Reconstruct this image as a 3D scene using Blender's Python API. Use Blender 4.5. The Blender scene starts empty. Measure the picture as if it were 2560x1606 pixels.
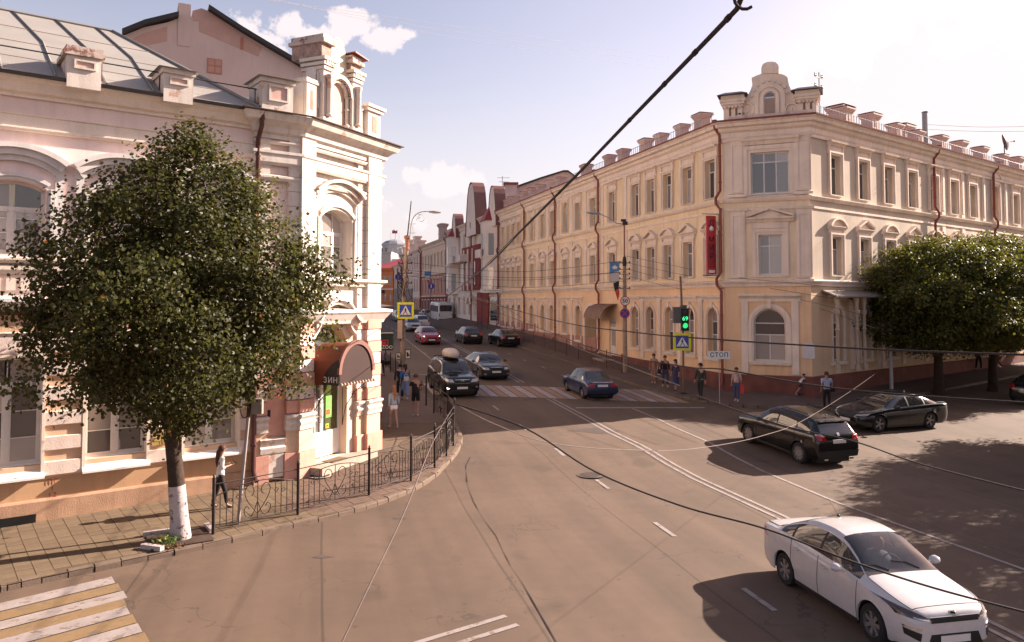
import bpy, bmesh, math, random
from math import sin, cos, pi, radians, atan2, hypot, sqrt, tan
from mathutils import Vector, Matrix
random.seed(7)
S = bpy.context.scene
COL = S.collection
# ------------------------------------------------------------ camera
FPX, PITCH, HC, HY = 1900., radians(2.4), 5.65, 752.
Y0 = HY - FPX * tan(PITCH)
CP, SP = cos(PITCH), sin(PITCH)
cd = bpy.data.cameras.new('camera'); cam = bpy.data.objects.new('camera', cd); COL.objects.link(cam)
cd.sensor_width = 36; cd.lens = FPX / 2560 * 36; cd.shift_y = (Y0 - 803) / 2560
cd.clip_start = .05; cd.clip_end = 6000
cam.location = (0, 0, HC); cam.rotation_euler = (radians(90) + PITCH, 0, 0)
S.camera = cam
# ------------------------------------------------------------ sky and sun
SUN_EL, SUN_DIR = radians(27), (.895, .446)          # horizontal direction towards the sun
W = bpy.data.worlds.new('World'); S.world = W; W.use_nodes = True
nt = W.node_tree; nt.nodes.clear()
def N(tree, typ, **kw):
    n = tree.nodes.new(typ)
    for k, v in kw.items():
        if k.startswith('i_'):
            n.inputs[k[2:].replace('_', ' ')].default_value = v
        else: setattr(n, k, v)
    return n
wo = N(nt, 'ShaderNodeOutputWorld'); bg = N(nt, 'ShaderNodeBackground'); bg.inputs['Strength'].default_value = .068
sky = N(nt, 'ShaderNodeTexSky', sky_type='NISHITA', sun_disc=False, sun_elevation=SUN_EL,
        sun_rotation=atan2(SUN_DIR[0], SUN_DIR[1]), air_density=1.0, dust_density=1.3, ozone_density=1.6, altitude=200)
tint = N(nt, 'ShaderNodeMix', data_type='RGBA', blend_type='MULTIPLY'); tint.inputs['Factor'].default_value = 1
tint.inputs['B'].default_value = (1.34, .94, .80, 1)
nt.links.new(sky.outputs[0], tint.inputs['A'])
geo = N(nt, 'ShaderNodeTexCoord')
# clouds: noise gathered round a few directions of the sky
def dirof(x, y):
    a = (x - 1280) / FPX; b = (Y0 - y) / FPX
    return Vector((a, CP - b * SP, SP + b * CP)).normalized()
CL = [((600,70),.045,.8),((650,120),.05,1.1),((735,75),.04,.9),((800,95),.05,1.1),((880,65),.045,1.1),((945,105),.045,1.1),((1010,85),.02,.9),((1110,452),.05,1.0),((1050,438),.03,.9),((1170,462),.035,.8),
      ((1040,555),.03,.8),((560,40),.04,.7),((840,140),.03,1.),((2130,260),.10,1.0),((2330,230),.16,1.1),((2520,330),.2,1.1),((945,520),.03,.7)]
acc = None
for (px, py), r, w in CL:
    d = dirof(px, py)
    sub = N(nt, 'ShaderNodeVectorMath', operation='SUBTRACT'); sub.inputs[1].default_value = d
    nrm = N(nt, 'ShaderNodeVectorMath', operation='NORMALIZE'); nt.links.new(geo.outputs['Generated'], nrm.inputs[0])
    nt.links.new(nrm.outputs[0], sub.inputs[0])
    sc = N(nt, 'ShaderNodeVectorMath', operation='MULTIPLY'); sc.inputs[1].default_value = (1, 1, 1.75)
    nt.links.new(sub.outputs[0], sc.inputs[0])
    ln = N(nt, 'ShaderNodeVectorMath', operation='LENGTH'); nt.links.new(sc.outputs[0], ln.inputs[0])
    mr = N(nt, 'ShaderNodeMapRange', interpolation_type='SMOOTHSTEP'); mr.inputs['From Min'].default_value = 0; mr.inputs['From Max'].default_value = r * 1.25
    mr.inputs['To Min'].default_value = w; mr.inputs['To Max'].default_value = 0
    nt.links.new(ln.outputs['Value'], mr.inputs['Value'])
    if acc is None: acc = mr.outputs[0]
    else:
        mx = N(nt, 'ShaderNodeMath', operation='MAXIMUM'); nt.links.new(acc, mx.inputs[0]); nt.links.new(mr.outputs[0], mx.inputs[1]); acc = mx.outputs[0]
cn = N(nt, 'ShaderNodeTexNoise'); cn.inputs['Scale'].default_value = 22; cn.inputs['Detail'].default_value = 9; cn.inputs['Roughness'].default_value = .62
nt.links.new(geo.outputs['Generated'], cn.inputs['Vector'])
m1 = N(nt, 'ShaderNodeMath', operation='MULTIPLY_ADD'); nt.links.new(cn.outputs[0], m1.inputs[0]); m1.inputs[1].default_value = 3.6; m1.inputs[2].default_value = -2.15
m2 = N(nt, 'ShaderNodeMath', operation='ADD'); nt.links.new(m1.outputs[0], m2.inputs[0]); nt.links.new(acc, m2.inputs[1])
m3 = N(nt, 'ShaderNodeMapRange', interpolation_type='SMOOTHSTEP'); m3.inputs['From Min'].default_value = 0.02; m3.inputs['From Max'].default_value = .42
m3.inputs['To Max'].default_value = .93; nt.links.new(m2.outputs[0], m3.inputs['Value'])
# thin cirrus everywhere
cn2 = N(nt, 'ShaderNodeTexNoise'); cn2.inputs['Scale'].default_value = 3.2; cn2.inputs['Detail'].default_value = 6; nt.links.new(geo.outputs['Generated'], cn2.inputs['Vector'])
m4 = N(nt, 'ShaderNodeMapRange'); m4.inputs['From Min'].default_value = .35; m4.inputs['From Max'].default_value = .8; m4.inputs['To Max'].default_value = .13
nt.links.new(cn2.outputs[0], m4.inputs['Value'])
mg = N(nt, 'ShaderNodeMapRange', interpolation_type='SMOOTHSTEP'); mg.inputs['From Max'].default_value = .3; nt.links.new(acc, mg.inputs['Value'])
mh = N(nt, 'ShaderNodeMath', operation='MULTIPLY'); nt.links.new(m3.outputs[0], mh.inputs[0]); nt.links.new(mg.outputs[0], mh.inputs[1])
m5 = N(nt, 'ShaderNodeMath', operation='MAXIMUM'); nt.links.new(mh.outputs[0], m5.inputs[0]); nt.links.new(m4.outputs[0], m5.inputs[1])
cm = N(nt, 'ShaderNodeMix', data_type='RGBA'); nt.links.new(m5.outputs[0], cm.inputs['Factor']); nt.links.new(tint.outputs['Result'], cm.inputs['A'])
cm.inputs['B'].default_value = (4.6, 4.1, 4.15, 1)
hz = N(nt, 'ShaderNodeSeparateXYZ'); nt.links.new(geo.outputs['Generated'], hz.inputs[0])
hr = N(nt, 'ShaderNodeMapRange', interpolation_type='SMOOTHSTEP'); hr.inputs['From Min'].default_value = -.02; hr.inputs['From Max'].default_value = .36; hr.inputs['To Min'].default_value = .9; hr.inputs['To Max'].default_value = 0
nt.links.new(hz.outputs[2], hr.inputs['Value'])
hm = N(nt, 'ShaderNodeMix', data_type='RGBA'); nt.links.new(hr.outputs[0], hm.inputs['Factor']); nt.links.new(tint.outputs['Result'], hm.inputs['A']); hm.inputs['B'].default_value = (3.7, 3.45, 3.65, 1)
nt.links.new(hm.outputs['Result'], cm.inputs['A'])
nt.links.new(cm.outputs['Result'], bg.inputs['Color']); nt.links.new(bg.outputs[0], wo.inputs[0])
sd = bpy.data.lights.new('sun', 'SUN'); sd.energy = 5.0; sd.angle = radians(.55); sd.color = (1, .86, .74)
sun = bpy.data.objects.new('sun', sd); COL.objects.link(sun)
sv = Vector((SUN_DIR[0] * cos(SUN_EL), SUN_DIR[1] * cos(SUN_EL), sin(SUN_EL)))
sun.rotation_euler = sv.to_track_quat('Z', 'Y').to_euler(); sun.location = sv * 200
S.view_settings.view_transform = 'Standard'; S.view_settings.look = 'None'; S.view_settings.gamma = 1
S.view_settings.use_curve_mapping = False; S.view_settings.exposure = 1.78
# ------------------------------------------------------------ lie of the land
GT = [(-300,0),(18,0),(22,.03),(24,.13),(26,.3),(29,.36),(33,.55),(38.7,.78),(61,1.5),(76,2.0),(102,2.65),(140,3.6),(200,4.5),(300,5.),(3000,5.)]
def g(X, Y):
    e = Y - .4 * X
    for (a, b), (c, d) in zip(GT, GT[1:]):
        if e <= c: return b + (d - b) * max(0, (e - a)) / (c - a)
    return 5.
def ray(x, y):
    a = (x - 1280) / FPX; b = (Y0 - y) / FPX
    return a, CP - b * SP, SP + b * CP
def G(x, y, off=0.):
    r = ray(x, y); t = 1.
    while t < 600:
        if HC + r[2] * t <= g(r[0] * t, r[1] * t) + off:
            lo, hi = t - .5, t
            for _ in range(24):
                m = (lo + hi) / 2
                if HC + r[2] * m <= g(r[0] * m, r[1] * m) + off: hi = m
                else: lo = m
            return Vector((r[0] * hi, r[1] * hi, HC + r[2] * hi))
        t += .5
def at(x, y, Y):
    r = ray(x, y); t = Y / r[1]
    return Vector((r[0] * t, Y, HC + r[2] * t))
D1 = Vector((-.2966, .955)); D2 = Vector((.7865, .6176))
# ------------------------------------------------------------ materials
MATS = {}
def mat(name, col, rough=.85, var=.14, scale=1.2, bump=.15, metal=0., spec=.3, streak=0., fine=40., coat=0., emit=None, stain=None, coord='Object', noise2=.08):
    if name in MATS: return MATS[name]
    m = bpy.data.materials.new(name); m.use_nodes = True; t = m.node_tree; b = t.nodes['Principled BSDF']
    b.inputs['Roughness'].default_value = rough; b.inputs['Metallic'].default_value = metal
    b.inputs['Specular IOR Level'].default_value = spec
    if coat: b.inputs['Coat Weight'].default_value = coat; b.inputs['Coat Roughness'].default_value = .04
    tc = N(t, 'ShaderNodeTexCoord')
    def cc(f): return tuple(min(1, c * f) for c in col) + (1,)
    if var:
        n1 = N(t, 'ShaderNodeTexNoise'); n1.inputs['Scale'].default_value = scale; n1.inputs['Detail'].default_value = 6; n1.inputs['Roughness'].default_value = .6
        t.links.new(tc.outputs[coord], n1.inputs['Vector'])
        r = N(t, 'ShaderNodeMapRange'); r.inputs['From Min'].default_value = .3; r.inputs['From Max'].default_value = .7
        t.links.new(n1.outputs[0], r.inputs['Value'])
        mx = N(t, 'ShaderNodeMix', data_type='RGBA'); mx.inputs['A'].default_value = cc(1 - var); mx.inputs['B'].default_value = cc(1 + var * .8)
        t.links.new(r.outputs[0], mx.inputs['Factor']); out = mx.outputs['Result']
        n2 = N(t, 'ShaderNodeTexNoise'); n2.inputs['Scale'].default_value = fine; n2.inputs['Detail'].default_value = 4
        t.links.new(tc.outputs[coord], n2.inputs['Vector'])
        r2 = N(t, 'ShaderNodeMapRange'); r2.inputs['From Min'].default_value = .3; r2.inputs['From Max'].default_value = .7; r2.inputs['To Min'].default_value = 1 - noise2; r2.inputs['To Max'].default_value = 1 + noise2
        t.links.new(n2.outputs[0], r2.inputs['Value'])
        mu = N(t, 'ShaderNodeMix', data_type='RGBA', blend_type='MULTIPLY'); mu.inputs['Factor'].default_value = 1
        t.links.new(out, mu.inputs['A']); t.links.new(r2.outputs[0], mu.inputs['B']); out = mu.outputs['Result']
        if streak:
            mp = N(t, 'ShaderNodeMapping'); mp.inputs['Scale'].default_value = (2.6, 2.6, .22); t.links.new(tc.outputs[coord], mp.inputs['Vector'])
            n3 = N(t, 'ShaderNodeTexNoise'); n3.inputs['Scale'].default_value = 1.6; n3.inputs['Detail'].default_value = 5; t.links.new(mp.outputs[0], n3.inputs['Vector'])
            r3 = N(t, 'ShaderNodeMapRange'); r3.inputs['From Min'].default_value = .48; r3.inputs['From Max'].default_value = .75; r3.inputs['To Min'].default_value = 0; r3.inputs['To Max'].default_value = streak
            t.links.new(n3.outputs[0], r3.inputs['Value'])
            m_ = N(t, 'ShaderNodeMix', data_type='RGBA'); t.links.new(r3.outputs[0], m_.inputs['Factor']); t.links.new(out, m_.inputs['A']); m_.inputs['B'].default_value = cc(.5); out = m_.outputs['Result']
        if stain:   # worn patches of another colour: (colour, threshold, scale)
            scol, th, ss = stain
            n4 = N(t, 'ShaderNodeTexNoise'); n4.inputs['Scale'].default_value = ss; n4.inputs['Detail'].default_value = 8; n4.inputs['Roughness'].default_value = .7; t.links.new(tc.outputs[coord], n4.inputs['Vector'])
            r4 = N(t, 'ShaderNodeMapRange'); r4.inputs['From Min'].default_value = th; r4.inputs['From Max'].default_value = th + .06; t.links.new(n4.outputs[0], r4.inputs['Value'])
            m_ = N(t, 'ShaderNodeMix', data_type='RGBA'); t.links.new(r4.outputs[0], m_.inputs['Factor']); t.links.new(out, m_.inputs['A']); m_.inputs['B'].default_value = tuple(scol) + (1,); out = m_.outputs['Result']
        t.links.new(out, b.inputs['Base Color'])
        if bump:
            bp = N(t, 'ShaderNodeBump'); bp.inputs['Strength'].default_value = bump; bp.inputs['Distance'].default_value = .02
            t.links.new(n2.outputs[0], bp.inputs['Height']); t.links.new(bp.outputs[0], b.inputs['Normal'])
    else: b.inputs['Base Color'].default_value = cc(1)
    if emit:
        b.inputs['Emission Color'].default_value = tuple(emit[:3]) + (1,); b.inputs['Emission Strength'].default_value = emit[3]
    MATS[name] = m; return m
# ------------------------------------------------------------ mesh collector
class MB:
    def __init__(s): s.v = []; s.f = []; s.m = []; s.cm = 0
    def add(s, vs, fs):
        o = len(s.v); s.v += [tuple(v) for v in vs]; s.f += [tuple(i + o for i in f) for f in fs]; s.m += [s.cm] * len(fs); return s
    def box(s, x0, x1, y0, y1, z0, z1):
        if x0 > x1: x0, x1 = x1, x0
        if y0 > y1: y0, y1 = y1, y0
        if z0 > z1: z0, z1 = z1, z0
        return s.add([(x0,y0,z0),(x1,y0,z0),(x1,y1,z0),(x0,y1,z0),(x0,y0,z1),(x1,y0,z1),(x1,y1,z1),(x0,y1,z1)],
              [(0,3,2,1),(4,5,6,7),(0,1,5,4),(1,2,6,5),(2,3,7,6),(3,0,4,7)])
    def quad(s, a, b, c, d): return s.add([a, b, c, d], [(0, 1, 2, 3)])
    def ext(s, x0, x1, prof):           # profile of (out, height) extruded along x ; outward is -y
        n = len(prof); v = [(x0, -d, h) for d, h in prof] + [(x1, -d, h) for d, h in prof]
        return s.add(v, [(i, (i+1) % n, n + (i+1) % n, n + i) for i in range(n)] + [tuple(range(n))[::-1], tuple(range(n, 2*n))])
    def slab(s, pts, y0, y1):           # polygon in x,z given thickness y0..y1
        n = len(pts); v = [(x, y0, z) for x, z in pts] + [(x, y1, z) for x, z in pts]
        return s.add(v, [tuple(range(n)), tuple(range(2*n - 1, n - 1, -1))] + [(i, i + n, (i+1) % n + n, (i+1) % n) for i in range(n)])
    def flat(s, pts, z0, z1):           # polygon in x,y given thickness
        n = len(pts); v = [(x, y, z0) for x, y in pts] + [(x, y, z1) for x, y in pts]
        return s.add(v, [tuple(range(n))[::-1], tuple(range(n, 2*n))] + [(i, (i+1) % n, (i+1) % n + n, i + n) for i in range(n)])
    def arcband(s, cx, cz, r0, r1, a0, a1, y0, y1, n=14, sz=1.):
        P = []
        for i in range(n + 1):
            a = a0 + (a1 - a0) * i / n; P.append((cos(a), sin(a) * sz))
        v = []
        for c, q in P: v += [(cx + r0*c, y0, cz + r0*q), (cx + r1*c, y0, cz + r1*q), (cx + r1*c, y1, cz + r1*q), (cx + r0*c, y1, cz + r0*q)]
        f = []
        for i in range(n):
            a = i*4
            for k in range(4): f.append((a + k, a + (k+1) % 4, a + 4 + (k+1) % 4, a + 4 + k))
        f += [(0, 3, 2, 1), (n*4, n*4+1, n*4+2, n*4+3)]
        return s.add(v, f)
    def tube(s, path, r, n=6, r1=None, cap=True):
        path = [Vector(p) for p in path]; L = len(path); v = []; up = Vector((0, 0, 1))
        px = None
        for i, p in enumerate(path):
            t = (path[min(i+1, L-1)] - path[max(i-1, 0)]).normalized()
            if px is None:
                px = t.cross(up)
                if px.length < .05: px = t.cross(Vector((1, 0, 0)))
            px = (px - t * px.dot(t)).normalized(); py = t.cross(px)
            rr = r if r1 is None else r + (r1 - r) * i / max(1, L-1)
            if isinstance(r, (list, tuple)): rr = r[i]
            for k in range(n):
                a = 2*pi*k/n; v.append(p + px*(cos(a)*rr) + py*(sin(a)*rr))
        f = [(i*n + k, i*n + (k+1) % n, (i+1)*n + (k+1) % n, (i+1)*n + k) for i in range(L-1) for k in range(n)]
        if cap: f += [tuple(range(n))[::-1], tuple(range((L-1)*n, L*n))]
        return s.add(v, f)
    def lathe(s, c, prof, n=12, axis='z', cap=True):
        v = []
        for r, h in prof:
            for k in range(n):
                a = 2*pi*k/n
                if axis == 'z': v.append((c[0] + r*cos(a), c[1] + r*sin(a), c[2] + h))
                elif axis == 'y': v.append((c[0] + r*cos(a), c[1] + h, c[2] + r*sin(a)))
                else: v.append((c[0] + h, c[1] + r*cos(a), c[2] + r*sin(a)))
        L = len(prof)
        f = [(i*n + k, i*n + (k+1) % n, (i+1)*n + (k+1) % n, (i+1)*n + k) for i in range(L-1) for k in range(n)]
        if cap: f += [tuple(range(n))[::-1], tuple(range((L-1)*n, L*n))]
        return s.add(v, f)
    def mesh(s, name, mats, smooth=False, merge=0, fixn=True):
        me = bpy.data.meshes.new(name); me.from_pydata(s.v, [], s.f)
        if not isinstance(mats, (list, tuple)): mats = [mats]
        for m in mats: me.materials.append(m)
        if len(mats) > 1: me.polygons.foreach_set('material_index', s.m)
        if merge or fixn:
            bm = bmesh.new(); bm.from_mesh(me)
            if merge: bmesh.ops.remove_doubles(bm, verts=bm.verts, dist=merge)
            if fixn: bmesh.ops.recalc_face_normals(bm, faces=bm.faces)
            bm.to_mesh(me); bm.free()
        if smooth:
            me.polygons.foreach_set('use_smooth', [True] * len(me.polygons))
            if smooth is not True: me.set_sharp_from_angle(angle=smooth)
        me.update(); return me
def obj(name, me, parent=None, loc=(0, 0, 0), rz=0., mats=None, **kw):
    if isinstance(me, MB): me = me.mesh(name, mats, **kw)
    o = bpy.data.objects.new(name, me); COL.objects.link(o)
    o.location = loc; o.rotation_euler = (0, 0, rz)
    if parent is not None: o.parent = parent
    return o
def tag(o, label=None, cat=None, group=None, kind=None):
    if label: o['label'] = label
    if cat: o['category'] = cat
    if group: o['group'] = group
    if kind: o['kind'] = kind
    return o
def thing(name, loc, label, cat, group=None, rz=0.):
    o = bpy.data.objects.new(name, None); COL.objects.link(o); o.location = loc; o.rotation_euler = (0, 0, rz); o.empty_display_size = .3
    return tag(o, label, cat, group)
def struct(name, mb, m, **kw): return tag(obj(name, mb, mats=m, **kw), kind='structure')
def wobj(name, mb, m, root, **kw):      # world-coordinate mesh under an unrotated root
    return obj(name, mb, root, tuple(-c for c in root.location), mats=m, **kw)
def dup(root, loc, rz=None, label=None, group=None):
    r = root.copy(); COL.objects.link(r); r.location = loc
    if rz is not None: r.rotation_euler = (0, 0, rz)
    if label: r['label'] = label
    if group: r['group'] = group
    for ch in list(root.children):
        c = ch.copy(); COL.objects.link(c); c.parent = r
        for gc in ch.children:
            d = gc.copy(); COL.objects.link(d); d.parent = c
    return r
# ------------------------------------------------------------ facade planes
class Fac:
    def __init__(s, p0, p1):
        s.o = Vector(p0); d = Vector(p1) - s.o; s.L = d.length; s.u = d.normalized(); s.n = Vector((s.u.y, -s.u.x)); s.rz = atan2(s.u.y, s.u.x)
    def q(s, px, py, d=0.):             # pixel of the photograph -> (s, h) on the plane d metres in front
        r = ray(px, py); o = s.o + s.n * d
        t = (o.x*s.n.x + o.y*s.n.y) / (r[0]*s.n.x + r[1]*s.n.y)
        X, Y, Z = r[0]*t, r[1]*t, HC + r[2]*t
        return (X - o.x)*s.u.x + (Y - o.y)*s.u.y, Z
    def w(s, a, h, d=0.): p = s.o + s.u*a + s.n*d; return Vector((p.x, p.y, h))
    def put(s, name, me, root, a=0., h=0., d=0., **kw):
        return obj(name, me, root, tuple(s.w(a, h, d) - root.location), s.rz, **kw)
def wall(mb, s0, s1, h0, h1, ops, dep=.3, base=None):
    ops = sorted(ops); x = s0
    def Q(a, b, z0, z1):
        if b - a > 1e-4 and z1 - z0 > 1e-4: mb.quad((a,0,z0),(b,0,z0),(b,0,z1),(a,0,z1))
    for op in ops:
        a, b, z0, z1 = op[:4]; rise = op[4] if len(op) > 4 else 0
        Q(x, a, h0, h1); Q(a, b, h0, z0); x = b
        if not rise: arc = [(a, z1), (b, z1)]
        else:
            w = (b - a)/2; R = (w*w + rise*rise)/(2*rise); cz = z1 + rise - R; a0 = math.asin(min(1, w/R)); n = 12
            if rise > w: R = w; cz = z1; a0 = pi/2
            arc = [((a+b)/2 + R*sin(-a0 + 2*a0*i/n), cz + R*cos(-a0 + 2*a0*i/n)) for i in range(n+1)]
            arc[0] = (a, arc[0][1]); arc[-1] = (b, arc[-1][1])
        for (xa, za), (xb, zb) in zip(arc, arc[1:]):
            mb.quad((xa,0,za),(xb,0,zb),(xb,0,h1),(xa,0,h1)); mb.quad((xa,0,za),(xa,dep,za),(xb,dep,zb),(xb,0,zb))
        mb.quad((a,0,z0),(a,dep,z0),(a,dep,arc[0][1]),(a,0,arc[0][1])); mb.quad((b,0,z0),(b,dep,z0),(b,dep,arc[-1][1]),(b,0,arc[-1][1]))
        mb.quad((a,0,z0),(b,0,z0),(b,dep,z0),(a,dep,z0))
    Q(x, s1, h0, h1)
def sweep(mb, pts, prof, z0=0., closed=False):
    # profile (out,height) swept along plan polyline pts, outward to the right-hand side, mitred
    P = [Vector(p) for p in pts]; L = len(P); dirs = [(P[i+1]-P[i]).normalized() for i in range(L-1)]
    nr = [Vector((d.y, -d.x)) for d in dirs]; off = []
    for i in range(L):
        if i == 0: off.append(nr[0])
        elif i == L-1: off.append(nr[-1])
        else:
            m = (nr[i-1] + nr[i]); m = m / max(.2, m.length_squared) * 2; off.append(m)
    n = len(prof); v = []
    for p, m in zip(P, off):
        for d, h in prof: q = p + m*d; v.append((q.x, q.y, z0 + h))
    f = [(i*n + k, i*n + (k+1) % n, (i+1)*n + (k+1) % n, (i+1)*n + k) for i in range(L-1) for k in range(n)]
    f += [tuple(range(n))[::-1], tuple(range((L-1)*n, L*n))]
    mb.add(v, f)
WCACHE = {}
def window_kit(w, h, rise=0., lower=(.5,), upper=(), trans=(.7,), fr=.07, bar=.055):
    """frame mesh, pane meshes; local origin bottom centre, outward -y"""
    key = (round(w,3), round(h,3), round(rise,3), lower, upper, trans, fr)
    if key in WCACHE: return WCACHE[key]
    f = MB(); x0, x1 = -w/2, w/2; H = h
    f.box(x0, x0+fr, 0, .06, 0, H); f.box(x1-fr, x1, 0, .06, 0, H); f.box(x0+fr, x1-fr, 0, .06, 0, fr)
    R = cz = a0 = 0
    if rise:
        ww = w/2; R = (ww*ww + rise*rise)/(2*rise); cz = H + rise - R; a0 = math.asin(min(1, ww/R))
        f.arcband(0, cz, R - fr, R, pi/2 - a0, pi/2 + a0, 0, .06, 12)
    else: f.box(x0+fr, x1-fr, 0, .06, H-fr, H)
    zs = [fr] + [t*(H + rise) for t in trans] + [None]
    panes = []; 
    for t in trans: f.box(x0+fr, x1-fr, -.012, .06, t*(H+rise) - bar/2, t*(H+rise) + bar/2)
    def top(x):
        if not rise: return H - fr
        rr = R - fr; return cz + sqrt(max(0, rr*rr - x*x))
    for i in range(len(zs)-1):
        za = zs[i] + (bar/2 if i else 0); zb = zs[i+1]
        div = lower if i == 0 else upper
        xs = [x0+fr] + [x0 + w*t for t in div] + [x1-fr]
        for k in range(len(xs)-1):
            xa = xs[k] + (bar/2 if k else 0); xb = xs[k+1] - (bar/2 if k < len(xs)-2 else 0)
            p = MB(); pts = [(xa, za), (xb, za)]
            if zb is not None: pts += [(xb, zb - bar/2), (xa, zb - bar/2)]; zt = zb - bar/2
            else:
                m = 8 if rise else 1; pts += [(xb + (xa-xb)*j/m, top(xb + (xa-xb)*j/m)) for j in range(m+1)]; zt = None
            p.slab(pts, .022, .034); panes.append(p.mesh('pane', GLASS))
            if k < len(xs)-2: f.box(xs[k+1] - bar/2, xs[k+1] + bar/2, -.006, .055, za, zt if zt else top(xs[k+1]))
    r = (f.mesh('window_frame', FRAME), panes); WCACHE[key] = r; return r
def put_window(F, root, a, h, w, H, rise=0., dep=.22, sill=True, glass=None, name='window', **kw):
    fm, panes = window_kit(w - .01, H, rise, **kw)
    wn = F.put(name, fm, root, a, h, -dep)
    for p in panes:
        o = obj('pane', p, wn)
    if sill:
        key = ('sill', round(w, 2)); 
        if key not in WCACHE: WCACHE[key] = MB().ext(-w/2 - .1, w/2 + .1, [(-dep, 0), (.12, -.02), (.12, -.06), (0, -.08), (-dep, -.08)]).mesh('sill', SILLM)
        obj('sill', WCACHE[key], wn, (0, -dep, 0))
    return wn
GLASS = bpy.data.materials.new('window_glass'); GLASS.use_nodes = True
_t = GLASS.node_tree; _b = _t.nodes['Principled BSDF']; _b.inputs['Roughness'].default_value = .04; _b.inputs['Specular IOR Level'].default_value = .9; _b.inputs['IOR'].default_value = 1.6
_oi = N(_t, 'ShaderNodeObjectInfo'); _mx = N(_t, 'ShaderNodeMix', data_type='RGBA'); _mx.inputs['A'].default_value = (.05, .04, .04, 1); _mx.inputs['B'].default_value = (.42, .36, .33, 1)
_rp = N(_t, 'ShaderNodeMapRange'); _rp.inputs['From Min'].default_value = .2; _t.links.new(_oi.outputs['Random'], _rp.inputs['Value']); _t.links.new(_rp.outputs[0], _mx.inputs['Factor']); _t.links.new(_mx.outputs['Result'], _b.inputs['Base Color'])
_n = N(_t, 'ShaderNodeTexNoise'); _n.inputs['Scale'].default_value = 1.3; _tc = N(_t, 'ShaderNodeTexCoord'); _t.links.new(_tc.outputs['Object'], _n.inputs['Vector'])
_bp = N(_t, 'ShaderNodeBump'); _bp.inputs['Strength'].default_value = .06; _bp.inputs['Distance'].default_value = .05; _t.links.new(_n.outputs[0], _bp.inputs['Height']); _t.links.new(_bp.outputs[0], _b.inputs['Normal'])
FRAME = mat('white_pvc', (.62, .57, .53), .4, .05, 3, 0)
SILLM = mat('sill_metal', (.60, .55, .50), .5, .1, 2, 0)
M = {}
M['asphalt'] = None
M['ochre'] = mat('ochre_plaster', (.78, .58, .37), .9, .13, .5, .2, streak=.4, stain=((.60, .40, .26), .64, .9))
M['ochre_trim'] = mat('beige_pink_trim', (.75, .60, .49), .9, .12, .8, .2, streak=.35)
M['ochre_side'] = mat('sun_washed_ochre', (.52, .42, .33), .9, .12, .5, .2, streak=.25, stain=((.44, .27, .19), .71, .8))  # ochre greyed: the washed look of the sunlit side put into its colour
M['plinth_red'] = mat('dark_red_plinth', (.18, .065, .05), .85, .25, 1.5, .25, streak=.3)
M['redmetal'] = mat('red_painted_metal', (.22, .055, .04), .5, .2, 2, .1)
M['redroof'] = mat('red_roof_metal', (.17, .05, .045), .45, .2, 1, .1)
M['pinkbrick'] = mat('pink_chimney_render', (.62, .48, .42), .9, .14, 2, .3, stain=((.40, .2, .16), .66, 3.))
M['darkmetal'] = mat('dark_metal', (.035, .03, .03), .5, .2, 4, .05)
M['greymetal'] = mat('grey_galvanised', (.33, .32, .31), .45, .15, 3, .05, metal=.4)
M['pinkwall'] = mat('pink_plaster', (.79, .62, .57), .9, .1, .7, .2, streak=.25)
M['cream'] = mat('cream_plaster', (.74, .62, .52), .9, .08, .9, .2, streak=.25)
M['white_worn'] = mat('worn_white_plaster', (.62, .54, .48), .9, .1, 1.2, .35, streak=.5, stain=((.44, .27, .20), .585, 1.9))
M['orangewall'] = mat('orange_plaster', (.50, .30, .17), .9, .16, .6, .25, streak=.4, stain=((.50, .37, .12), .60, .8))
M['salmon'] = mat('salmon_plaster', (.58, .30, .23), .9, .12, 1.5, .4, streak=.2)
M['salmon_lt'] = mat('light_band_plaster', (.70, .56, .49), .9, .08, 1.5, .3, streak=.15)
M['bandorange'] = mat('orange_band_plaster', (.64, .42, .28), .9, .08, 1.5, .3, streak=.15)
M['white'] = mat('white_paint', (.72, .68, .65), .5, .06, 2, .05)
M['wood'] = mat('weathered_wood', (.22, .12, .07), .9, .3, 3, .3)
M['concrete'] = mat('concrete', (.36, .29, .23), .9, .18, 2, .3, stain=((.24, .19, .15), .6, 3))
M['black'] = mat('black_paint', (.012, .011, .011), .4, .1, 3, .02)
M['brickred'] = mat('bare_brick', (.33, .12, .07), .95, .35, 5, .6, fine=18)
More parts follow.
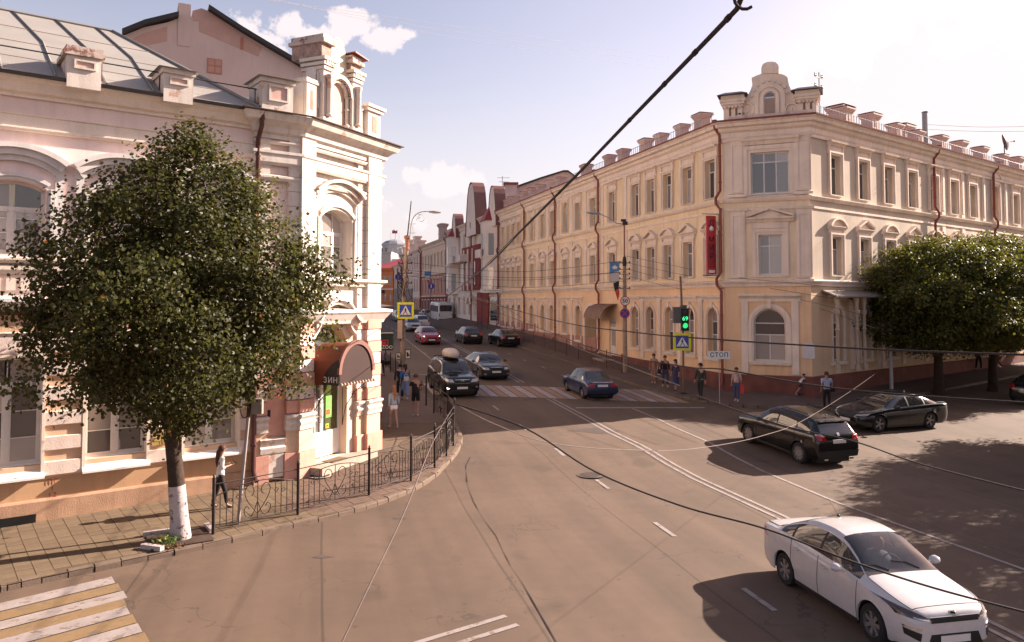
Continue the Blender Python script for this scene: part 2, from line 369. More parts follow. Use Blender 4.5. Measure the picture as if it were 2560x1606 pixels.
# ------------------------------------------------------------ asphalt, pavements, kerbs, paint
def asphalt():
    m = bpy.data.materials.new('asphalt'); m.use_nodes = True; t = m.node_tree; b = t.nodes['Principled BSDF']
    b.inputs['Roughness'].default_value = .82; b.inputs['Specular IOR Level'].default_value = .35
    tc = N(t, 'ShaderNodeTexCoord'); L = t.links.new
    def noise(scale, det=5, vec=None, rough=.55):
        n = N(t, 'ShaderNodeTexNoise'); n.inputs['Scale'].default_value = scale; n.inputs['Detail'].default_value = det; n.inputs['Roughness'].default_value = rough
        L(vec or tc.outputs['Object'], n.inputs['Vector']); return n.outputs[0]
    def rng(v, a, b_, c, d):
        r = N(t, 'ShaderNodeMapRange'); r.inputs['From Min'].default_value = a; r.inputs['From Max'].default_value = b_; r.inputs['To Min'].default_value = c; r.inputs['To Max'].default_value = d; L(v, r.inputs['Value']); return r.outputs[0]
    def mul(a, b_):
        n = N(t, 'ShaderNodeMath', operation='MULTIPLY'); L(a, n.inputs[0]); L(b_, n.inputs[1]); return n.outputs[0]
    mp = N(t, 'ShaderNodeMapping'); mp.inputs['Rotation'].default_value = (0, 0, -.24); L(tc.outputs['Object'], mp.inputs['Vector'])
    mp2 = N(t, 'ShaderNodeMapping'); mp2.inputs['Scale'].default_value = (1.0, .045, 1); L(mp.outputs[0], mp2.inputs['Vector'])
    trk = rng(noise(.9, 3, mp2.outputs[0]), .3, .7, .8, 1.14)         # wheel tracks along the street
    big = rng(noise(.22, 4), .3, .7, .86, 1.12)
    mid = rng(noise(1.7, 6, rough=.65), .3, .72, .92, 1.07)
    fin = rng(noise(45, 4, rough=.7), .25, .75, .80, 1.20)
    v = mul(mul(trk, big), mul(mid, fin))
    v = mul(v, rng(noise(.55, 3, rough=.4), .64, .70, 1, .80)); v = mul(v, rng(noise(3.1, 2), .70, .74, 1, .72))
    sm = N(t, 'ShaderNodeTexWave', wave_type='BANDS', bands_direction='X'); sm.inputs['Scale'].default_value = .085; sm.inputs['Distortion'].default_value = .5; L(mp.outputs[0], sm.inputs['Vector']); v = mul(v, rng(sm.outputs['Fac'], .0, .0009, .62, 1))
    c = N(t, 'ShaderNodeMix', data_type='RGBA', blend_type='MULTIPLY'); c.inputs['Factor'].default_value = 1; c.inputs['A'].default_value = (.110, .071, .049, 1); L(v, c.inputs['B'])
    # patches of dust
    d = N(t, 'ShaderNodeMix', data_type='RGBA'); L(rng(noise(.13, 7, rough=.7), .53, .68, 0, .45), d.inputs['Factor']); L(c.outputs['Result'], d.inputs['A']); d.inputs['B'].default_value = (.14, .097, .074, 1)
    # fine cracks
    vo = N(t, 'ShaderNodeTexVoronoi', feature='DISTANCE_TO_EDGE'); vo.inputs['Scale'].default_value = .33
    ad = N(t, 'ShaderNodeVectorMath', operation='MULTIPLY_ADD'); nn = N(t, 'ShaderNodeTexNoise'); nn.inputs['Scale'].default_value = 1.4; nn.inputs['Detail'].default_value = 5; L(tc.outputs['Object'], nn.inputs['Vector'])
    L(nn.outputs['Color'], ad.inputs[0]); ad.inputs[1].default_value = (1.6, 1.6, 0); L(tc.outputs['Object'], ad.inputs[2]); L(ad.outputs[0], vo.inputs['Vector'])
    ck = N(t, 'ShaderNodeMath', operation='LESS_THAN'); L(vo.outputs[0], ck.inputs[0]); ck.inputs[1].default_value = .0045
    cm_ = mul(ck.outputs[0], rng(noise(.25, 2), .5, .56, 0, .55))
    e = N(t, 'ShaderNodeMix', data_type='RGBA'); L(cm_, e.inputs['Factor']); L(d.outputs['Result'], e.inputs['A']); e.inputs['B'].default_value = (.04, .028, .025, 1)
    L(e.outputs['Result'], b.inputs['Base Color'])
    bp = N(t, 'ShaderNodeBump'); bp.inputs['Strength'].default_value = .35; bp.inputs['Distance'].default_value = .01; L(noise(90, 3), bp.inputs['Height']); L(bp.outputs[0], b.inputs['Normal'])
    return m
M['asphalt'] = asphalt()
M['paint'] = mat('road_paint_white', (.27, .225, .21), .7, .14, 3, .15, fine=30, stain=((.17, .125, .10), .545, 4))
M['paint_y'] = mat('road_paint_yellow', (.20, .128, .065), .7, .1, 3, .15, fine=30, stain=((.15, .108, .08), .545, 4))
M['tile'] = mat('concrete_tile', (.145, .10, .062), .9, .14, 1.3, .3, fine=30)
M['tile2'] = mat('concrete_tile_b', (.13, .088, .055), .9, .14, 1.3, .3, fine=30)
M['tilered'] = mat('worn_red_paver', (.14, .088, .065), .9, .16, 1.3, .3, fine=30)
M['pavebase'] = mat('pavement_base', (.10, .066, .043), .95, .2, 1.2, .4)
M['kerb'] = mat('kerb_stone', (.15, .105, .078), .9, .15, 1.6, .4, stain=((.12, .08, .06), .6, 2.5))
M['crack'] = mat('crack_tar', (.03,.02,.018), .9, .2, 5, .2)
# ground: strips at constant e = Y - .4 X (the hill rises along e)
mb = MB(); es = sorted(set([a for a, _ in GT] + [-60, 0, 10, 45, 50, 90, 120, 170, 250, 600, 1200])); xs = [-2500, -600, -200, -60, 0, 60, 200, 600, 2500]
for i, e in enumerate(es):
    for x in xs: mb.v.append((x, e + .4*x, g(x, e + .4*x)))
n = len(xs)
for i in range(len(es)-1):
    for k in range(n-1): mb.f.append((i*n+k, i*n+k+1, (i+1)*n+k+1, (i+1)*n+k)); mb.m.append(0)
road = struct('road', mb, M['asphalt'])
def resample(pts, d):
    P = [Vector(p) for p in pts]; out = [P[0]]
    for a, b in zip(P, P[1:]):
        k = max(1, int(round((b-a).length / d)))
        for i in range(1, k+1): out.append(a + (b-a)*i/k)
    return out
def smooth(pts, it=2):
    P = [Vector(p) for p in pts]
    for _ in range(it):
        q = [P[0]]
        for a, b in zip(P, P[1:]): q += [a*.75 + b*.25, a*.25 + b*.75]
        q.append(P[-1]); P = q
    return P
def side(P, i):
    t = (P[min(i+1, len(P)-1)] - P[max(i-1, 0)]).normalized(); return Vector((t.y, -t.x))
def paintline(name, pts, w, m=None, z=.010, wob=0., parent=road):
    P = resample(pts, .6); mb = MB(); v = []
    for i, p in enumerate(P):
        nn = side(P, i) * (w/2 * (1 + random.uniform(-wob, wob)))
        for q in (p - nn, p + nn): v.append((q.x, q.y, g(q.x, q.y) + z))
    mb.add(v, [(2*i, 2*i+1, 2*i+3, 2*i+2) for i in range(len(P)-1)])
    return obj(name, mb, parent, mats=m or M['paint'], fixn=False)
cl = [(6.82,-8*.0+-6.) if 0 else (10.8,2.),(8.29,13.51),(6.98,20.23),(4.68,28.24),(1.90,38.2)]
paintline('centre_line', [(x-.13, y) for x, y in cl], .11); paintline('centre_line', [(x+.15, y) for x, y in cl], .11)
c2 = [(.55,43.9),(-3.33,59.9),(-6.82,73.8),(-15,102),(-27,140)]
paintline('centre_line', [(x-.13, y) for x, y in c2], .11); paintline('centre_line', [(x+.15, y) for x, y in c2], .11)
paintline('lane_line', [(12.2,9.5),(10.76,16.22),(9.13,21.41),(7.89,27.0),(6.4,33.6),(5.6,36.2)], .11)
for a, b in [((3.63,19.61),(3.9,18.46)), ((4.54,15.17),(4.79,14.09)), ((2.62,23.92),(2.89,22.95)), ((1.56,27.64),(1.8,26.54)), ((.3,31.9),(.6,30.8)), ((-.9,36.1),(-.6,35.0)), ((4.9,11.),(5.2,9.9)),
             ((3.1,47.6),(3.35,46.6)), ((2.,51.8),(2.2,50.8)), ((.8,56.),(1.,55.)), ((-.3,60.2),(-.1,59.2)), ((-7.,60.),(-6.6,58.8))]:
    paintline('lane_dash', [a, b], .12)
paintline('edge_line', [(-5.29,53.1),(-9.9,71.44),(-13.2,86)], .12); paintline('edge_line', [(-3.9,47.5),(-5.29,53.1)], .12)
for i in range(7): paintline('lane_dash', [(-13.6-i*1.25, 87+i*4.), (-14.1-i*1.25, 89+i*4.)], .12)
paintline('stop_line', [(-6.6,46.8),(-3.4,46.95)], .22); paintline('stop_line', [(3.0,35.9),(9.2,36.5)], .26)
paintline('centre_line', [(-.11,13.87),(-1.9,12.55)], .12); paintline('centre_line', [(.1,13.5),(-1.6,12.25)], .12)
paintline('road_crack', [(-1.37,23.4),(-1.25,22.5),(-.99,21.1),(-.75,19.9),(-.38,18.5),(-.2,17.4),(0,16.3),(.2,15.5),(.38,14.6),(.74,12.8),(1.1,11)], .016, M['crack'], wob=.9)
paintline('road_crack', [(-1.37,23.4),(-1.5,25.),(-1.42,26.2)], .03, M['crack'], wob=.9)
def quadpaint(name, c, m, z=.012):
    # c: four plan corners ; subdivided lengthwise so it lies on the hill
    A, B, C_, D_ = [Vector(p) for p in c]; k = max(1, int((D_-A).length / .7)); v = []
    for i in range(k+1):
        for q in (A + (D_-A)*i/k, B + (C_-B)*i/k): v.append((q.x, q.y, g(q.x, q.y) + z))
    return obj(name, MB().add(v, [(2*i, 2*i+1, 2*i+3, 2*i+2) for i in range(k)]), road, mats=m, fixn=False)
# zebra across the main street: stripes run along the street
zl, zr = Vector((-5.0, 43.0)), Vector((7.9, 41.6)); nst = 26
for i in range(nst):
    a = zl + (zr - zl)*(i/nst); b = zl + (zr - zl)*((i + .88 if i % 2 else i + 1.)/nst); d = Vector((.95, -3.9))
    if i % 2 == 0: b = zl + (zr - zl)*((i + .86)/nst)
    quadpaint('crossing_stripe', [a, b, b + d, a + d], mat('worn_white_stripe', (.36,.29,.275), .7, .15, 2, .15, fine=30, stain=((.15,.11,.09), .60, 3)) if i % 2 == 0 else mat('worn_orange_stripe', (.30,.18,.12), .7, .15, 2, .15, fine=30, stain=((.15,.1,.08), .60, 3)))  # brighter than the other road paint, to offset the shade lying here
# zebra across the side street, lower left
e0, dd = Vector((-8.15, 15.78)), Vector((.37, -.56))
for i in range(20):
    a = e0 + Vector((.505, -.70))*i*.53 + Vector((random.uniform(-.06, .06), 0)); w = Vector((.505, -.70))*.53*.95; lf = Vector((-.7865, -.78))*4.2
    quadpaint('crossing_stripe', [a, a + w, a + w + lf, a + lf], M['paint'] if i % 2 == 0 else M['paint_y'])
# manholes
for (x, y, r) in [(2.5, 24.45, .46), (-2.2, 14.6, .0)]:
    if r:
        mb = MB(); zz = g(x, y)
        mb.lathe((x, y, zz + .004), [(r, 0), (r, .012), (r*.84, .012), (r*.82, .005), (r*.8, .005), (r*.78, .014)], 28)
        for k in range(-5, 6):
            for j in range(-5, 6):
                if hypot(k, j) < 5: mb.box(x + k*.068 - .022, x + k*.068 + .022, y + j*.068 - .022, y + j*.068 + .022, zz + .01, zz + .024)
        obj('manhole_cover', mb, road, mats=mat('cast_iron', (.09, .065, .055), .7, .2, 5, .3))
for (x, y, sx, sy, nn) in [(3.3,31.,.9,.5,9),(-4.2,17.,.25,.12,7),(-2.9,19.9,.2,.1,7)]:   # patched spots
    pts = [(x + sx*cos(2*pi*i/nn)*random.uniform(.7,1.2), y + sy*sin(2*pi*i/nn)*random.uniform(.7,1.2)) for i in range(nn)]
    obj('road_patch', MB().add([(px, py, g(px, py) + .006) for px, py in pts], [tuple(range(nn))]), road, mats=mat('patch', (.08,.058,.05), .9, .15, 4, .3), fixn=False)
# ---- pavements
def ruled(A, B, zf, n=90, m=4):
    def par(P):
        P = [Vector(p) for p in P]; l = [0]
        for a, b in zip(P, P[1:]): l.append(l[-1] + (b-a).length)
        return P, l
    def ev(PL, t):
        P, l = PL; s = t*l[-1]
        for i in range(len(P)-1):
            if s <= l[i+1] + 1e-9: return P[i] + (P[i+1]-P[i])*((s-l[i])/max(1e-9, l[i+1]-l[i]))
        return P[-1]
    PA, PB = par(A), par(B); mb = MB(); v = []
    for i in range(n+1):
        a, b = ev(PA, i/n), ev(PB, i/n)
        for k in range(m+1):
            q = a + (b-a)*k/m; v.append((q.x, q.y, zf(q.x, q.y, k/m)))
    return mb.add(v, [(i*(m+1)+k, i*(m+1)+k+1, (i+1)*(m+1)+k+1, (i+1)*(m+1)+k) for i in range(n) for k in range(m)])
LC, LD = Vector((-6.48, 23.0)), Vector((-4.82, 26.7))
LA0 = LC - D2*32
KL = [tuple(LC - D2*30 + Vector((.6176,-.7865))*4.3), (-9.9,14.95), (-8.51,16.18), (-6.82,17.56), (-4.56,19.91), (-3.51,21.11), (-2.71,22.6), (-2.15,24.4), (-1.83,26.99), (-1.85,29.3), (-2.3,31.8), (-3.13,34.6), (-4.12,37.6), (-7.6,49.0), (-10.4,59), (-13.8,72), (-20,92), (-33,128), (-60, 190)]
KLs = [KL[0]] + [tuple(p) for p in smooth(KL[1:], 2)]
WL = [tuple(LA0), tuple(LC), tuple(LD), tuple(LD + D1*150)]
PH = .13
def zl_(x, y, k=0): return g(x, y) + PH
pavL = struct('pavement', ruled([KLs[0], *KLs[1:]], [LA0 - D2*0, LC - D2*0.0, LC, LD, LD + D1*30, LD + D1*170], lambda x, y, k: g(x, y) + PH - .006, 160, 5), M['pavebase'], fixn=False)
def kerbs(P, name, par, inside, near, w=.16, hh=PH):
    P = resample(P, 1.0); k = 0
    far = MB()
    for i in range(len(P)-1):
        a, b = P[i], P[i+1]; t = (b-a).normalized(); nn = Vector((t.y, -t.x)) * (1 if inside else -1)
        gap = t*.012; a_, b_ = a + gap, b - gap; dz = random.uniform(-.012, .012); j = nn*random.uniform(-.012, .012)
        mb = far if i not in near else MB()
        v = []
        for q in (a_ + j, b_ + j, b_ + j - nn*w, a_ + j - nn*w):
            v.append((q.x, q.y, g(q.x, q.y) - .05)); 
        for idx, q in enumerate((a_ + j, b_ + j, b_ + j - nn*w, a_ + j - nn*w)):
            if idx < 2: v.append((q.x, q.y, g(q.x, q.y) + hh + dz - .03))
            else: v.append((q.x, q.y, g(q.x, q.y) + hh + dz + .004))
        for q in (a_ + j - nn*.03, b_ + j - nn*.03): v.append((q.x, q.y, g(q.x, q.y) + hh + dz + .004))
        mb.add(v, [(0,3,2,1),(0,1,5,4),(4,5,9,8),(8,9,6,7),(1,2,6,9,5),(0,4,8,7,3),(2,3,7,6)])
        if i in near: obj('kerb_stone', mb, par, mats=M['kerb'])
    if far.f: tag(obj('kerb_stones_far', far, par, mats=M['kerb']), kind='stuff')
kerbs(KLs, 'kerb', pavL, True, set(range(14, 62)))
# paving tiles on the left pavement
def inpoly(x, y, P):
    c = False; j = len(P)-1
    for i in range(len(P)):
        if (P[i][1] > y) != (P[j][1] > y) and x < (P[j][0]-P[i][0])*(y-P[i][1])/(P[j][1]-P[i][1]) + P[i][0]: c = not c
        j = i
    return c
PLY = [tuple(Vector(p)) for p in KLs if p[1] < 60] + [tuple(LD + D1*32), tuple(LD), tuple(LC), tuple(LA0)]
def inset_ok(x, y, m=.17):
    return inpoly(x, y, PLY) and min((Vector(a) - Vector((x, y))).length for a in KR_) > m
KR_ = resample([p for p in KLs if p[1] < 60], .12)
tw = .32; cands = []
for i in range(-60, 60):
    for k in range(0, 20):
        p = LC + D2*((i+.5)*tw) + Vector((.6176,-.7865))*((k+.5)*tw)
        if p.y > 31.5 or p.y < 8: continue
        if inset_ok(p.x, p.y): cands.append((p, i, k))
def tile_mats(p, h=.02, w=tw, l=tw, ang=0.):
    z = zl_(p.x, p.y) - .02 + random.uniform(-.002, .006)
    gx = (g(p.x+.1, p.y) - g(p.x-.1, p.y))/.2; gy = (g(p.x, p.y+.1) - g(p.x, p.y-.1))/.2
    nrm = Vector((-gx, -gy, 1)).normalized(); u = Vector((D2.x, D2.y, gx*D2.x + gy*D2.y)).normalized(); v = nrm.cross(u)
    R = Matrix((u, v, nrm)).transposed().to_4x4(); return Matrix.Translation((p.x, p.y, z)) @ R
tmesh = []
for mm in ('tile', 'tile2'):
    a = tw/2 - .003; tmesh.append(MB().add([(-a,-a,0),(a,-a,0),(a,a,0),(-a,a,0),(-a+.003,-a+.003,.022),(a-.003,-a+.003,.022),(a-.003,a-.003,.022),(-a+.003,a-.003,.022)], [(4,5,6,7),(0,1,5,4),(1,2,6,5),(2,3,7,6),(3,0,4,7)]).mesh('paving_tile', M[mm]))
cands.sort(key=lambda c: (c[0] - Vector((-7, 18))).length)
cl_ = [c for c in cands if c[0].x < -6.1 or c[0].y < 20]
big = cl_[:290]; bs = set(id(c) for c in big); rest = MB()
for c in big:
    o = obj('paving_tile', random.choice(tmesh), pavL); o.matrix_local = tile_mats(c[0])
for c in cands:
    if id(c) in bs: continue
    Mx = tile_mats(c[0]); a = tw/2 - .006
    for sub in ((-1, 0), (0, 1)):
        v = [Mx @ Vector(q) for q in ((-a,sub[0]*a+.004,0),(a,sub[0]*a+.004,0),(a,sub[1]*a-.004,0),(-a,sub[1]*a-.004,0),(-a,sub[0]*a+.004,.02),(a,sub[0]*a+.004,.02),(a,sub[1]*a-.004,.02),(-a,sub[1]*a-.004,.02))]
        rest.add(v, [(4,5,6,7),(0,1,5,4),(1,2,6,5),(2,3,7,6),(3,0,4,7)])
tag(obj('small_pavers', rest, pavL, mats=M['tilered'], fixn=False), kind='stuff')
struct('pavement_surface', ruled([p for p in KLs if p[1] > 31.3], [LD + D1*4.3, LD + D1*30, LD + D1*170], lambda x, y, k: g(x, y) + PH + .004 - (0 if k > .04 else .0), 120, 4), mat('pavement_asphalt', (.115,.075,.06), .9, .12, .8, .3), fixn=False)
# right pavement
RB, RA, RA2 = Vector((-1.2, 80)), Vector((11.2, 40)), Vector((15.1, 38.4)); RD2 = Vector((2450, 1900)).normalized(); RR = RA2 + RD2*60
KR = [(-45,175),(-24,125),(-12.3,97),(-4.2,80),(.6,66),(4.3,53.9),(6.2,46.6),(7.2,42.6),(8.4,39.6),(9.5,38.),(11.3,36.6),(14.5,36.6),(20,40.),(26,44.5),(60,71)]
KRs = [tuple(p) for p in smooth(KR, 2)]
FB = [(40,.99),(44,1.2),(53.8,1.75),(64.4,2.35),(80,2.95),(100,3.5),(140,4.4),(180,5.)]   # height of the foot of the facade by depth
def fbase(y):
    for (a, b), (c, d) in zip(FB, FB[1:]):
        if y <= c: return b + (d-b)*max(0, y-a)/(c-a)
    return 5.
def zr_(x, y, k):
    b = g(x, y) + PH
    w = max(0, min(1, (y - 39)/3)) if x < 14 else 0
    if x > 14.: return b + .25*k
    return b + k*max(.25*(1-w), w*(fbase(y) - b))
pavR = struct('pavement', ruled(KRs, [RB + D1*100, RB, RA, RA2, RR], zr_, 150, 6), mat('pavement_asphalt_r', (.115,.075,.06), .9, .14, .7, .3), fixn=False)
kerbs(KRs, 'kerb', pavR, False, set(range(95, 150)))
def zr(x, y):
    "height of the right pavement at a point"
    best = None
    P = Vector((x, y)); 
    for a, b in ((RB + D1*100, RB), (RB, RA), (RA, RA2), (RA2, RR)):
        d = b - a; t = max(0, min(1, (P-a).dot(d)/d.length_squared)); q = (P - a - d*t).length
        if best is None or q < best: best = q
    kd = min((Vector(k) - P).length for k in KRs_d)
    return zr_(x, y, kd/(kd + best + 1e-6))
KRs_d = resample(KRs, .5)
# ------------------------------------------------------------ the ochre corner building on the right
FM, FC, FR = Fac(RB, RA), Fac(RA, RA2), Fac(RA2, RA2 + RD2*48)
BR = thing('corner_building', (RA.x, RA.y, .9), 'long three storey ochre building with scrolled corner gable and dark red plinth, across the junction', 'building')
def at_fac(F, name, mb, m, **kw): return F.put(name, mb, BR, mats=m, **kw)
MAIN_TOP = [40.65, 38.25, 35.9, 33.75, 31.6, 27.95, 24.6, 21.55, 18.85, 15.9, 13.35, 10.5, 6.4, 4.6, 2.8, 1.0]
R_TOP = [2.5 + 2.87*i for i in range(6)] + [19.75, 23.65, 27.2, 30.2, 33.1, 36, 39, 42]
OW = 1.0
def ops_row(cs, w, z0, z1, rise=0): return [(c - w/2, c + w/2, z0, z1, rise) for c in cs]
GM = [40.7, 38.3, 35.95, 33.5, 31.4, 21.6, 18.7, 15.6, 13.3, 10.25, 6.5, 4.6, 2.8, 1.1]
ZS = [6.55, 10.8, 14.5]
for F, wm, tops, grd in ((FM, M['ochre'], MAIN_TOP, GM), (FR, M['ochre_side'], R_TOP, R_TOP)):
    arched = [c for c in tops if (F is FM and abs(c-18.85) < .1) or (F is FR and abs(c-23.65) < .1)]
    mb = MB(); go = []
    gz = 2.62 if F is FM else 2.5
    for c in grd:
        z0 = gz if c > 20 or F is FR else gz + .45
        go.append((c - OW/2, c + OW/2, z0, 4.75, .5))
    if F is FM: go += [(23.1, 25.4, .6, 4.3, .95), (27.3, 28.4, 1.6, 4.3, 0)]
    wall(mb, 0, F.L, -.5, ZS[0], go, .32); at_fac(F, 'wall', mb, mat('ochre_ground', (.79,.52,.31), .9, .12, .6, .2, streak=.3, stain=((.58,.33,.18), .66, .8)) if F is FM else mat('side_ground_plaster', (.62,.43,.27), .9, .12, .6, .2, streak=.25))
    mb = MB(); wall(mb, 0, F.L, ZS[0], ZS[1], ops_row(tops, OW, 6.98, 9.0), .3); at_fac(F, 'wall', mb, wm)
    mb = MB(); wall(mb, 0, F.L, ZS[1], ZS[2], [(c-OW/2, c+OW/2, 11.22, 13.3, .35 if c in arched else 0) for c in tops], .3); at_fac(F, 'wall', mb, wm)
# chamfer
mb = MB(); wall(mb, 0, FC.L, -.3, ZS[0], [(1.42, 3.0, 2.55, 4.45, .78)], .32); at_fac(FC, 'wall', mb, mat('chamfer_ground', (.74,.48,.29), .9, .13, .6, .2, streak=.3))
mb = MB(); wall(mb, 0, FC.L, ZS[0], ZS[1], [(1.72, 2.88, 6.98, 9.05)], .28); at_fac(FC, 'wall', mb, mat('chamfer_mid', (.74,.57,.41), .9, .13, .6, .2, streak=.3))
mb = MB(); wall(mb, 0, FC.L, ZS[1], ZS[2], [(1.38, 3.28, 11.2, 13.36)], .25); at_fac(FC, 'wall', mb, M['ochre_trim'])
PL = [RB, RA, RA2, RA2 + FR.u*48]
def swp(name, prof, m, z=0., pts=PL, **kw):
    mb = MB(); sweep(mb, pts, prof, z); return wobj(name, mb, m, BR, **kw)
swp('cornice', [(0,-.75),(.1,-.75),(.1,-.6),(.16,-.52),(.16,-.3),(.3,-.2),(.34,-.05),(.5,.0),(.52,.14),(.6,.2),(.6,.26),(0,.3)], M['ochre_trim'], 14.75)
swp('eave_edge', [(.5,.0),(.66,-.03),(.68,.05),(.5,.1),(0,.16),(0,.05)], M['redmetal'], 15.02)
swp('string_course', [(0,0),(.1,0),(.16,.08),(.2,.16),(.2,.2),(.04,.24),(0,.24)], M['ochre_trim'], 10.78)
swp('string_course', [(0,0),(.05,0),(.05,.1),(0,.12)], M['ochre_trim'], 10.36)
swp('string_course', [(0,-.12),(.08,-.12),(.12,0),(.22,.1),(.24,.16),(.05,.22),(0,.22)], M['ochre_trim'], 6.5)
swp('plinth', [(-.05,-1.2),(.1,-1.2),(.1,.9),(.06,.96),(-.05,.96)], M['plinth_red'], .87, pts=[RA - D1*-9.0 if 0 else RA + D1*14, RA, RA2, RA2 + FR.u*48])
swp('plinth', [(-.05,-1.2),(.06,-1.2),(.06,.82),(.02,.86),(-.05,.86)], mat('pink_plinth', (.40,.19,.14), .9, .2, 1.2, .3, streak=.3), 2.05, pts=[RB, RA + D1*16.8])
swp('plinth', [(-.05,-1.2),(.06,-1.2),(.06,.82),(.02,.86),(-.05,.86)], mat('pink_plinth', (.40,.19,.14)), 2.7, pts=[RB, RB - D1*12])
# window surrounds
T = M['ochre_trim']; Ts = mat('pale_trim', (.62,.49,.38), .9, .1, .8, .2, streak=.2)
def surround(w, H, hood, hh=.35, aw=.2):
    k = ('sur', w, H, hood); 
    if k in WCACHE: return WCACHE[k]
    mb = MB(); x0, x1 = -w/2, w/2
    for a, b, d in ((0, aw*.55, .08), (aw*.55, aw, .13)):
        mb.box(x0-b, x0-a, -d, 0, -.02, H+b); mb.box(x1+a, x1+b, -d, 0, -.02, H+b); mb.box(x0-a, x1+a, -d, 0, H+a, H+b)
    z = H + aw; e = w/2 + aw
    if hood == 'flat':
        mb.box(-e, e, -.05, 0, z+.01, z+.3)
        mb.ext(-e-.12, e+.12, [(0,z+.3),(.12,z+.3),(.17,z+.38),(.3,z+.44),(.32,z+.52),(0,z+.56)])
        for s in (-1, 1): mb.ext(s*e - .07, s*e + .07, [(0,z-.15),(.06,z-.15),(.13,z+.3),(0,z+.3)])
    elif hood in ('tri', 'seg', 'tri_seg'):
        z += .18; mb.box(-e, e, -.04, 0, z-.17, z); E = e + .16
        mb.ext(-E, E, [(0,z),(.1,z),(.14,z+.07),(.22,z+.12),(.23,z+.18),(0,z+.2)])
        for s in (-1, 1): mb.ext(s*(e-.02) - .08, s*(e-.02) + .08, [(0,z-.28),(.06,z-.28),(.13,z),(0,z)])
        t = z + .2
        if hood == 'tri':
            P = .5
            mb.slab([(-E+.2,t),(E-.2,t),(0,t+P-.14)], -.06, 0)
            for s in (-1, 1):
                mb.add([(s*E,-.23,t-.01),(s*E,0,t-.01),(0,0,t+P-.12),(0,-.23,t+P-.12),(s*E,-.25,t+.1),(s*E,0,t+.1),(0,0,t+P+.01),(0,-.25,t+P+.01)], [(0,1,2,3),(4,5,6,7),(0,1,5,4),(1,2,6,5),(2,3,7,6),(3,0,4,7)])
        else:
            R = (E*E + .45*.45)/(2*.45); cz = t + .45 - R; a = math.asin(E/R)
            mb.arcband(0, cz, R-.12, R, pi/2 - a, pi/2 + a, -.24, 0, 12)
            mb.arcband(0, cz, R-.4, R-.12, pi/2 - a*.8, pi/2 + a*.8, -.06, 0, 10)
    elif hood == 'arch':
        mb.v, mb.f, mb.m = [], [], []
        r = w/2
        for a, b, d in ((.0, .09, .05), (.09, .2, .09)):
            mb.arcband(0, H, r+a, r+b, 0, pi, -d, 0, 16); mb.box(-r-b, -r-a, -d, 0, 0, H); mb.box(r+a, r+b, -d, 0, 0, H)
        mb.box(-.09, .09, -.13, 0, H+r+.0, H+r+.32)
        mb.box(-r-.32, r+.32, -.05, 0, H+r+.38, H+r+.5)
        mb.ext(-r-.42, r+.42, [(0,H+r+.5),(.1,H+r+.5),(.18,H+r+.6),(.18,H+r+.66),(0,H+r+.7)])
        mb.ext(-r-.28, r+.28, [(0,-.2),(.12,-.2),(.14,-.08),(.03,-.03),(0,-.03)])
    elif hood == 'topseg':
        for i in range(2):
            R = (w/2+.3)*1.1; 
        E = e + .1; R = (E*E + .4*.4)/(2*.4); cz = z + .4 + .4 - R; a = math.asin(E/R)
        mb.arcband(0, cz, R-.16, R, pi/2 - a, pi/2 + a, -.2, 0, 12); mb.box(-e, e, -.05, 0, z, z+.3)
    WCACHE[k] = mb.mesh('window_surround', T if w < 1.7 else T); return WCACHE[k]
for F, tops, grd in ((FM, MAIN_TOP, GM), (FR, R_TOP, R_TOP)):
    for i, c in enumerate(tops):
        ar = (F is FM and abs(c-18.85) < .1) or (F is FR and abs(c-23.65) < .1)
        F.put('window_surround', surround(OW, 2.08 + (.35 if ar else 0), 'topseg' if ar else 'flat'), BR, c, 11.22)
        j = (i if F is FM else i)
        F.put('window_surround', surround(OW, 2.02, 'seg' if j % 2 == 0 else 'tri'), BR, c, 6.98)
        put_window(F, BR, c, 11.22, OW, 2.08, .35 if ar else 0, lower=(.42,) if i % 3 else (.5,), trans=(.7,))
        put_window(F, BR, c, 6.98, OW, 2.02, lower=(.5,) if i % 2 else (.4,), trans=(.68,))
    for i, c in enumerate(grd):
        z0 = (2.62 if F is FM else 2.5) + (0 if c > 20 or F is FR else .45)
        F.put('window_surround', surround(OW, round(4.75 - z0, 3), 'arch'), BR, c, z0)
        put_window(F, BR, c, z0, OW, 4.75 - z0, .5, dep=.26, lower=(.5,), upper=(), trans=(.45, .72))
# entablature and pilasters of the ground floor, pilaster strips above
for F, grd, e0 in ((FM, GM, 5.78), (FR, R_TOP, 5.78)):
    mb = MB(); gs = sorted(grd); edges = []
    for a, b in zip(gs, gs[1:]):
        if b - a < 4:
            mb = MB(); mid = (a+b)/2; mb.box(mid-.2, mid+.2, -.07, 0, 2.0 if F is FR or mid > 20 else 2.9, e0-.1)
            mb.box(mid-.26, mid+.26, -.1, 0, e0-.22, e0-.08); mb.box(mid-.06, mid+.06, -.1, 0, 3.2, e0-.4); at_fac(F, 'pilaster', mb, T)
    runs = [(gs[0]-.9, 11.2), (12.4, 22.4), (30.4, 41.6)] if F is FM else [(9.5, 46)]
    mb = MB()
    for a, b in runs: mb.ext(a, b, [(0,e0-.08),(.06,e0-.08),(.06,e0+.02),(.13,e0+.1),(.13,e0+.14),(0,e0+.18)])
    tag(at_fac(F, 'entablature', mb, T), kind='stuff')
for x in (30.1, 26.25, 23.1, 17.2, 20.2, 14.6, 8.2, 12.0):
    for z0, z1 in ((6.75, 10.3), (11.05, 14.0)): at_fac(FM, 'pilaster', MB().box(x-.2, x+.2, -.06, 0, z0, z1).box(x-.26, x+.26, -.09, 0, z1-.14, z1), T)
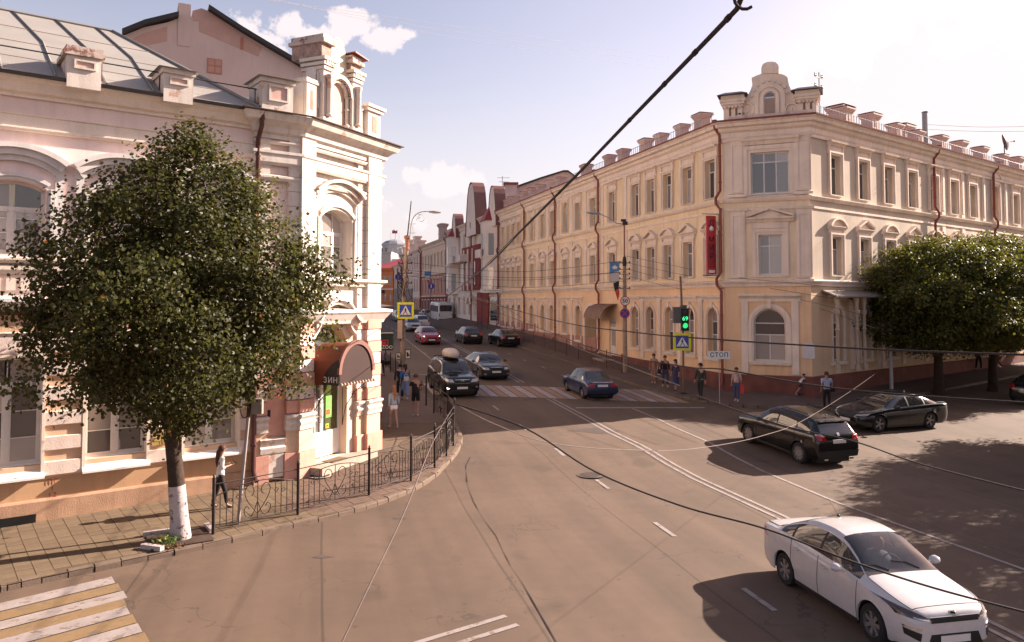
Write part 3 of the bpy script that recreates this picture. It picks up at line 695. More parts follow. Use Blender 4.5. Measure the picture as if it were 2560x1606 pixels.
for x in (15.3, 18.2, 21.6, 25.4, 28.9):
    for z0, z1 in ((6.75, 10.3), (11.05, 14.0)): at_fac(FR, 'pilaster', MB().box(x-.22, x+.22, -.07, 0, z0, z1).box(x-.12, x+.12, -.1, -.07, z0+.25, z1-.3), T)
# chamfer trim
mb = MB()
for x in (.69, 3.94):
    for z0, z1 in ((11.2, 14.1), (6.75, 10.35)):
        mb.box(x-.38, x+.38, -.07, 0, z0+.06, z1); mb.box(x-.3, x-.22, -.11, -.07, z0+.2, z1-.3); mb.box(x+.22, x+.3, -.11, -.07, z0+.2, z1-.3); mb.box(x-.3, x+.3, -.11, -.07, z1-.3, z1-.22); mb.box(x-.3, x+.3, -.11, -.07, z0+.12, z0+.2)
        mb.ext(x-.45, x+.45, [(0,z0-.14),(.16,z0-.14),(.16,z0),(0,z0+.05)]); mb.ext(x-.5, x+.5, [(0,z1-.02),(.14,z1-.02),(.18,z1+.1),(0,z1+.12)])
mb.box(1.0, 3.78, -.05, 0, 13.75, 14.1)
for a, b, d in ((.0,.16,.05),(.16,.36,.1)):
    mb.box(1.38-b, 1.38-a, -d, 0, 11.1, 13.36+b); mb.box(3.28+a, 3.28+b, -d, 0, 11.1, 13.36+b); mb.box(1.38-a, 3.28+a, -d, 0, 13.36+a, 13.36+b)
mb.ext(.95, 3.75, [(0,13.75),(.12,13.75),(.2,13.9),(.3,13.98),(.3,14.06),(0,14.1)])
for a, b, d in ((.0,.14,.05),(.14,.3,.1)):
    mb.box(1.72-b, 1.72-a, -d, 0, 6.9, 9.05+b); mb.box(2.88+a, 2.88+b, -d, 0, 6.9, 9.05+b); mb.box(1.72-a, 2.88+a, -d, 0, 9.05+a, 9.05+b)
mb.box(1.4, 3.2, -.07, 0, 9.38, 9.7); mb.ext(1.14, 3.46, [(0,9.7),(.14,9.7),(.2,9.8),(.3,9.88),(.3,9.95),(0,9.97)])
for s in (-1, 1):
    t = 9.96; xe = 2.3 + s*1.16; P = .52
    mb.add([(xe,-.3,t),(xe,0,t),(2.3,0,t+P-.14),(2.3,-.3,t+P-.14),(xe,-.32,t+.09),(xe,0,t+.09),(2.3,0,t+P),(2.3,-.32,t+P)], [(0,1,2,3),(4,5,6,7),(0,1,5,4),(1,2,6,5),(2,3,7,6),(3,0,4,7)])
mb.slab([(1.4,9.97),(3.2,9.97),(2.3,10.35)], -.08, 0)
for a, b, d in ((.0,.1,.05),(.1,.26,.1)):
    mb.arcband(2.21, 4.45, .79+a, .79+b, 0, pi, -d, 0, 20); mb.box(1.42-b, 1.42-a, -d, 0, 2.5, 4.45); mb.box(3.0+a, 3.0+b, -d, 0, 2.5, 4.45)
for x in (.98, 3.44): mb.box(x-.17, x+.17, -.08, 0, 1.9, 5.6)
mb.ext(.7, 3.72, [(0,5.6),(.08,5.6),(.08,5.74),(.16,5.84),(.24,5.9),(.24,5.98),(0,6.0)]); mb.box(2.13, 2.29, -.16, 0, 5.25, 5.6)
mb.ext(1.2, 3.25, [(0,2.35),(.12,2.35),(.15,2.5),(.05,2.55),(0,2.55)]); mb.ext(1.45, 3.1, [(0,6.85),(.12,6.85),(.15,6.93),(0,6.96)])
at_fac(FC, 'chamfer_trim', mb, T)
put_window(FC, BR, 2.33, 11.2, 1.9, 2.16, dep=.16, lower=(.34,.66), upper=(.34,.66), trans=(.76,), sill=True)
put_window(FC, BR, 2.3, 6.98, 1.16, 2.07, dep=.16, lower=(.45,), upper=(.45,), trans=(.72,))
put_window(FC, BR, 2.21, 2.55, 1.58, 1.9, .78, dep=.2, lower=(.5,), trans=(.5,.72))
FC.put('plaque', MB().slab([(-.27,-.42),(.27,-.42),(.3,-.3),(.3,.26),(.24,.34),(.1,.36),(0,.44),(-.1,.36),(-.24,.34),(-.3,.26),(-.3,-.3)], -.04, 0), BR, 4.05, 3.15, .012, mats=mat('pale_plaque', (.55,.50,.50), .5, .06, 3, .05))
# corner gable over the chamfer
def gq(x, y): return FC.q(1780 + x/5.4, 140 + y/5.4, .2)
out = [(405,868),(412,610),(470,560),(520,470),(545,400),(535,300),(600,270),(668,246),(668,170),(690,120),(740,95),(800,87),(860,95),(895,130),(906,170),(906,240),(975,262),(1018,290),(1040,400),(1085,500),(1150,585),(1175,640),(1180,868)]
P = [gq(*p) for p in out]
mb = MB(); mb.slab(P, -.25, .35); G1 = at_fac(FC, 'gable', mb, T, )
mb = MB()
Pm = [gq(*p) for p in [(668,246),(668,170),(690,120),(740,95),(800,87),(860,95),(895,130),(906,170),(906,240)]]; mb.slab(Pm, -.33, -.25)
ar = [gq(*p) for p in [(590,860),(590,380),(640,360),(785,330),(930,360),(985,385),(985,860)]]
x0, z0 = gq(712, 800); x1, z1 = gq(848, 560); cx = (x0+x1)/2; r = (x1-x0)/2
for a, b, d in ((r+.05, r+.2, .33), (r+.3, r+.5, .31)):
    mb.arcband(cx, z1, a, b, 0, pi, -d, -.25, 16); mb.box(cx-b, cx-a, -d, -.25, z0-.1, z1); mb.box(cx+a, cx+b, -d, -.25, z0-.1, z1)
for k in range(9):
    a = pi*(k+.5)/9; mb.box(cx + cos(a)*(r+.62) - .05, cx + cos(a)*(r+.62) + .05, -.33, -.25, z1 + sin(a)*(r+.62) - .05, z1 + sin(a)*(r+.62) + .05)
mb.box(cx-r-.2, cx+r+.2, -.36, -.25, z0-.12, z0-.02)
for sx in (470, 1095):       # scrolls
    c = gq(sx, 725); pts = []
    s = 1 if sx < 800 else -1
    for k in range(30):
        a = k/29*2.6*pi; rr = .42*(1 - k/34); pts.append((c[0] + s*rr*cos(a - pi*.35), -.29, c[1] + rr*sin(a - pi*.35)))
    mb.tube(pts, .05, 5)
at_fac(FC, 'gable_ornament', mb, T)
mb = MB(); mb.slab([(cx-r, z0), (cx+r, z0), (cx+r, z1)] + [(cx + r*cos(pi*i/10), z1 + r*sin(pi*i/10)) for i in range(1, 10)] + [(cx-r, z1)], -.262, -.252)
at_fac(FC, 'gable_window', mb, mat('niche_board', (.34,.24,.20), .8, .1, 2, .1))
mb = MB(); mb.slab([(cx-r, z1-.02), (cx+r, z1-.02)] + [(cx + r*cos(pi*i/10), z1 + r*sin(pi*i/10)) for i in range(1, 10)], -.272, -.264); at_fac(FC, 'pane', mb, GLASS)
mb = MB().box(cx-r, cx+r, -.29, -.262, z1-.05, z1+.03); at_fac(FC, 'window_bar', mb, FRAME)
for (xa, xb, yt, yb) in ((165, 410, 540, 875), (1160, 1410, 470, 840)):
    xl, zb = gq(xa, yb); xr, zt = gq(xb, yt); zb = 15.0; mb = MB(); w = xr - xl; c = (xl+xr)/2; H = zt - zb
    mb.box(c-w/2, c+w/2, -.45, .5, zb, zb+H*.55)
    for i in range(3): 
        e = .06*(i+1); mb.box(c-w/2-e, c+w/2+e, -.45-e, .5+e, zb+H*(.55+.1*i), zb+H*(.65+.1*i))
    mb.box(c-w/2-.12, c+w/2+.12, -.55, .6, zb+H*.85, zb+H)
    for k in range(5): mb.box(c-w/2+.1+k*(w-.2)/4-.04, c-w/2+.1+k*(w-.2)/4+.04, -.6, -.5, zb+H*.5, zb+H*.62)
    for k in (-.2, .12): 
        mb.box(c+k-.02, c+k+.1, -.452-.02, -.45, zb+.3, zb+.72)
    o = at_fac(FC, 'gable_pedestal', mb, T)
    mb = MB(); mb.cm = 0; mb.add([(c-w/2-.3,-.8,zb+H),(c+w/2+.3,-.8,zb+H),(c+w/2+.3,.8,zb+H),(c-w/2-.3,.8,zb+H),(c-w/2+.05,-.3,zb+H+.22),(c+w/2-.05,-.3,zb+H+.22),(c+w/2-.05,.3,zb+H+.22),(c-w/2+.05,.3,zb+H+.22)], [(0,3,2,1),(4,5,6,7),(0,1,5,4),(1,2,6,5),(2,3,7,6),(3,0,4,7)])
    at_fac(FC, 'pedestal_cap', mb, M['darkmetal'])
    mb = MB()
    for k in (-.14, .18): mb.box(c+k-.05, c+k+.05, -.475, -.452, zb+.3, zb+.75)
    at_fac(FC, 'pedestal_slots', mb, mat('painted_slot_shade', (.2,.12,.09), .9, .1))  # proud dark strips; the shade inside slots painted as colour
mb = MB()
for a, b in ((.35, 1.15), (1.35, 3.15), (3.35, 4.15)): mb.box(a, b, -.48, .1, 15.02, 15.25)
at_fac(FC, 'gable_base', mb, M['pinkbrick'])
# roof, back walls
def off_pts(d): 
    mbx = MB(); sweep(mbx, PL, [(d, 0), (d, 0)]); v = mbx.v[::2]; return [Vector((a, b)) for a, b, c in v]
e1, e2 = off_pts(.5), off_pts(-6.5); mb = MB()
for i in range(3):
    a, b, c, d = e1[i], e1[i+1], e2[i+1], e2[i]; mb.quad((a.x,a.y,15.12),(b.x,b.y,15.12),(c.x,c.y,16.6),(d.x,d.y,16.6))
e3 = off_pts(-12)
for i in range(3):
    a, b, c, d = e2[i], e2[i+1], e3[i+1], e3[i]; mb.quad((a.x,a.y,16.6),(b.x,b.y,16.6),(c.x,c.y,15.12),(d.x,d.y,15.12))
    mb.quad((c.x,c.y,15.12),(d.x,d.y,15.12),(d.x,d.y,0),(c.x,c.y,0))
wobj('roof', mb, M['redroof'], BR)
mb = MB()
for F, s in ((FM, 0), (FR, FR.L)):
    a = F.w(s, 0); b = F.w(s, 0, -12); mb.quad(a, b, (b.x, b.y, 15.1), (a.x, a.y, 15.1)); c = F.w(s, 0, -6.5); mb.add([(a.x,a.y,15.1),(b.x,b.y,15.1),(c.x,c.y,16.6)], [(0,1,2)])
wobj('end_wall', mb, M['ochre_side'], BR, fixn=False)
# chimneys
def chim_mesh(w=.85, d=.7, h=1.3):
    mb = MB(); mb.box(-w/2, w/2, -d/2, d/2, -.6, h*.72); mb.box(-w/2-.04, w/2+.04, -d/2-.04, d/2+.04, h*.2, h*.26)
    for i in range(3): e = .05*(i+1); mb.box(-w/2-e, w/2+e, -d/2-e, d/2+e, h*(.72+.07*i), h*(.79+.07*i))
    mb.box(-.12, .12, -d/2-.02, -d/2, h*.36, h*.6)
    a = MB(); W = w/2+.17; D = d/2+.17; a.add([(-W,-D,h*.97),(W,-D,h*.97),(W,D,h*.97),(-W,D,h*.97),(-W*.35,-D*.35,h*1.06),(W*.35,-D*.35,h*1.06),(W*.35,D*.35,h*1.06),(-W*.35,D*.35,h*1.06)], [(0,3,2,1),(4,5,6,7),(0,1,5,4),(1,2,6,5),(2,3,7,6),(3,0,4,7)])
    return mb.mesh('chimney', M['pinkbrick']), a.mesh('chimney_cap', M['redmetal'])
cm1, cm2 = chim_mesh(); cmt = {}
pal = mat('pale_chimney', (.52,.38,.33), .9, .12, 2, .3); cb = MB(); 
cm3 = cm1.copy(); cm3.materials.clear(); cm3.materials.append(pal)
def chimney(F, s, z=15.25, d=-.75, sc=1., rt=None, mesh=None, cap=None):
    c = F.put('chimney', mesh or cm1, rt or BR, s, z, d); c.scale = (sc, sc, sc); obj('chimney_cap', cap or cm2, c); return c
for px, py in ((1755,287),(1705,308),(1653,330),(1615,350),(1559,375),(1524,392),(1466,418),(1403,455),(1378,478),(1352,492),(1332,502),(1312,512),(1292,522),(1280,532),(1267,538)):
    s, h = FM.q(px, py, -.75); chimney(FM, s, 15.25, -.75, random.uniform(.75, .95), mesh=random.choice((cm1, cm3, cm3)))
for px, py in ((2110,275),(2175.6,291),(2237,312),(2291,325),(2348,340),(2398,357),(2450,372),(2502,395),(2540,395)):
    s, h = FR.q(px, py, -.75); chimney(FR, s, 15.25, -.75, random.uniform(.82, .98))
for s in (4.6, 12.6): chimney(FR, s+3.6, 15.8, -2.8, 1.25, mesh=cm1)
mb = MB()
for F, a, b in ((FM, .5, 40.8), (FR, 1.2, 46)):
    x = a
    while x < b:
        p = F.w(x, 15.15, -.15); mb.box(p.x-.012, p.x+.012, p.y-.012, p.y+.012, 15.1, 15.85); x += .28
    for z in (15.8, 15.2): mb.tube([F.w(a, z, -.15), F.w(b, z, -.15)], .016, 4)
wobj('roof_railing', mb, M['greymetal'], BR, fixn=False)
# downpipes
def downpipe(F, s, z1, z0, kinks, m=None, d=.2, r=.075, rt=None):
    pts = [F.w(s, z1, .5), F.w(s, z1-.25, .48), F.w(s, z1-.6, d)]
    for zk, dx in kinks: pts += [F.w(s, zk+.55, d), F.w(s+dx, zk+.2, d+.1), F.w(s+dx, zk-.1, d+.1), F.w(s, zk-.45, d)]
    pts += [F.w(s, z0+.25, d), F.w(s+.02, z0, d+.22)]
    mb = MB(); mb.tube(pts, r, 8); z = z0 + 1
    mb.lathe(tuple(pts[0]), [(r, -.1), (r*1.9, .12), (r*1.9, .2)], 8)
    while z < z1 - 1: q = F.w(s, z, d); mb.lathe((q.x, q.y, z), [(r*1.35,-.03),(r*1.35,.03)], 8); z += 1.4
    return wobj('downpipe', mb, m or M['redmetal'], rt or BR, smooth=radians(40))
for s in (41.85, 25.9, 16.85, 8.5, -.15): downpipe(FM, s, 15.0, fbase(40 + (41.9-s)*.955) + .1, ((10.9, -.28), (6.6, -.28)))
for s in (13.75, 22.9): downpipe(FR, s, 15.0, 1.2, ((10.9, .3), (6.6, -.3)))
# carriage arch and entrance with its awning
mb = MB(); mb.arcband(24.25, 4.3, 1.15, 1.4, 0, pi, -.14, 0, 16, sz=.85); mb.box(22.85, 23.1, -.14, 0, 1.8, 4.3); mb.box(25.4, 25.65, -.14, 0, 1.8, 4.3); at_fac(FM, 'archway_surround', mb, T)
mb = MB(); mb.slab([(23.1,.8),(25.4,.8),(25.4,4.3),(25.1,4.9),(24.25,5.25),(23.4,4.9),(23.1,4.3)], 1.2, 1.3); at_fac(FM, 'gate', mb, mat('brown_gate', (.16,.07,.05), .7, .2, 2, .2))
mb = MB(); mb.quad((23.1,.3,.8),(23.1,1.3,.8),(23.1,1.3,5.2),(23.1,.3,5.2)); mb.quad((25.4,.3,.8),(25.4,1.3,.8),(25.4,1.3,5.2),(25.4,.3,5.2)); mb.quad((23.1,.3,5.25),(25.4,.3,5.25),(25.4,1.3,5.25),(23.1,1.3,5.25)); at_fac(FM, 'archway_lining', mb, M['ochre'], fixn=False)
dr = FM.put('door', MB().box(27.32-27.85, 28.38-27.85, .1, .16, 1.6, 3.85).box(-.5, .5, .1, .15, 3.9, 4.28), BR, 27.85, 0, 0, mats=FRAME)
obj('pane', MB().box(-.3, .3, .085, .098, 2.5, 3.6).box(-.42, .42, .085, .098, 3.97, 4.2), dr, mats=GLASS); obj('handle', MB().tube([(.38,.06,2.4),(.38,.04,2.45),(.38,.04,2.85),(.38,.06,2.9)], .015, 6), dr, mats=M['greymetal'])
mb = MB(); n = 10; RA_ = 1.0
for k in range(n):
    a0, a1 = pi*.5*k/n, pi*.5*(k+1)/n
    for (x0, x1) in [(25.75 + i*.42, 25.75 + i*.42 + .4) for i in range(7)]:
        mb.quad((x0,-1.25*sin(a0)-.02,4.4+RA_*cos(a0)),(x1,-1.25*sin(a0)-.02,4.4+RA_*cos(a0)),(x1,-1.25*sin(a1)-.02,4.4+RA_*cos(a1)),(x0,-1.25*sin(a1)-.02,4.4+RA_*cos(a1)))
for i in range(8): mb.tube([(25.73+i*.42, -1.27*sin(pi*.5*k/n)-.02, 4.41+RA_*cos(pi*.5*k/n)) for k in range(n+1)], .025, 4)
aw = at_fac(FM, 'awning', mb, mat('brown_awning', (.27,.16,.11), .6, .15, 2, .1), fixn=False)
mb = MB(); mb.flat([(26.9,-1.2),(28.9,-1.2),(28.9,0),(26.9,0)], 1.0, 1.62); mb.flat([(26.9,-1.55),(28.9,-1.55),(28.9,-1.2),(26.9,-1.2)], 1.0, 1.42); at_fac(FM, 'doorstep', mb, M['concrete'])
# canopy with turned posts at the side street windows
mb = MB(); mb.add([(.95,-.05,6.2),(6.4,-.05,6.2),(6.4,-.05,6.12),(.95,-.05,6.12),(.8,-.95,5.9),(6.5,-.95,5.9),(6.5,-.95,5.82),(.8,-.95,5.82)], [(0,1,5,4),(3,2,6,7),(4,5,6,7),(0,3,7,4),(1,2,6,5)]); at_fac(FR, 'canopy', mb, mat('canopy_tin', (.26,.22,.20), .5, .1, 2, .05))
mb = MB()
TP = mat('shaded_post_paint', (.48,.36,.28), .9, .15, 1, .2)  # trim tone darkened: the shade on these posts put into the colour
for x in (1.35, 1.75 + 1.55, 4.05, 6.1):
    mb.lathe((x,-.62,2.0), [(.14,0),(.14,.3),(.08,.34),(.1,1.2),(.09,2.1),(.14,2.16),(.08,2.24),(.09,2.9),(.15,3.0),(.15,3.15),(.08,3.2),(.12,3.6),(.16,3.8)], 10)
at_fac(FR, 'canopy_post', mb, TP, smooth=radians(40))
# vertical red shop sign near the corner
s_, h_ = FM.q(1180 + 1860/3.024, 400 + 690/3.024, .8)
BAN = thing('banner_sign', tuple(FM.w(41.45, 7.4, .15)), 'tall narrow red shop sign with dark letters hung beside the corner drainpipe', 'sign', rz=FM.rz)
obj('board', MB().box(-.05, .05, -.66, -.1, -.35, 2.75), BAN, mats=mat('sign_red', (.50,.035,.035), .4, .12, 1, .02))
obj('bracket', MB().tube([(0,.1,2.85),(0,-.9,2.85)], .02, 5).tube([(0,.1,-.42),(0,-.9,-.42)], .02, 5).tube([(0,.1,2.85),(0,.1,-.42)], .015, 5), BAN, mats=M['darkmetal'])
obj('lower_panel', MB().box(-.056, .056, -.62, -.14, -.05, 1.3), BAN, mats=mat('sign_darkred', (.28,.02,.025), .4, .1, 1, .02))
obj('price_strip', MB().box(-.06, .06, -.56, -.2, -.28, -.14), BAN, mats=M['white'])
def text(name, body, size, parent, loc, rot, m, ext=.004, align='CENTER', spacing=1., bold=0, scale=(1,1,1), xf=None):
    c = bpy.data.curves.new(name, 'FONT'); c.body = body; c.size = size; c.align_x = align; c.align_y = 'CENTER'; c.extrude = ext; c.offset = bold; c.resolution_u = 2; c.space_character = spacing; c.materials.append(m)
    o = bpy.data.objects.new(name, c); me = bpy.data.meshes.new_from_object(o); bpy.data.objects.remove(o); bpy.data.curves.remove(c)
    o = bpy.data.objects.new(name, me); COL.objects.link(o); o.parent = parent; o.location = loc; o.rotation_euler = rot; o.scale = scale
    return o
DK = mat('letter_dark', (.05,.012,.015), .5, 0)
for i, ch in enumerate('Д МИР'):
    if ch == ' ': continue
    for sx in (-1, 1): text('letter', ch, .42, BAN, (sx*.062, -.38, 2.35 - i*.44), (pi/2, 0, sx*pi/2), DK, .003, bold=.004)
obj('emblem', MB().lathe((0,-.38,1.93), [(.0,-.0),(.1,.02),(.15,.1),(.12,.2),(.05,.3)], 8), BAN, mats=M['white'])
# ------------------------------------------------------------ the pink and cream corner building on the left
FL, FK, FN = Fac(LC - D2*32, LC), Fac(LC, LD), Fac(LD, LD + D1*45)
BL = thing('merchant_house', (LC.x, LC.y, .3), 'two storey pink and cream house with crumbling white corner attic behind the tree', 'building')
def lf(F, name, mb, m, **kw): return F.put(name, mb, BL, mats=m, **kw)
WC = [24.72 - 2.4*2, 24.72 - 2.4, 24.72, 27.12, 29.52]; WC = [24.72 - 2.4*k for k in range(1, 8)] + [24.72, 27.12, 29.52]; WC.sort()
GB, GT_ = 1.6, 4.22; GW = 1.5; UB, UT, UW, UR = 6.78, 8.42, 1.4, .2
mb = MB(); wall(mb, 0, 32, -.3, 1.28, []); lf(FL, 'wall', mb, M['orangewall'])
mb = MB(); wall(mb, 0, 32, 1.28, 5.72, [(c-GW/2, c+GW/2, GB, GT_, .06) for c in WC], .3); lf(FL, 'wall', mb, M['bandorange'])
mb = MB(); wall(mb, 0, 32, 5.72, 11.1, [(c-UW/2, c+UW/2, UB, UT, UR) for c in WC], .34); lf(FL, 'wall', mb, M['pinkwall'])
# banded piers: each light course is a block of its own
bl_m = {}
for i, c in enumerate(WC[:-1] + [WC[-1]]):
    a, b = c + GW/2 + .03, c + 2.4 - GW/2 - .03
    if c == WC[-1]: b = 30.6
    for k in range(5):
        z0 = 1.32 + k*.615
        key = (round(b-a, 2)); 
        if key not in bl_m: bl_m[key] = MB().ext(0, b-a, [(0,0),(.05,.0),(.062,.012),(.062,.33),(.05,.342),(0,.345)]).mesh('plaster_band', M['salmon_lt'])
        if c > 19: FL.put('plaster_band', bl_m[key], BL, a, z0)
    if c <= 19:
        mb = MB(); [mb.ext(a, b, [(0,1.32+k*.615),(.06,1.32+k*.615),(.06,1.66+k*.615),(0,1.66+k*.615)]) for k in range(5)]; tag(lf(FL, 'plaster_bands_far', mb, M['salmon_lt']), kind='stuff')
# broken plaster patch with bare bricks beside the tree
x = 27.95
for r in range(4):
    for k in range(2):
        lf(FL, 'brick', MB().box(x+.02+k*.19+(r%2)*.06, x+.19+k*.19+(r%2)*.06, -.075, -.0, 1.78+r*.1, 1.865+r*.1), mat('ochre_brick', (.45,.30,.10), .95, .25, 4, .5))
CR, WW = M['cream'], M['white_worn']
PLF = [FL.o, LC, LD, LD + D1*45]
def swl(name, prof, m, z=0., pts=None, **kw):
    mb = MB(); sweep(mb, pts or PLF, prof, z); return wobj(name, mb, m, BL, **kw)
LP = LC - D2*1.35         # where the corner bay starts
LFP = [FL.o, LP]
BAY = [LP + FL.n*.0, LP + FL.n*.14, LC + FL.n*.14 - FL.u*0.0, ]
def offc(d):               # plan line of the corner bay standing d proud
    k = (FL.n + FK.n); k = k/k.length_squared*2
    return [LP, LP + FL.n*d, LC + k*d, LD + FK.n*d + FK.u*d, LD - FK.n*.6 + FK.u*d]
# main cornice group
swl('cornice', [(0,-.42),(.08,-.42),(.08,-.34),(.2,-.3),(.26,-.2),(.3,-.12),(.42,-.05),(.46,.04),(0,.06)], CR, 11.08, LFP)
swl('gutter', [(.42,-.02),(.56,-.02),(.58,.05),(.5,.06),(.45,.08),(.42,.08)], M['darkmetal'], 11.12, LFP)
swl('frieze_moulding', [(0,0),(.05,0),(.07,.1),(.05,.38),(.09,.4),(.09,.42),(0,.43)], CR, 9.83, LFP)
swl('frieze_moulding', [(0,-.04),(.1,-.04),(.14,.02),(.14,.06),(0,.1)], CR, 9.86, LFP)
# string between the floors
swl('string_course', [(0,0),(.08,0),(.1,.06),(.2,.16),(.24,.2),(.24,.28),(0,.3)], M['white'], 5.42, LFP)
swl('string_course', [(0,0),(.05,0),(.06,.06),(0,.08)], M['redmetal'], 5.3, LFP)
swl('string_course', [(0,0),(.06,0),(.1,.1),(.1,.2),(0,.24)], CR, 6.3, LFP)
swl('sill_course', [(0,0),(.1,0),(.16,.08),(.16,.13),(0,.16)], CR, 6.56, LFP)
swl('lintel_band', [(0,0),(.04,0),(.04,.45),(.08,.5),(0,.52)], M['salmon_lt'], 4.36, LFP)
swl('plinth', [(0,-1.2),(.1,-1.2),(.1,.72),(.07,.76),(0,.77)], mat('plinth_base', (.42,.25,.16), .95, .22, 1.2, .5, streak=.4, stain=((.24,.13,.09), .62, 1.6)), 0, LFP)
for c in WC:
    put_window(FL, BL, c, GB, GW, GT_ - GB, .06, dep=.22, sill=False, lower=(.48,), upper=(.48,), trans=(.25,.5,.77), fr=.09, bar=.05) if 0 else None
def grid_window(F, root, a, h, w, H, rise, dep, mull=.12, cols=2, transom=.765, bars=(.26,.51), top_mid=True):
    key = ('gw', w, H, rise, transom, bars, cols)
    if key not in WCACHE:
        f = MB(); x0, x1 = -w/2, w/2; fr = .085; ww = w/2
        f.box(x0, x0+fr, 0, .07, 0, H); f.box(x1-fr, x1, 0, .07, 0, H); f.box(x0+fr, x1-fr, 0, .07, 0, fr)
        R = (ww*ww + rise*rise)/(2*rise); cz = H + rise - R; a0 = math.asin(ww/R); f.arcband(0, cz, R-fr, R, pi/2-a0, pi/2+a0, 0, .07, 10)
        zt = H*transom; f.box(x0+fr, x1-fr, -.01, .07, zt-.045, zt+.045)
        xs = [x0 + w*i/cols for i in range(cols+1)]
        for x in xs[1:-1]:
            f.box(x-mull/2, x+mull/2, -.012, .07, fr, zt-.045); f.box(x-.012, x+.012, -.004, .04, zt+.045, H+rise-fr)
        panes = []
        for i in range(cols):
            xa = xs[i] + (fr if i == 0 else mull/2); xb = xs[i+1] - (fr if i == cols-1 else mull/2); zz = [fr] + [zt*b/transom for b in bars] + [zt-.045]
            f.box(xa, xa+.035, -.006, .05, fr, zt-.045); f.box(xb-.035, xb, -.006, .05, fr, zt-.045); f.box(xa, xb, -.006, .05, fr, fr+.035); f.box(xa, xb, -.006, .05, zt-.08, zt-.045)
            for q in range(len(zz)-1):
                if q: f.box(xa, xb, .0, .03, zz[q]-.012, zz[q]+.012)
                panes.append(MB().slab([(xa, zz[q]+.01), (xb, zz[q]+.01), (xb, zz[q+1]-.01), (xa, zz[q+1]-.01)], .02, .03).mesh('pane', GLASS))
            def tz(x): return cz + sqrt(max(.01, (R-fr)**2 - x*x))
            panes.append(MB().slab([(xa, zt+.04), (xb, zt+.04)] + [(xb+(xa-xb)*j/4, tz(xb+(xa-xb)*j/4)) for j in range(5)], .02, .03).mesh('pane', GLASS))
        WCACHE[key] = (f.mesh('window_frame', FRAME), panes)
    fm, panes = WCACHE[key]; wn = F.put('window', fm, root, a, h, -dep)
    for p in panes: obj('pane', p, wn)
    return wn
for c in WC:
    w_ = grid_window(FL, BL, c, GB, GW, GT_ - GB, .06, .22)
    key = 'gsill'
    if key not in WCACHE: WCACHE[key] = MB().ext(-GW/2-.04, GW/2+.04, [(-.22,.03),(.2,-.26),(.2,-.31),(.17,-.32),(-.0,-.2)]).mesh('sill', M['white'])
    obj('sill', WCACHE[key], w_, (0, -.22, 0))
    grid_window(FL, BL, c, UB, UW, UT - UB, UR, .26, transom=.7, bars=(.33,.55))
    mb = MB(); ww = UW/2
    R = (ww*ww + UR*UR)/(2*UR); cz = UT + UR - R; a0 = math.asin(ww/R)
    for r0, r1, d in ((.0,.08,.05),(.08,.17,.1)):
        mb.arcband(0, cz, R+r0, R+r1, pi/2-a0, pi/2+a0, -d, 0, 12); mb.box(-ww-r1, -ww-r0, -d, 0, UB, UT+.01); mb.box(ww+r0, ww+r1, -d, 0, UB, UT+.01)
    W2 = ww + .36; mb.box(-W2, -W2+.18, -.07, 0, UB, 9.0); mb.box(W2-.18, W2, -.07, 0, UB, 9.0)
    rr = .4; E = W2 + .1; R2 = (E*E + rr*rr)/(2*rr); c2_ = 9.5 - R2; a2 = math.asin(E/R2)
    mb.arcband(0, c2_, R2-.42, R2-.28, pi/2-a2, pi/2+a2, -.1, 0, 14); mb.arcband(0, c2_, R2-.28, R2-.12, pi/2-a2, pi/2+a2, -.2, 0, 14); mb.arcband(0, c2_, R2-.12, R2, pi/2-a2, pi/2+a2, -.3, 0, 14)
    FL.put('window_surround', mb, BL, c, 0, mats=mat('bluish_white_trim', (.66,.60,.57), .85, .1, 1, .2, streak=.3))
    mb = MB(); R3 = R2 - .45; mb.slab([(-E+.16, 8.66)] + [(-sin(a2*.92)*R3*(1-2*j/10), c2_ + sqrt(R3*R3 - (sin(a2*.92)*R3*(1-2*j/10))**2)) for j in range(11)] + [(E-.16, 8.66)], -.04, 0)
    wmk = mb
    mb = MB()
    for a, b in ((-.62,-.2),(-.1,.1),(.2,.62)): mb.box(a, b, -.05, 0, 5.9, 6.2)
    FL.put('apron_panel', mb, BL, c, 0, mats=CR)
# side casings of the ground windows
for c in WC:
    FL.put('window_casing', MB().box(-GW/2-.04, -GW/2+.03, -.07, .2, GB-.25, GT_+.05).box(GW/2-.03, GW/2+.04, -.07, .2, GB-.25, GT_+.05).box(-GW/2, GW/2, -.07, .1, GT_+.05, GT_+.12), BL, c, 0, mats=CR)
lf(FL, 'cellar_vent', MB().box(24.1, 25.36, -.115, -.09, .1, .44), M['black'])
for ch, dx, dz in (('П',-.06,1.15),('Г',.07,1.15),('↓',0,.99),('1',-.05,.82),('2',.06,.82)):
    text('stencil_mark', ch if ch != '↓' else 'I', .17, BL, tuple(FL.w(25.7+dx, dz, .012) - BL.location), (pi/2, 0, FL.rz), mat('red_stencil', (.30,.03,.02), .8, .1), .002)
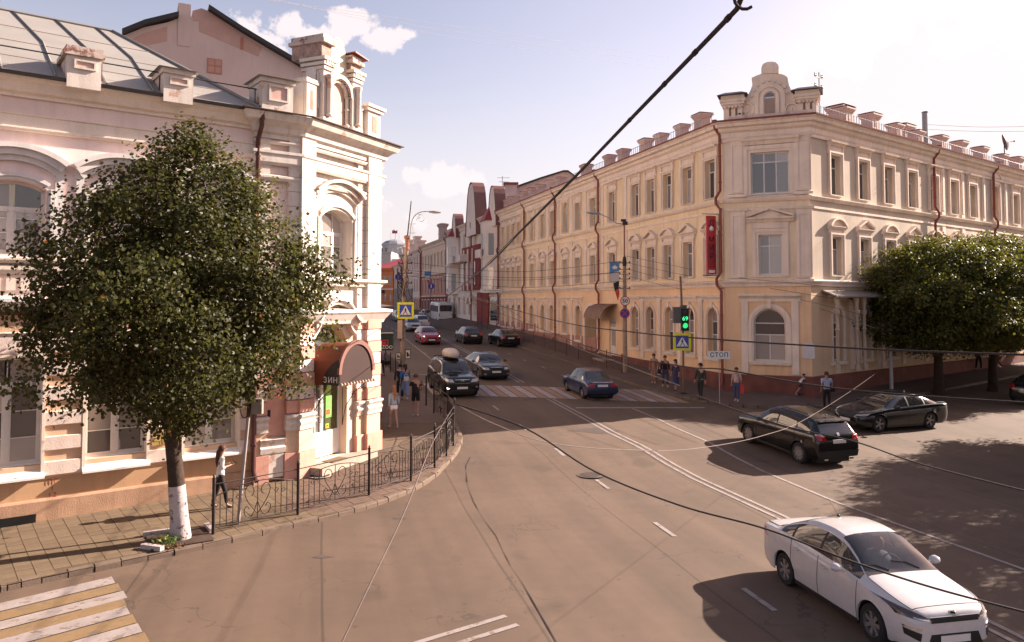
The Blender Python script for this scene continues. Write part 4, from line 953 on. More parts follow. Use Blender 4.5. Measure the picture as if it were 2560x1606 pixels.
# corner bay and chamfer
mb = MB(); wall(mb, 0, FK.L, -.3, 5.72, [(.72, 2.5, .62, 4.0, .9)], .5); lf(FK, 'wall', mb, mat('chamfer_plaster', (.60,.46,.36), .9, .1, .8, .25, streak=.2))  # own cream plaster colour of the lower corner wall
mb = MB(); wall(mb, 0, FK.L, 5.72, 11.1, [(1.0, 2.62, 6.42, 8.3, .3)], .4); lf(FK, 'wall', mb, M['white_worn'])
mb = MB(); wall(mb, 0, 45, -.3, 11.1, [(4+i*3.2, 5.2+i*3.2, 6.5, 8.6, .2) for i in range(12)] + [], .3); lf(FN, 'wall', mb, M['cream'])
for i in range(12): put_window(FN, BL, 4.6+i*3.2, 6.5, 1.2, 2.1, .2)
for d, prof, z, nm, mt in ((.12, [(0,-.62),(.06,-.62),(.06,-.5),(.16,-.44),(.2,-.3),(.3,-.2),(.44,-.14),(.5,-.02),(.52,.06),(0,.1)], 11.06, 'cornice', WW),
     (.12, [(0,0),(.05,0),(.1,.08),(.1,.3),(.14,.34),(.14,.42),(0,.45)], 9.66, 'architrave', WW), (.12, [(0,0),(.05,0),(.09,.06),(.09,.1),(0,.12)], 10.28, 'architrave', WW),
     (.1, [(0,0),(.06,0),(.1,.08),(.1,.14),(0,.18)], 9.2, 'architrave', WW),
     (.12, [(0,0),(.06,0),(.1,.1),(.2,.16),(.2,.24),(0,.26)], 6.12, 'sill_course', WW),
     (.12, [(0,0),(.1,0),(.14,.1),(.28,.3),(.34,.36),(.34,.44),(0,.5)], 4.9, 'belt_cornice', M['white_worn'])):
    mb = MB(); sweep(mb, offc(d), prof, z); wobj(nm, mb, mt, BL)
swl('cornice_flashing', [(.4,0),(.6,-.03),(.61,.0),(.4,.06)], mat('brown_tin', (.12,.075,.06), .6, .2, 2), 11.16, offc(.12))
# giant pilasters: courses one above another. (facade, s0, s1, proud)
PIL = [(FL, 30.72, 31.05, .14), (FL, 31.62, 32.12, .16), (FK, -.12, .52, .22), (FK, 3.3, 4.08, .24), (FK, 2.9, 3.3, .1)]
for F, a, b, d in PIL:
    z = 5.4; k = 0
    while z < 9.6:
        h = .44; lf(F, 'pilaster_block', MB().box(a, b, -d, 0, z+.006, min(9.62, z+h)-.006) if not 6.05 < z < 6.2 else MB().box(a-.03, b+.03, -d-.04, 0, z, z+h), WW); z += h
    for z0, z1 in ((9.6, 11.0),): lf(F, 'pilaster_head', MB().box(a, b, -d, 0, z0, z1), WW)
    z = .2
    lf(F, 'pilaster_base', MB().box(a-.05, b+.05, -d-.07, 0, -.2, 1.15), M['salmon'])
    lf(F, 'pilaster_dado', MB().box(a, b, -d, 0, 1.15, 1.8), mat('dado_plaster', (.62,.43,.30), .9, .1, 1, .2))
    lf(F, 'pilaster_cap', MB().ext(a-.03, b+.03, [(0,1.8),(d+.05,1.8),(d+.05,1.9),(d+.1,2.0),(d+.04,2.1),(d+.12,2.2),(d+.12,2.26),(0,2.3)]), WW)
    z = 2.3; k = 0
    while z < 4.85:
        lf(F, 'rusticated_block', MB().box(a, b, -d + (.0 if k % 2 else -.03), 0, z+.012, z+.38), M['salmon'] if k % 2 == 0 else M['salmon_lt']); z += .395; k += 1
mb = MB(); mb.box(30.72, 32, -.06, 0, 1.7, 4.4); lf(FL, 'corner_recess', mb, M['salmon'])
mb = MB(); mb.ext(30.85, 31.6, [(0,1.2),(.2,1.2),(.22,1.35),(.16,1.4),(.24,1.6),(0,1.65)]); mb.box(30.92, 31.55, -.18, 0, .5, 1.2); lf(FL, 'console', mb, WW)
lf(FL, 'intercom', MB().box(31.05, 31.17, -.1, -.06, 2.25, 2.45), M['black'])
# curly hood over the door zone, arch hood over the chamfer window
mb = MB(); pts = [(.55,4.92),(.75,5.05),(.95,5.35),(1.2,5.58),(1.65,5.68),(2.1,5.58),(2.35,5.35),(2.55,5.05),(2.8,4.92)]
for k, (dz, d, t) in enumerate(((0,.3,.1),(-.12,.2,.12),(-.42,.1,.08))):
    P = [(x, z + dz) for x, z in [tuple(p) for p in smooth(pts, 2)]]; Q = [(x, z + t) for x, z in P][::-1]
    v = []
    for (x, zz) in P: v += [(x,-d-.1,zz),(x,0,zz),(x,-d-.1,zz+t),(x,0,zz+t)]
    n = len(P); mb.add(v, [f for i in range(n-1) for f in ((4*i,4*i+4,4*i+5,4*i+1),(4*i+2,4*i+3,4*i+7,4*i+6),(4*i,4*i+2,4*i+6,4*i+4))] + [(0,1,3,2),(4*n-4,4*n-2,4*n-1,4*n-3)])
lf(FK, 'curly_hood', mb, WW)
mb = MB(); c = 1.81; ww = .81; R = (ww*ww + .09)/(.6); cz = 8.3 + .3 - R; a0 = math.asin(ww/R)
for r0, r1, d in ((.0,.08,.06),(.08,.2,.12)):
    mb.arcband(c, cz, R+r0, R+r1, pi/2-a0, pi/2+a0, -d, 0, 14); mb.box(c-ww-r1, c-ww-r0, -d, 0, 6.4, 8.3); mb.box(c+ww+r0, c+ww+r1, -d, 0, 6.4, 8.3)
E = 1.28; rr = .42; R2 = (E*E + rr*rr)/(2*rr); cz = 9.56 - R2; a2 = math.asin(E/R2)
for r0, r1, d in ((-.4,-.26,.1),(-.26,-.1,.2),(-.1,0,.32)): mb.arcband(c, cz, R2+r0, R2+r1, pi/2-a2, pi/2+a2, -d, 0, 16)
mb.box(c-1.15, c-.99, -.08, 0, 6.4, 9.0); mb.box(c+.99, c+1.15, -.08, 0, 6.4, 9.0)
lf(FK, 'window_surround', mb, WW)
grid_window(FK, BL, 1.81, 6.46, 1.62, 1.84, .3, .34, cols=3, mull=.06, transom=.76, bars=(.3,.53))
# door, stickers, steps
mb = MB(); mb.box(.72, .8, 0, .08, .62, 4.0); mb.box(2.42, 2.5, 0, .08, .62, 4.0); mb.box(1.5, 1.62, -.02, .08, .62, 3.1); mb.box(.8, 2.42, -.01, .08, 3.05, 3.2); mb.box(.8, 2.42, -.0, .07, .66, 1.45)
for x in (1.0, 1.25): mb.box(x-.012, x+.012, -.0, .03, 1.45, 3.05)
for z in (1.95, 2.5): mb.box(.8, 1.5, -.0, .03, z-.012, z+.012)
door = FK.put('door', mb, BL, 0, 0, -.3, mats=M['white'])
obj('pane', MB().box(.8, 1.5, .035, .05, 1.45, 3.05), door, mats=GLASS); obj('pane', MB().box(1.62, 2.42, .035, .05, 1.45, 3.05), door, mats=mat('green_dark_glass', (.06,.07,.02), .08, .2, 2, 0, spec=.8))
obj('pane', MB().slab([(.8,3.2),(2.42,3.2),(2.42,4.0)] + [(1.61+.81*cos(pi*i/10), 4.0+.85*sin(pi*i/10)) for i in range(1,10)] + [(.8,4.0)], .035, .05), door, mats=GLASS)
obj('handle', MB().tube([(1.47,-.01,1.75),(1.47,-.07,1.78),(1.47,-.07,2.2),(1.47,-.01,2.23)], .014, 6), door, mats=M['darkmetal'])
for nm, (a, b, z0, z1), col in (('poster', (1.78,2.12,1.85,2.55), (.16,.42,.08)), ('poster', (1.84,2.02,1.95,2.12), (.6,.08,.04)), ('notice', (1.05,1.3,2.55,2.8), (.5,.12,.25)), ('notice', (1.02,1.26,2.0,2.4), (.55,.5,.45)), ('sticker', (1.8,1.97,1.52,1.66), (.7,.45,.03))):
    obj(nm, MB().box(a, b, .02 if col[0] != .6 else .014, .03, z0, z1), door, mats=mat('paper_%d' % int(col[0]*100), col, .6, .1))
text('sticker_text', '24', .11, door, (1.885, .012, 1.59), (pi/2, 0, 0), M['black'], .001)
mb = MB(); mb.flat([(.3,-.75),(3.2,-.75),(3.2,-.0),(.3,-.0)], .2, .62); lf(FK, 'doorstep', mb, M['concrete'])
lf(FK, 'door_mat', MB().box(1.1, 1.9, -.55, -.12, .621, .64), mat('mat_brown', (.16,.1,.06), 1, .2))
# barrel awning with dark front
mb = MB(); n = 14; c, r, dd = 1.4, .87, 1.15
for k in range(n):
    a, b = pi*k/n, pi*(k+1)/n
    P = [(c+r*cos(t), 3.42+r*sin(t)*1.08) for t in (a, b)]
    mb.quad((P[0][0],-dd,P[0][1]),(P[1][0],-dd,P[1][1]),(P[1][0],0,P[1][1]-.05),(P[0][0],0,P[0][1]-.05))
mb.quad((c-r,-dd,3.42),(c-r,-dd,3.12),(c-r,0,3.05),(c-r,0,3.37)); mb.quad((c+r,-dd,3.42),(c+r,-dd,3.12),(c+r,0,3.05),(c+r,0,3.37))
AW = lf(FK, 'awning', mb, mat('maroon_canvas', (.17,.05,.022), .7, .15, 1.5, .1), fixn=False)
mb = MB(); mb.slab([(c-r+.02,3.12),(c+r-.02,3.12),(c+r-.02,3.42)] + [(c+(r-.02)*cos(pi*i/14), 3.42+(r-.02)*sin(pi*i/14)*1.08) for i in range(1,14)] + [(c-r+.02,3.42)], -dd-.02, -dd); lf(FK, 'awning_front', mb, mat('dark_brown_canvas', (.035,.012,.009), .7, .15, 1.5, .1))
mb = MB(); mb.arcband(c, 3.42, r-.06, r+.07, 0, pi, -dd-.06, -dd+.02, 18, sz=1.08); lf(FK, 'awning_rim', mb, mat('awning_rim', (.2,.09,.07), .6, .1))
mb = MB()
for k in range(12): mb.lathe((c-r+.08+k*.155,-dd-.03,3.1), [(.02,-.05),(.06,-.0),(.02,.05)], 6)
tag(lf(FK, 'awning_fringe', mb, mat('fringe', (.5,.35,.28), .8, .1)), kind='stuff')
sp = lf(FK, 'side_sign', MB().slab([(-.0,0),(.62,0),(.62,.78),(.35,.62),(.12,.35)], -.02, 0), M['black']); sp.location = FK.w(c-r-.03, 3.1, 1.2-.64) - BL.location; sp.rotation_euler = (0, 0, FK.rz - pi/2)
for i, ch in enumerate('ЗИН'): text('letter', ch, .24, sp, (.12+i*.19, -.026, .14), (pi/2, 0, 0), M['white'], .003)
for x in (c-r+.05, c+r-.05):
    pts = [(x, -dd+.05, 3.1), (x, -.9, 3.0), (x, -.5, 2.7), (x, -.15, 2.2), (x, -.03, 1.6)]
    mb = MB().tube([tuple(p) for p in [(q[0], q[1], q[2]) for q in pts]], .014, 5).tube([(x,-.03,3.1),(x,-.03,1.6)], .014, 5)
    for s, (cy, cz, rr) in enumerate(((-.85,2.85,.1),(-.45,2.6,.13),(-.2,2.85,.12))): mb.tube([(x, cy + rr*(1-t/22)*cos(t*.55), cz + rr*(1-t/22)*sin(t*.55)) for t in range(18)], .01, 4)
    lf(FK, 'awning_bracket', mb, M['darkmetal'], fixn=False)
# attic over the chamfer
def slabk(name, pts, y0, y1, m): return lf(FK, name, MB().slab(pts, y0, y1), m)
AT = WW
slabk('attic_wall', [(.1,11.1),(4.05,11.1),(4.05,11.4),(3.0,11.5),(2.95,12.2),(2.8,12.6),(2.75,13.0),(.68,13.0),(.62,12.35),(.1,12.35)], -.05, .35, AT)
# lit left shoulder with a niche frame
mb = MB(); mb.box(.12,.62,-.16,-.05,11.12,12.4); mb.box(.06,.68,-.2,.3,12.36,12.5); lf(FK, 'shoulder', mb, AT)
lf(FK, 'shoulder_niche', MB().box(.3,.42,-.175,-.161,11.55,12.15), mat('brick_dust', (.42,.22,.16), .95, .2, 3, .3))
for (a, b) in ((.74, 1.12), (2.26, 2.7)):       # tower pylons
    mb = MB(); mb.box(a, b, -.3, .5, 11.12, 12.95); mb.box(a-.06, b+.06, -.36, .5, 11.1, 11.4); 
    for i, zz in enumerate((12.92, 13.05, 13.2)): mb.box(a-.05-i*.04, b+.05+i*.04, -.36-i*.04, .56, zz, zz+.1)
    lf(FK, 'pylon', mb, AT)
    top = 13.95 if a < 1 else 13.72
    o = lf(FK, 'pylon_block', MB().box(a-.08, b+.03, -.28, .9, 13.3, top-.2), mat('sooty_brick', (.33,.22,.18), .95, .4, 4, .7, fine=16))
    lf(FK, 'pylon_cap', MB().box(a-.14, b+.1, -.4, 1.0, top-.2, top-.08).box(a-.06, b+.05, -.32, .95, top-.08, top+.08), mat('decayed_white', (.50,.40,.35), .95, .2, 2, .5, stain=((.20,.1,.08), .52, 2.6)))
    lf(FK, 'half_column', MB().lathe(((a+b)/2+.02, -.36, 11.45), [(.12,0),(.12,.05),(.085,.09),(.085,1.15),(.11,1.2),(.12,1.32)], 12), AT, smooth=radians(40))
    for k in range(3): lf(FK, 'bracket_block', MB().box(a+k*.13, a+k*.13+.09, -.42, -.3, 13.1, 13.22), AT)
mb = MB(); mb.arcband(1.69, 12.35, .52, .66, 0, pi, -.3, -.05, 16, sz=.95); mb.arcband(1.69, 12.35, .4, .47, 0, pi, -.2, -.05, 16, sz=.95)
for x in (1.22, 2.16): mb.lathe((x,-.14,11.35), [(.1,0),(.1,.08),(.06,.12),(.06,.55),(.09,.58),(.06,.62),(.06,.95),(.1,1.0)], 10)
lf(FK, 'niche_frame', mb, AT, smooth=radians(35))
for k in range(9):
    a = pi*(k+.5)/9; o = MB(); 
    for q in (0,): 
        ca, sa = cos(a), sin(a); v = []
        for rr_, tt in ((.48,-.055),(.48,.055),(.6,.07),(.6,-.07)): v.append((1.69 + ca*rr_ - sa*tt, 12.35 + (sa*rr_ + ca*tt)*.95))
        o.slab(v, -.26, -.04)
    lf(FK, 'voussoir', o, mat('decayed_white', (.5,.4,.35)))
slabk('niche_back', [(1.3,11.35),(2.08,11.35),(2.08,12.35)] + [(1.69+.39*cos(pi*i/10), 12.35+.38*sin(pi*i/10)) for i in range(1,10)] + [(1.3,12.35)], -.075, -.052, mat('niche_plaster', (.55,.38,.30), .9, .12, 2, .3, streak=.5))
slabk('attic_crest', [(.95,12.9),(2.45,12.9),(2.45,13.4),(2.12,13.66),(2.05,13.95),(1.9,14.12),(1.69,14.2),(1.48,14.12),(1.32,13.95),(1.25,13.8),(.95,13.7)], -.12, .5, mat('yellowed_plaster', (.64,.55,.41), .95, .2, 2, .4, stain=((.45,.2,.12), .6, 2)))
mb = MB(); mb.arcband(1.69, 13.9, .24, .34, 0, pi, -.12, .3, 12); lf(FK, 'crest_moulding', mb, AT)
mb = MB()
for s in (-1, 1):
    x0 = .7 if s < 0 else 2.76; pts = []
    for k in range(26): a = k*.3; rr = .2*(1-k/30); pts.append((x0 + s*(.0+rr*cos(a))*1.0, -.1, 11.55 + rr*sin(a)))
    mb.tube(pts, .035, 5); pts = [(x0 + s*.02*sin(t*.9), -.1, 11.7 + t*.16) for t in range(8)]; mb.tube(pts, .06, 5, r1=.03)
lf(FK, 'volute', mb, AT)
mb = MB(); mb.box(3.3, 4.02, -.2, .45, 11.12, 12.2); mb.box(3.2, 4.1, -.28, .52, 12.2, 12.32); mb.box(3.12, 4.2, -.34, .58, 12.32, 12.42); mb.box(3.2, 4.1, -.28, .52, 11.1, 11.3); lf(FK, 'attic_pedestal', mb, AT)
lf(FK, 'pedestal_recess', MB().box(3.55, 3.8, -.215, -.201, 11.5, 12.05), mat('brick_dust', (.42,.22,.16)))
mb = MB(); mb.lathe((3.02,-.05,11.12), [(.13,0),(.13,.1),(.09,.14),(.09,1.0),(.13,1.05),(.13,1.15)], 10); lf(FK, 'attic_column', mb, AT, smooth=radians(40))
lf(FK, 'pylon_flashing', MB().add([(2.2,-.45,13.86),(2.95,-.45,13.78),(2.95,1.0,13.74),(2.2,1.0,13.84),(2.2,-.45,13.9),(2.95,-.45,13.82),(2.95,1.0,13.78),(2.2,1.0,13.88)], [(0,1,2,3),(4,5,6,7),(0,1,5,4),(1,2,6,5),(2,3,7,6),(3,0,4,7)]), M['redmetal'])
# street-side pedestals on the side street eave
def ped(s0, s1, z1, cap, dep=.5, sk=0):
    mb = MB(); w = s1-s0; mb.box(s0, s1, -.58, dep, 10.98, z1-.22)
    a, b, c_, d = s0+w*.26, s1-w*.22, 11.5, z1-.38
    lf(FL, 'pedestal_panel', MB().box(a, b, -.595, -.582, c_, d), mat('pale_pink_panel', (.56,.38,.32), .9, .1, 1.5, .2))
    mb.box(a-.05, a, -.63, -.58, c_-.05, d+.05); mb.box(b, b+.05, -.63, -.58, c_-.05, d+.05); mb.box(a, b, -.63, -.58, d, d+.05); mb.box(a, b, -.63, -.58, c_-.05, c_)
    o = lf(FL, 'roof_pedestal', mb, M['white_worn'])
    if cap == 'worn': lf(FL, 'pedestal_cap', MB().box(s0-.09, s1+.07, -.66, dep+.06, z1-.24, z1-.12).box(s0-.03, s1+.03, -.62, dep, z1-.12, z1), mat('decayed_white', (.5,.4,.35)))
    else:
        lf(FL, 'pedestal_cap', MB().box(s0-.05, s1+.05, -.64, dep+.05, z1-.26, z1-.12), M['white_worn'])
        lf(FL, 'pedestal_flashing', MB().add([(s0-.16,-.76,z1-.13),(s1+.16,-.76,z1-.13),(s1+.16,dep+.1,z1-.13),(s0-.16,dep+.1,z1-.13),(s0+.1,.1,z1+.03),(s1-.1,.1,z1+.03),(s1-.1,dep-.1,z1+.03),(s0+.1,dep-.1,z1+.03)], [(0,3,2,1),(4,5,6,7),(0,1,5,4),(1,2,6,5),(2,3,7,6),(3,0,4,7)]), M['greymetal'])
ped(25.72, 26.48, 12.02, 'worn'); ped(27.97, 28.72, 12.0, 'tin'); ped(23.2, 23.9, 12.12, 'worn'); ped(20.5, 21.2, 12.1, 'tin'); ped(30.62, 31.55, 12.25, 'tin')
# roof: hip with standing seams
ROOFM = mat('pale_roof_sheet', (.29,.265,.24), .5, .1, .8, .05, metal=.15, stain=((.22,.17,.14), .66, 1.2)); ROOFB = mat('shade_blue_roof_sheet', (.17,.17,.195), .45, .1, .8, .05, metal=.3)  # bluish sheet: shade on the turned-away roof faces put into its colour
mb = MB(); e0, e1, r0, r1 = FL.w(0,11.2,.45), FL.w(30.6,11.2,.45), FL.w(0,14.35,-5), FL.w(27.7,14.35,-5)
mb.quad(e0, e1, FL.w(30.9,12.5,-1.9) if 0 else r1, r0); wobj('roof', mb, ROOFM, BL, fixn=False)
k1, k2 = FK.w(0.6,11.3,-.4), FN.w(2, 11.2, .3); hp = FL.w(31.2,12.0,-4.6); hq = FL.w(33.4,12.0,-4.8)
mb = MB(); mb.add([e1, r1, FL.w(32.,12.35,-4.6), FL.w(31.9,11.25,-.2)], [(0,3,2,1)]); mb.add([FL.w(32.,12.35,-4.6), FL.w(31.9,11.25,-.2), FK.w(4,11.25,-.5), FL.w(36,12.3,-6)], [(0,1,2,3)])
mb.add([r1, FL.w(27.7,14.35,-6), FL.w(36,12.3,-9), FL.w(36,12.3,-6), FL.w(32.,12.35,-4.6)], [(0,1,2,3,4)])
wobj('roof', mb, ROOFB, BL, fixn=False)
mb = MB(); mb.quad(r0, r1, FL.w(27.7,14.35,-6), FL.w(0,14.35,-6)); mb.quad(FL.w(0,14.35,-6), FL.w(27.7,14.35,-6), FL.w(27.7,11.2,-11), FL.w(0,11.2,-11)); mb.quad(FL.w(0,11.2,-11), FL.w(27.7,11.2,-11), FL.w(27.7,0,-11), FL.w(0,0,-11)); wobj('roof_back', mb, ROOFM, BL, fixn=False)
a = FN.w(45, 0); b = FN.w(45, 0, -11); c_ = FN.w(0, 0, -11)
mb = MB(); mb.quad(FN.w(0,11.15,.35), FN.w(45,11.15,.35), FN.w(45,12.3,-5), FN.w(4,12.3,-5)); mb.quad(FN.w(4,12.3,-5), FN.w(45,12.3,-5), FN.w(45,11.1,-11), FN.w(9,11.1,-11)); mb.quad(FN.w(9,11.1,-11), FN.w(45,11.1,-11), FN.w(45,0,-11), FN.w(9,0,-11)); mb.quad(FN.w(45,11.1,-11), FN.w(45,0,-11), FN.w(45,0,0), FN.w(45,11.1,0)); wobj('roof', mb, ROOFB, BL, fixn=False)
def mixv(a, b, t): return a + (b-a)*t
seam = MB(); s = 14.2
while s < 27.9:
    pts = [FL.w(s, 11.2 + (14.35-11.2)*t, .45 - 5.45*t) + Vector((0,0,.03)) for t in (0,.5,1)]; pts[2] += Vector((FL.u.x*-.5, FL.u.y*-.5, 0))*1; mb = MB().tube(pts, .03, 4); wobj('roof_seam', mb, M['greymetal'] if 0 else mat('seam_grey', (.20,.19,.18), .6, .1), BL, fixn=False); s += 1.13
for t in (.2, .45, .7): wobj('sheet_joint', MB().tube([FL.w(10, 11.2+3.15*t, .45-5.45*t) + Vector((0,0,.01)), FL.w(30.6-3.0*t, 11.2+3.15*t, .45-5.45*t) + Vector((0,0,.01))], .012, 4), mat('joint_brown', (.26,.2,.17), .7), BL, fixn=False)
wobj('ridge_cap', MB().tube([r0 + Vector((0,0,.03)), r1 + Vector((0,0,.03)), mixv(r1, e1, .5) + Vector((0,0,.04)), e1 + Vector((0,0,.05))], .045, 5), mat('seam_grey', (.2,.19,.18)), BL, fixn=False)
for i in range(4):
    A_ = mixv(e1, FL.w(31.9,11.25,-.2), (i+.5)/4); B_ = mixv(r1, FL.w(32.,12.35,-4.6), (i+.5)/4); wobj('roof_seam', MB().tube([A_ + Vector((0,0,.03)), B_ + Vector((0,0,.03))], .025, 4), mat('seam_grey', (.2,.19,.18)), BL, fixn=False)
for t in (.3, .6): wobj('sheet_joint', MB().tube([mixv(e1, r1, t) + Vector((0,0,.03)), mixv(FL.w(31.9,11.25,-.2), FL.w(32.,12.35,-4.6), t) + Vector((0,0,.03))], .018, 4), mat('seam_grey', (.2,.19,.18)), BL, fixn=False)
# eave snow rail
mb = MB()
for (a, b) in ((12, 23.2), (23.9, 25.78), (26.5, 28.0), (28.68, 30.6)):
    for z in (11.32, 11.82): mb.tube([FL.w(a, z, .2), FL.w(b, z, .2)], .018, 4)
    for x in (a+.05, b-.05): mb.tube([FL.w(x, 11.1, .2), FL.w(x, 11.84, .2)], .018, 4)
wobj('snow_rail', mb, M['darkmetal'], BL, fixn=False)
mb = MB()
for (a, b) in ((12, 23.2), (23.9, 25.78), (26.5, 28.0), (28.68, 30.6)): p = MB().ext(a, b, [(.1,11.18),(.42,11.12),(.42,11.16),(.1,11.3)]); mb.add([tuple(FL.w(v[0], v[2], -v[1])) for v in p.v], p.f)
wobj('eave_sheet', mb, mat('dark_tin', (.10,.10,.105), .5, .1, 2), BL)
downpipe(FL, 30.66, 10.95, .5, ((6.4, .0),), mat('brown_pipe', (.10,.035,.028), .5, .15), d=.2, r=.07, rt=BL)
# weeds in the gutter
def leafblob(name, c, r, n, m, root, sz=.07):
    mb = MB()
    for _ in range(n):
        p = Vector(c) + Vector((random.gauss(0,r[0]), random.gauss(0,r[1]), abs(random.gauss(0,r[2])))); a = Vector((random.uniform(-1,1), random.uniform(-1,1), random.uniform(-.3,1))).normalized(); b = a.orthogonal().normalized(); s_ = sz*random.uniform(.6,1.3)
        mb.add([p, p + a*s_ + b*s_*.4, p + a*s_*2, p + a*s_ - b*s_*.4], [(0,1,2,3)])
    return tag(wobj(name, mb, m, root, fixn=False), kind='stuff')
M['weed'] = mat('weed_green', (.09,.13,.03), .7, .3, 6, 0)
WD = thing('roof_weeds', tuple(FL.w(30.9, 11.2, .35)), 'weeds sprouting in the gutter at the foot of the white corner attic', 'weeds')
leafblob('leaves', FL.w(30.85, 11.2, .35), (.12,.12,.16), 150, M['weed'], WD, .045)
WD2 = leafblob
# pink gabled house far behind
fp = Fac((at(300,100,46).x, 46), (at(760,100,51).x, 51)); PG = thing('gabled_house', tuple(fp.w(0, 0)), 'tall plain pink gable wall with stub chimney rising behind the grey roof', 'building')
def pg(x, y): return fp.q(x/2.41, y/2.41)
out = [(700,700),(720,225),(870,165),(1010,135),(1075,112),(1155,100),(1160,66),(1215,50),(1260,70),(1450,195),(1600,285),(1780,390),(1900,470),(1900,700)]
fp.put('wall', MB().slab([pg(*p) for p in out], 0, 9.), PG, mats=mat('pale_pink_render', (.60,.44,.38), .9, .07, .35, .1, streak=.12))
for seg in ([(735,215),(870,160),(1075,110)], [(1255,68),(1450,195),(1600,285),(1780,390),(1910,475)]):
    P = [pg(*p) for p in seg]; mb = MB(); mb.slab(P + [(x, z+.28) for x, z in P[::-1]], -.5, 9.3); fp.put('roof', mb, PG, mats=M['darkmetal'])
a, b = pg(1072, 180), pg(1150, 30); fp.put('chimney', MB().box(a[0], b[0], -.05, 1.2, a[1]-1, b[1]), PG, mats=mat('pale_pink_render', (.60,.44,.38)))
a, b = pg(1248, 440), pg(1338, 362); wn = fp.put('window', MB().box(a[0], b[0], -.04, 0, a[1], b[1]), PG, mats=mat('faded_red_frame', (.45,.18,.12), .8, .1))
for i in range(2):
    for j in range(2): w = (b[0]-a[0]); h = b[1]-a[1]; obj('pane', MB().box(a[0]+w*(.06+.48*i), a[0]+w*(.46+.48*i), -.055, -.045, a[1]+h*(.06+.5*j), a[1]+h*(.46+.48*j)), wn, mats=mat('boarded', (.48,.27,.2), .8, .1))
a, b = pg(1447, 300), pg(1468, 228); fp.put('slit_window', MB().box(a[0], b[0], -.04, -.01, a[1], b[1]), PG, mats=mat('faded_red_frame', (.45,.18,.12)))
P = [pg(*p) for p in [(1200,190),(1190,130),(1400,215),(1555,340),(1555,300)]]
fp.put('step_ledge', MB().slab([pg(*p) for p in [(785,240),(870,200),(1008,160),(1008,250),(880,275)]], -.012, 0), PG, mats=mat('deeper_pink', (.52,.31,.25), .9, .08))
fp.put('step_ledge', MB().slab([pg(*p) for p in [(1200,190),(1200,128),(1162,126),(1160,66),(1215,52),(1260,72),(1450,200),(1580,285),(1557,342)]], -.02, 0), PG, mats=mat('deeper_pink', (.52,.31,.25)))

hp_ = G(798,1190,PH); hc_ = thing('pavement_hatch', (hp_.x, hp_.y, g(hp_.x,hp_.y)+PH+.004), 'dark oval iron hatch in the pavement before the corner door', 'hatch'); obj('lid', MB().lathe((0,0,0), [(.3,0),(.3,.02),(.26,.025),(.25,.018)], 20), hc_, mats=M['darkmetal']); obj('rim', MB().lathe((0,0,0), [(.36,0),(.36,.012),(.31,.012),(.31,0)], 20, cap=False), hc_, mats=M['concrete'])
# ------------------------------------------------------------ cars
def pchip(P):
    xs = [p[0] for p in P]; ys = [p[1] for p in P]; n = len(xs); h = [xs[i+1]-xs[i] for i in range(n-1)]; d = [(ys[i+1]-ys[i])/h[i] for i in range(n-1)]; m = [0]*n
    for i in range(1, n-1):
        if d[i-1]*d[i] > 0: w1 = 2*h[i]+h[i-1]; w2 = h[i]+2*h[i-1]; m[i] = (w1+w2)/(w1/d[i-1]+w2/d[i])
    m[0] = d[0]; m[-1] = d[-1]
    def f(x):
        if x <= xs[0]: return ys[0]
        if x >= xs[-1]: return ys[-1]
        for i in range(n-1):
            if x <= xs[i+1]:
                t = (x-xs[i])/h[i]; return (1+2*t)*(1-t)**2*ys[i] + t*(1-t)**2*h[i]*m[i] + t*t*(3-2*t)*ys[i+1] + t*t*(t-1)*h[i]*m[i+1]
    return f
def paint(name, col, rough=.3, metal=.0, coat=1.):
    return mat(name, col, rough, .05, 6, 0, metal=metal, coat=coat*.6, spec=.35, noise2=.02)
def carglass(name, alpha, col=(.02,.02,.022)):
    m = bpy.data.materials.new(name); m.use_nodes = True; b = m.node_tree.nodes['Principled BSDF']
    b.inputs['Base Color'].default_value = col + (1,); b.inputs['Roughness'].default_value = .03; b.inputs['Specular IOR Level'].default_value = .9; b.inputs['IOR'].default_value = 1.55; b.inputs['Alpha'].default_value = alpha; return m
CG = carglass('car_glass', .93); CGC = carglass('clear_car_glass', .66, (.03,.03,.035))
M['tyre'] = mat('tyre_rubber', (.022,.02,.02), .9, .1, 8, .1)
M['rim'] = mat('alloy_rim', (.24,.215,.21), .4, .06, 8, 0, metal=.35)
M['trimblack'] = mat('black_trim', (.018,.016,.016), .55, .1, 8, .05)
M['chrome'] = mat('chrome', (.62,.58,.56), .15, 0, metal=1)
M['headlamp'] = mat('headlamp_lens', (.36,.32,.31), .08, .25, 14, 0, metal=.4, coat=1)
M['taillamp'] = mat('red_lamp_lens', (.36,.012,.014), .12, .2, 10, 0, coat=1)
M['plate'] = mat('number_plate', (.62,.58,.55), .5, .05, 6, 0)
M['seat'] = mat('car_seat', (.05,.045,.045), .9, .1, 6, .1)
M['lit'] = mat('lit_headlamp', (.9,.85,.8), .3, 0, emit=(1, .93, .82, 5.))
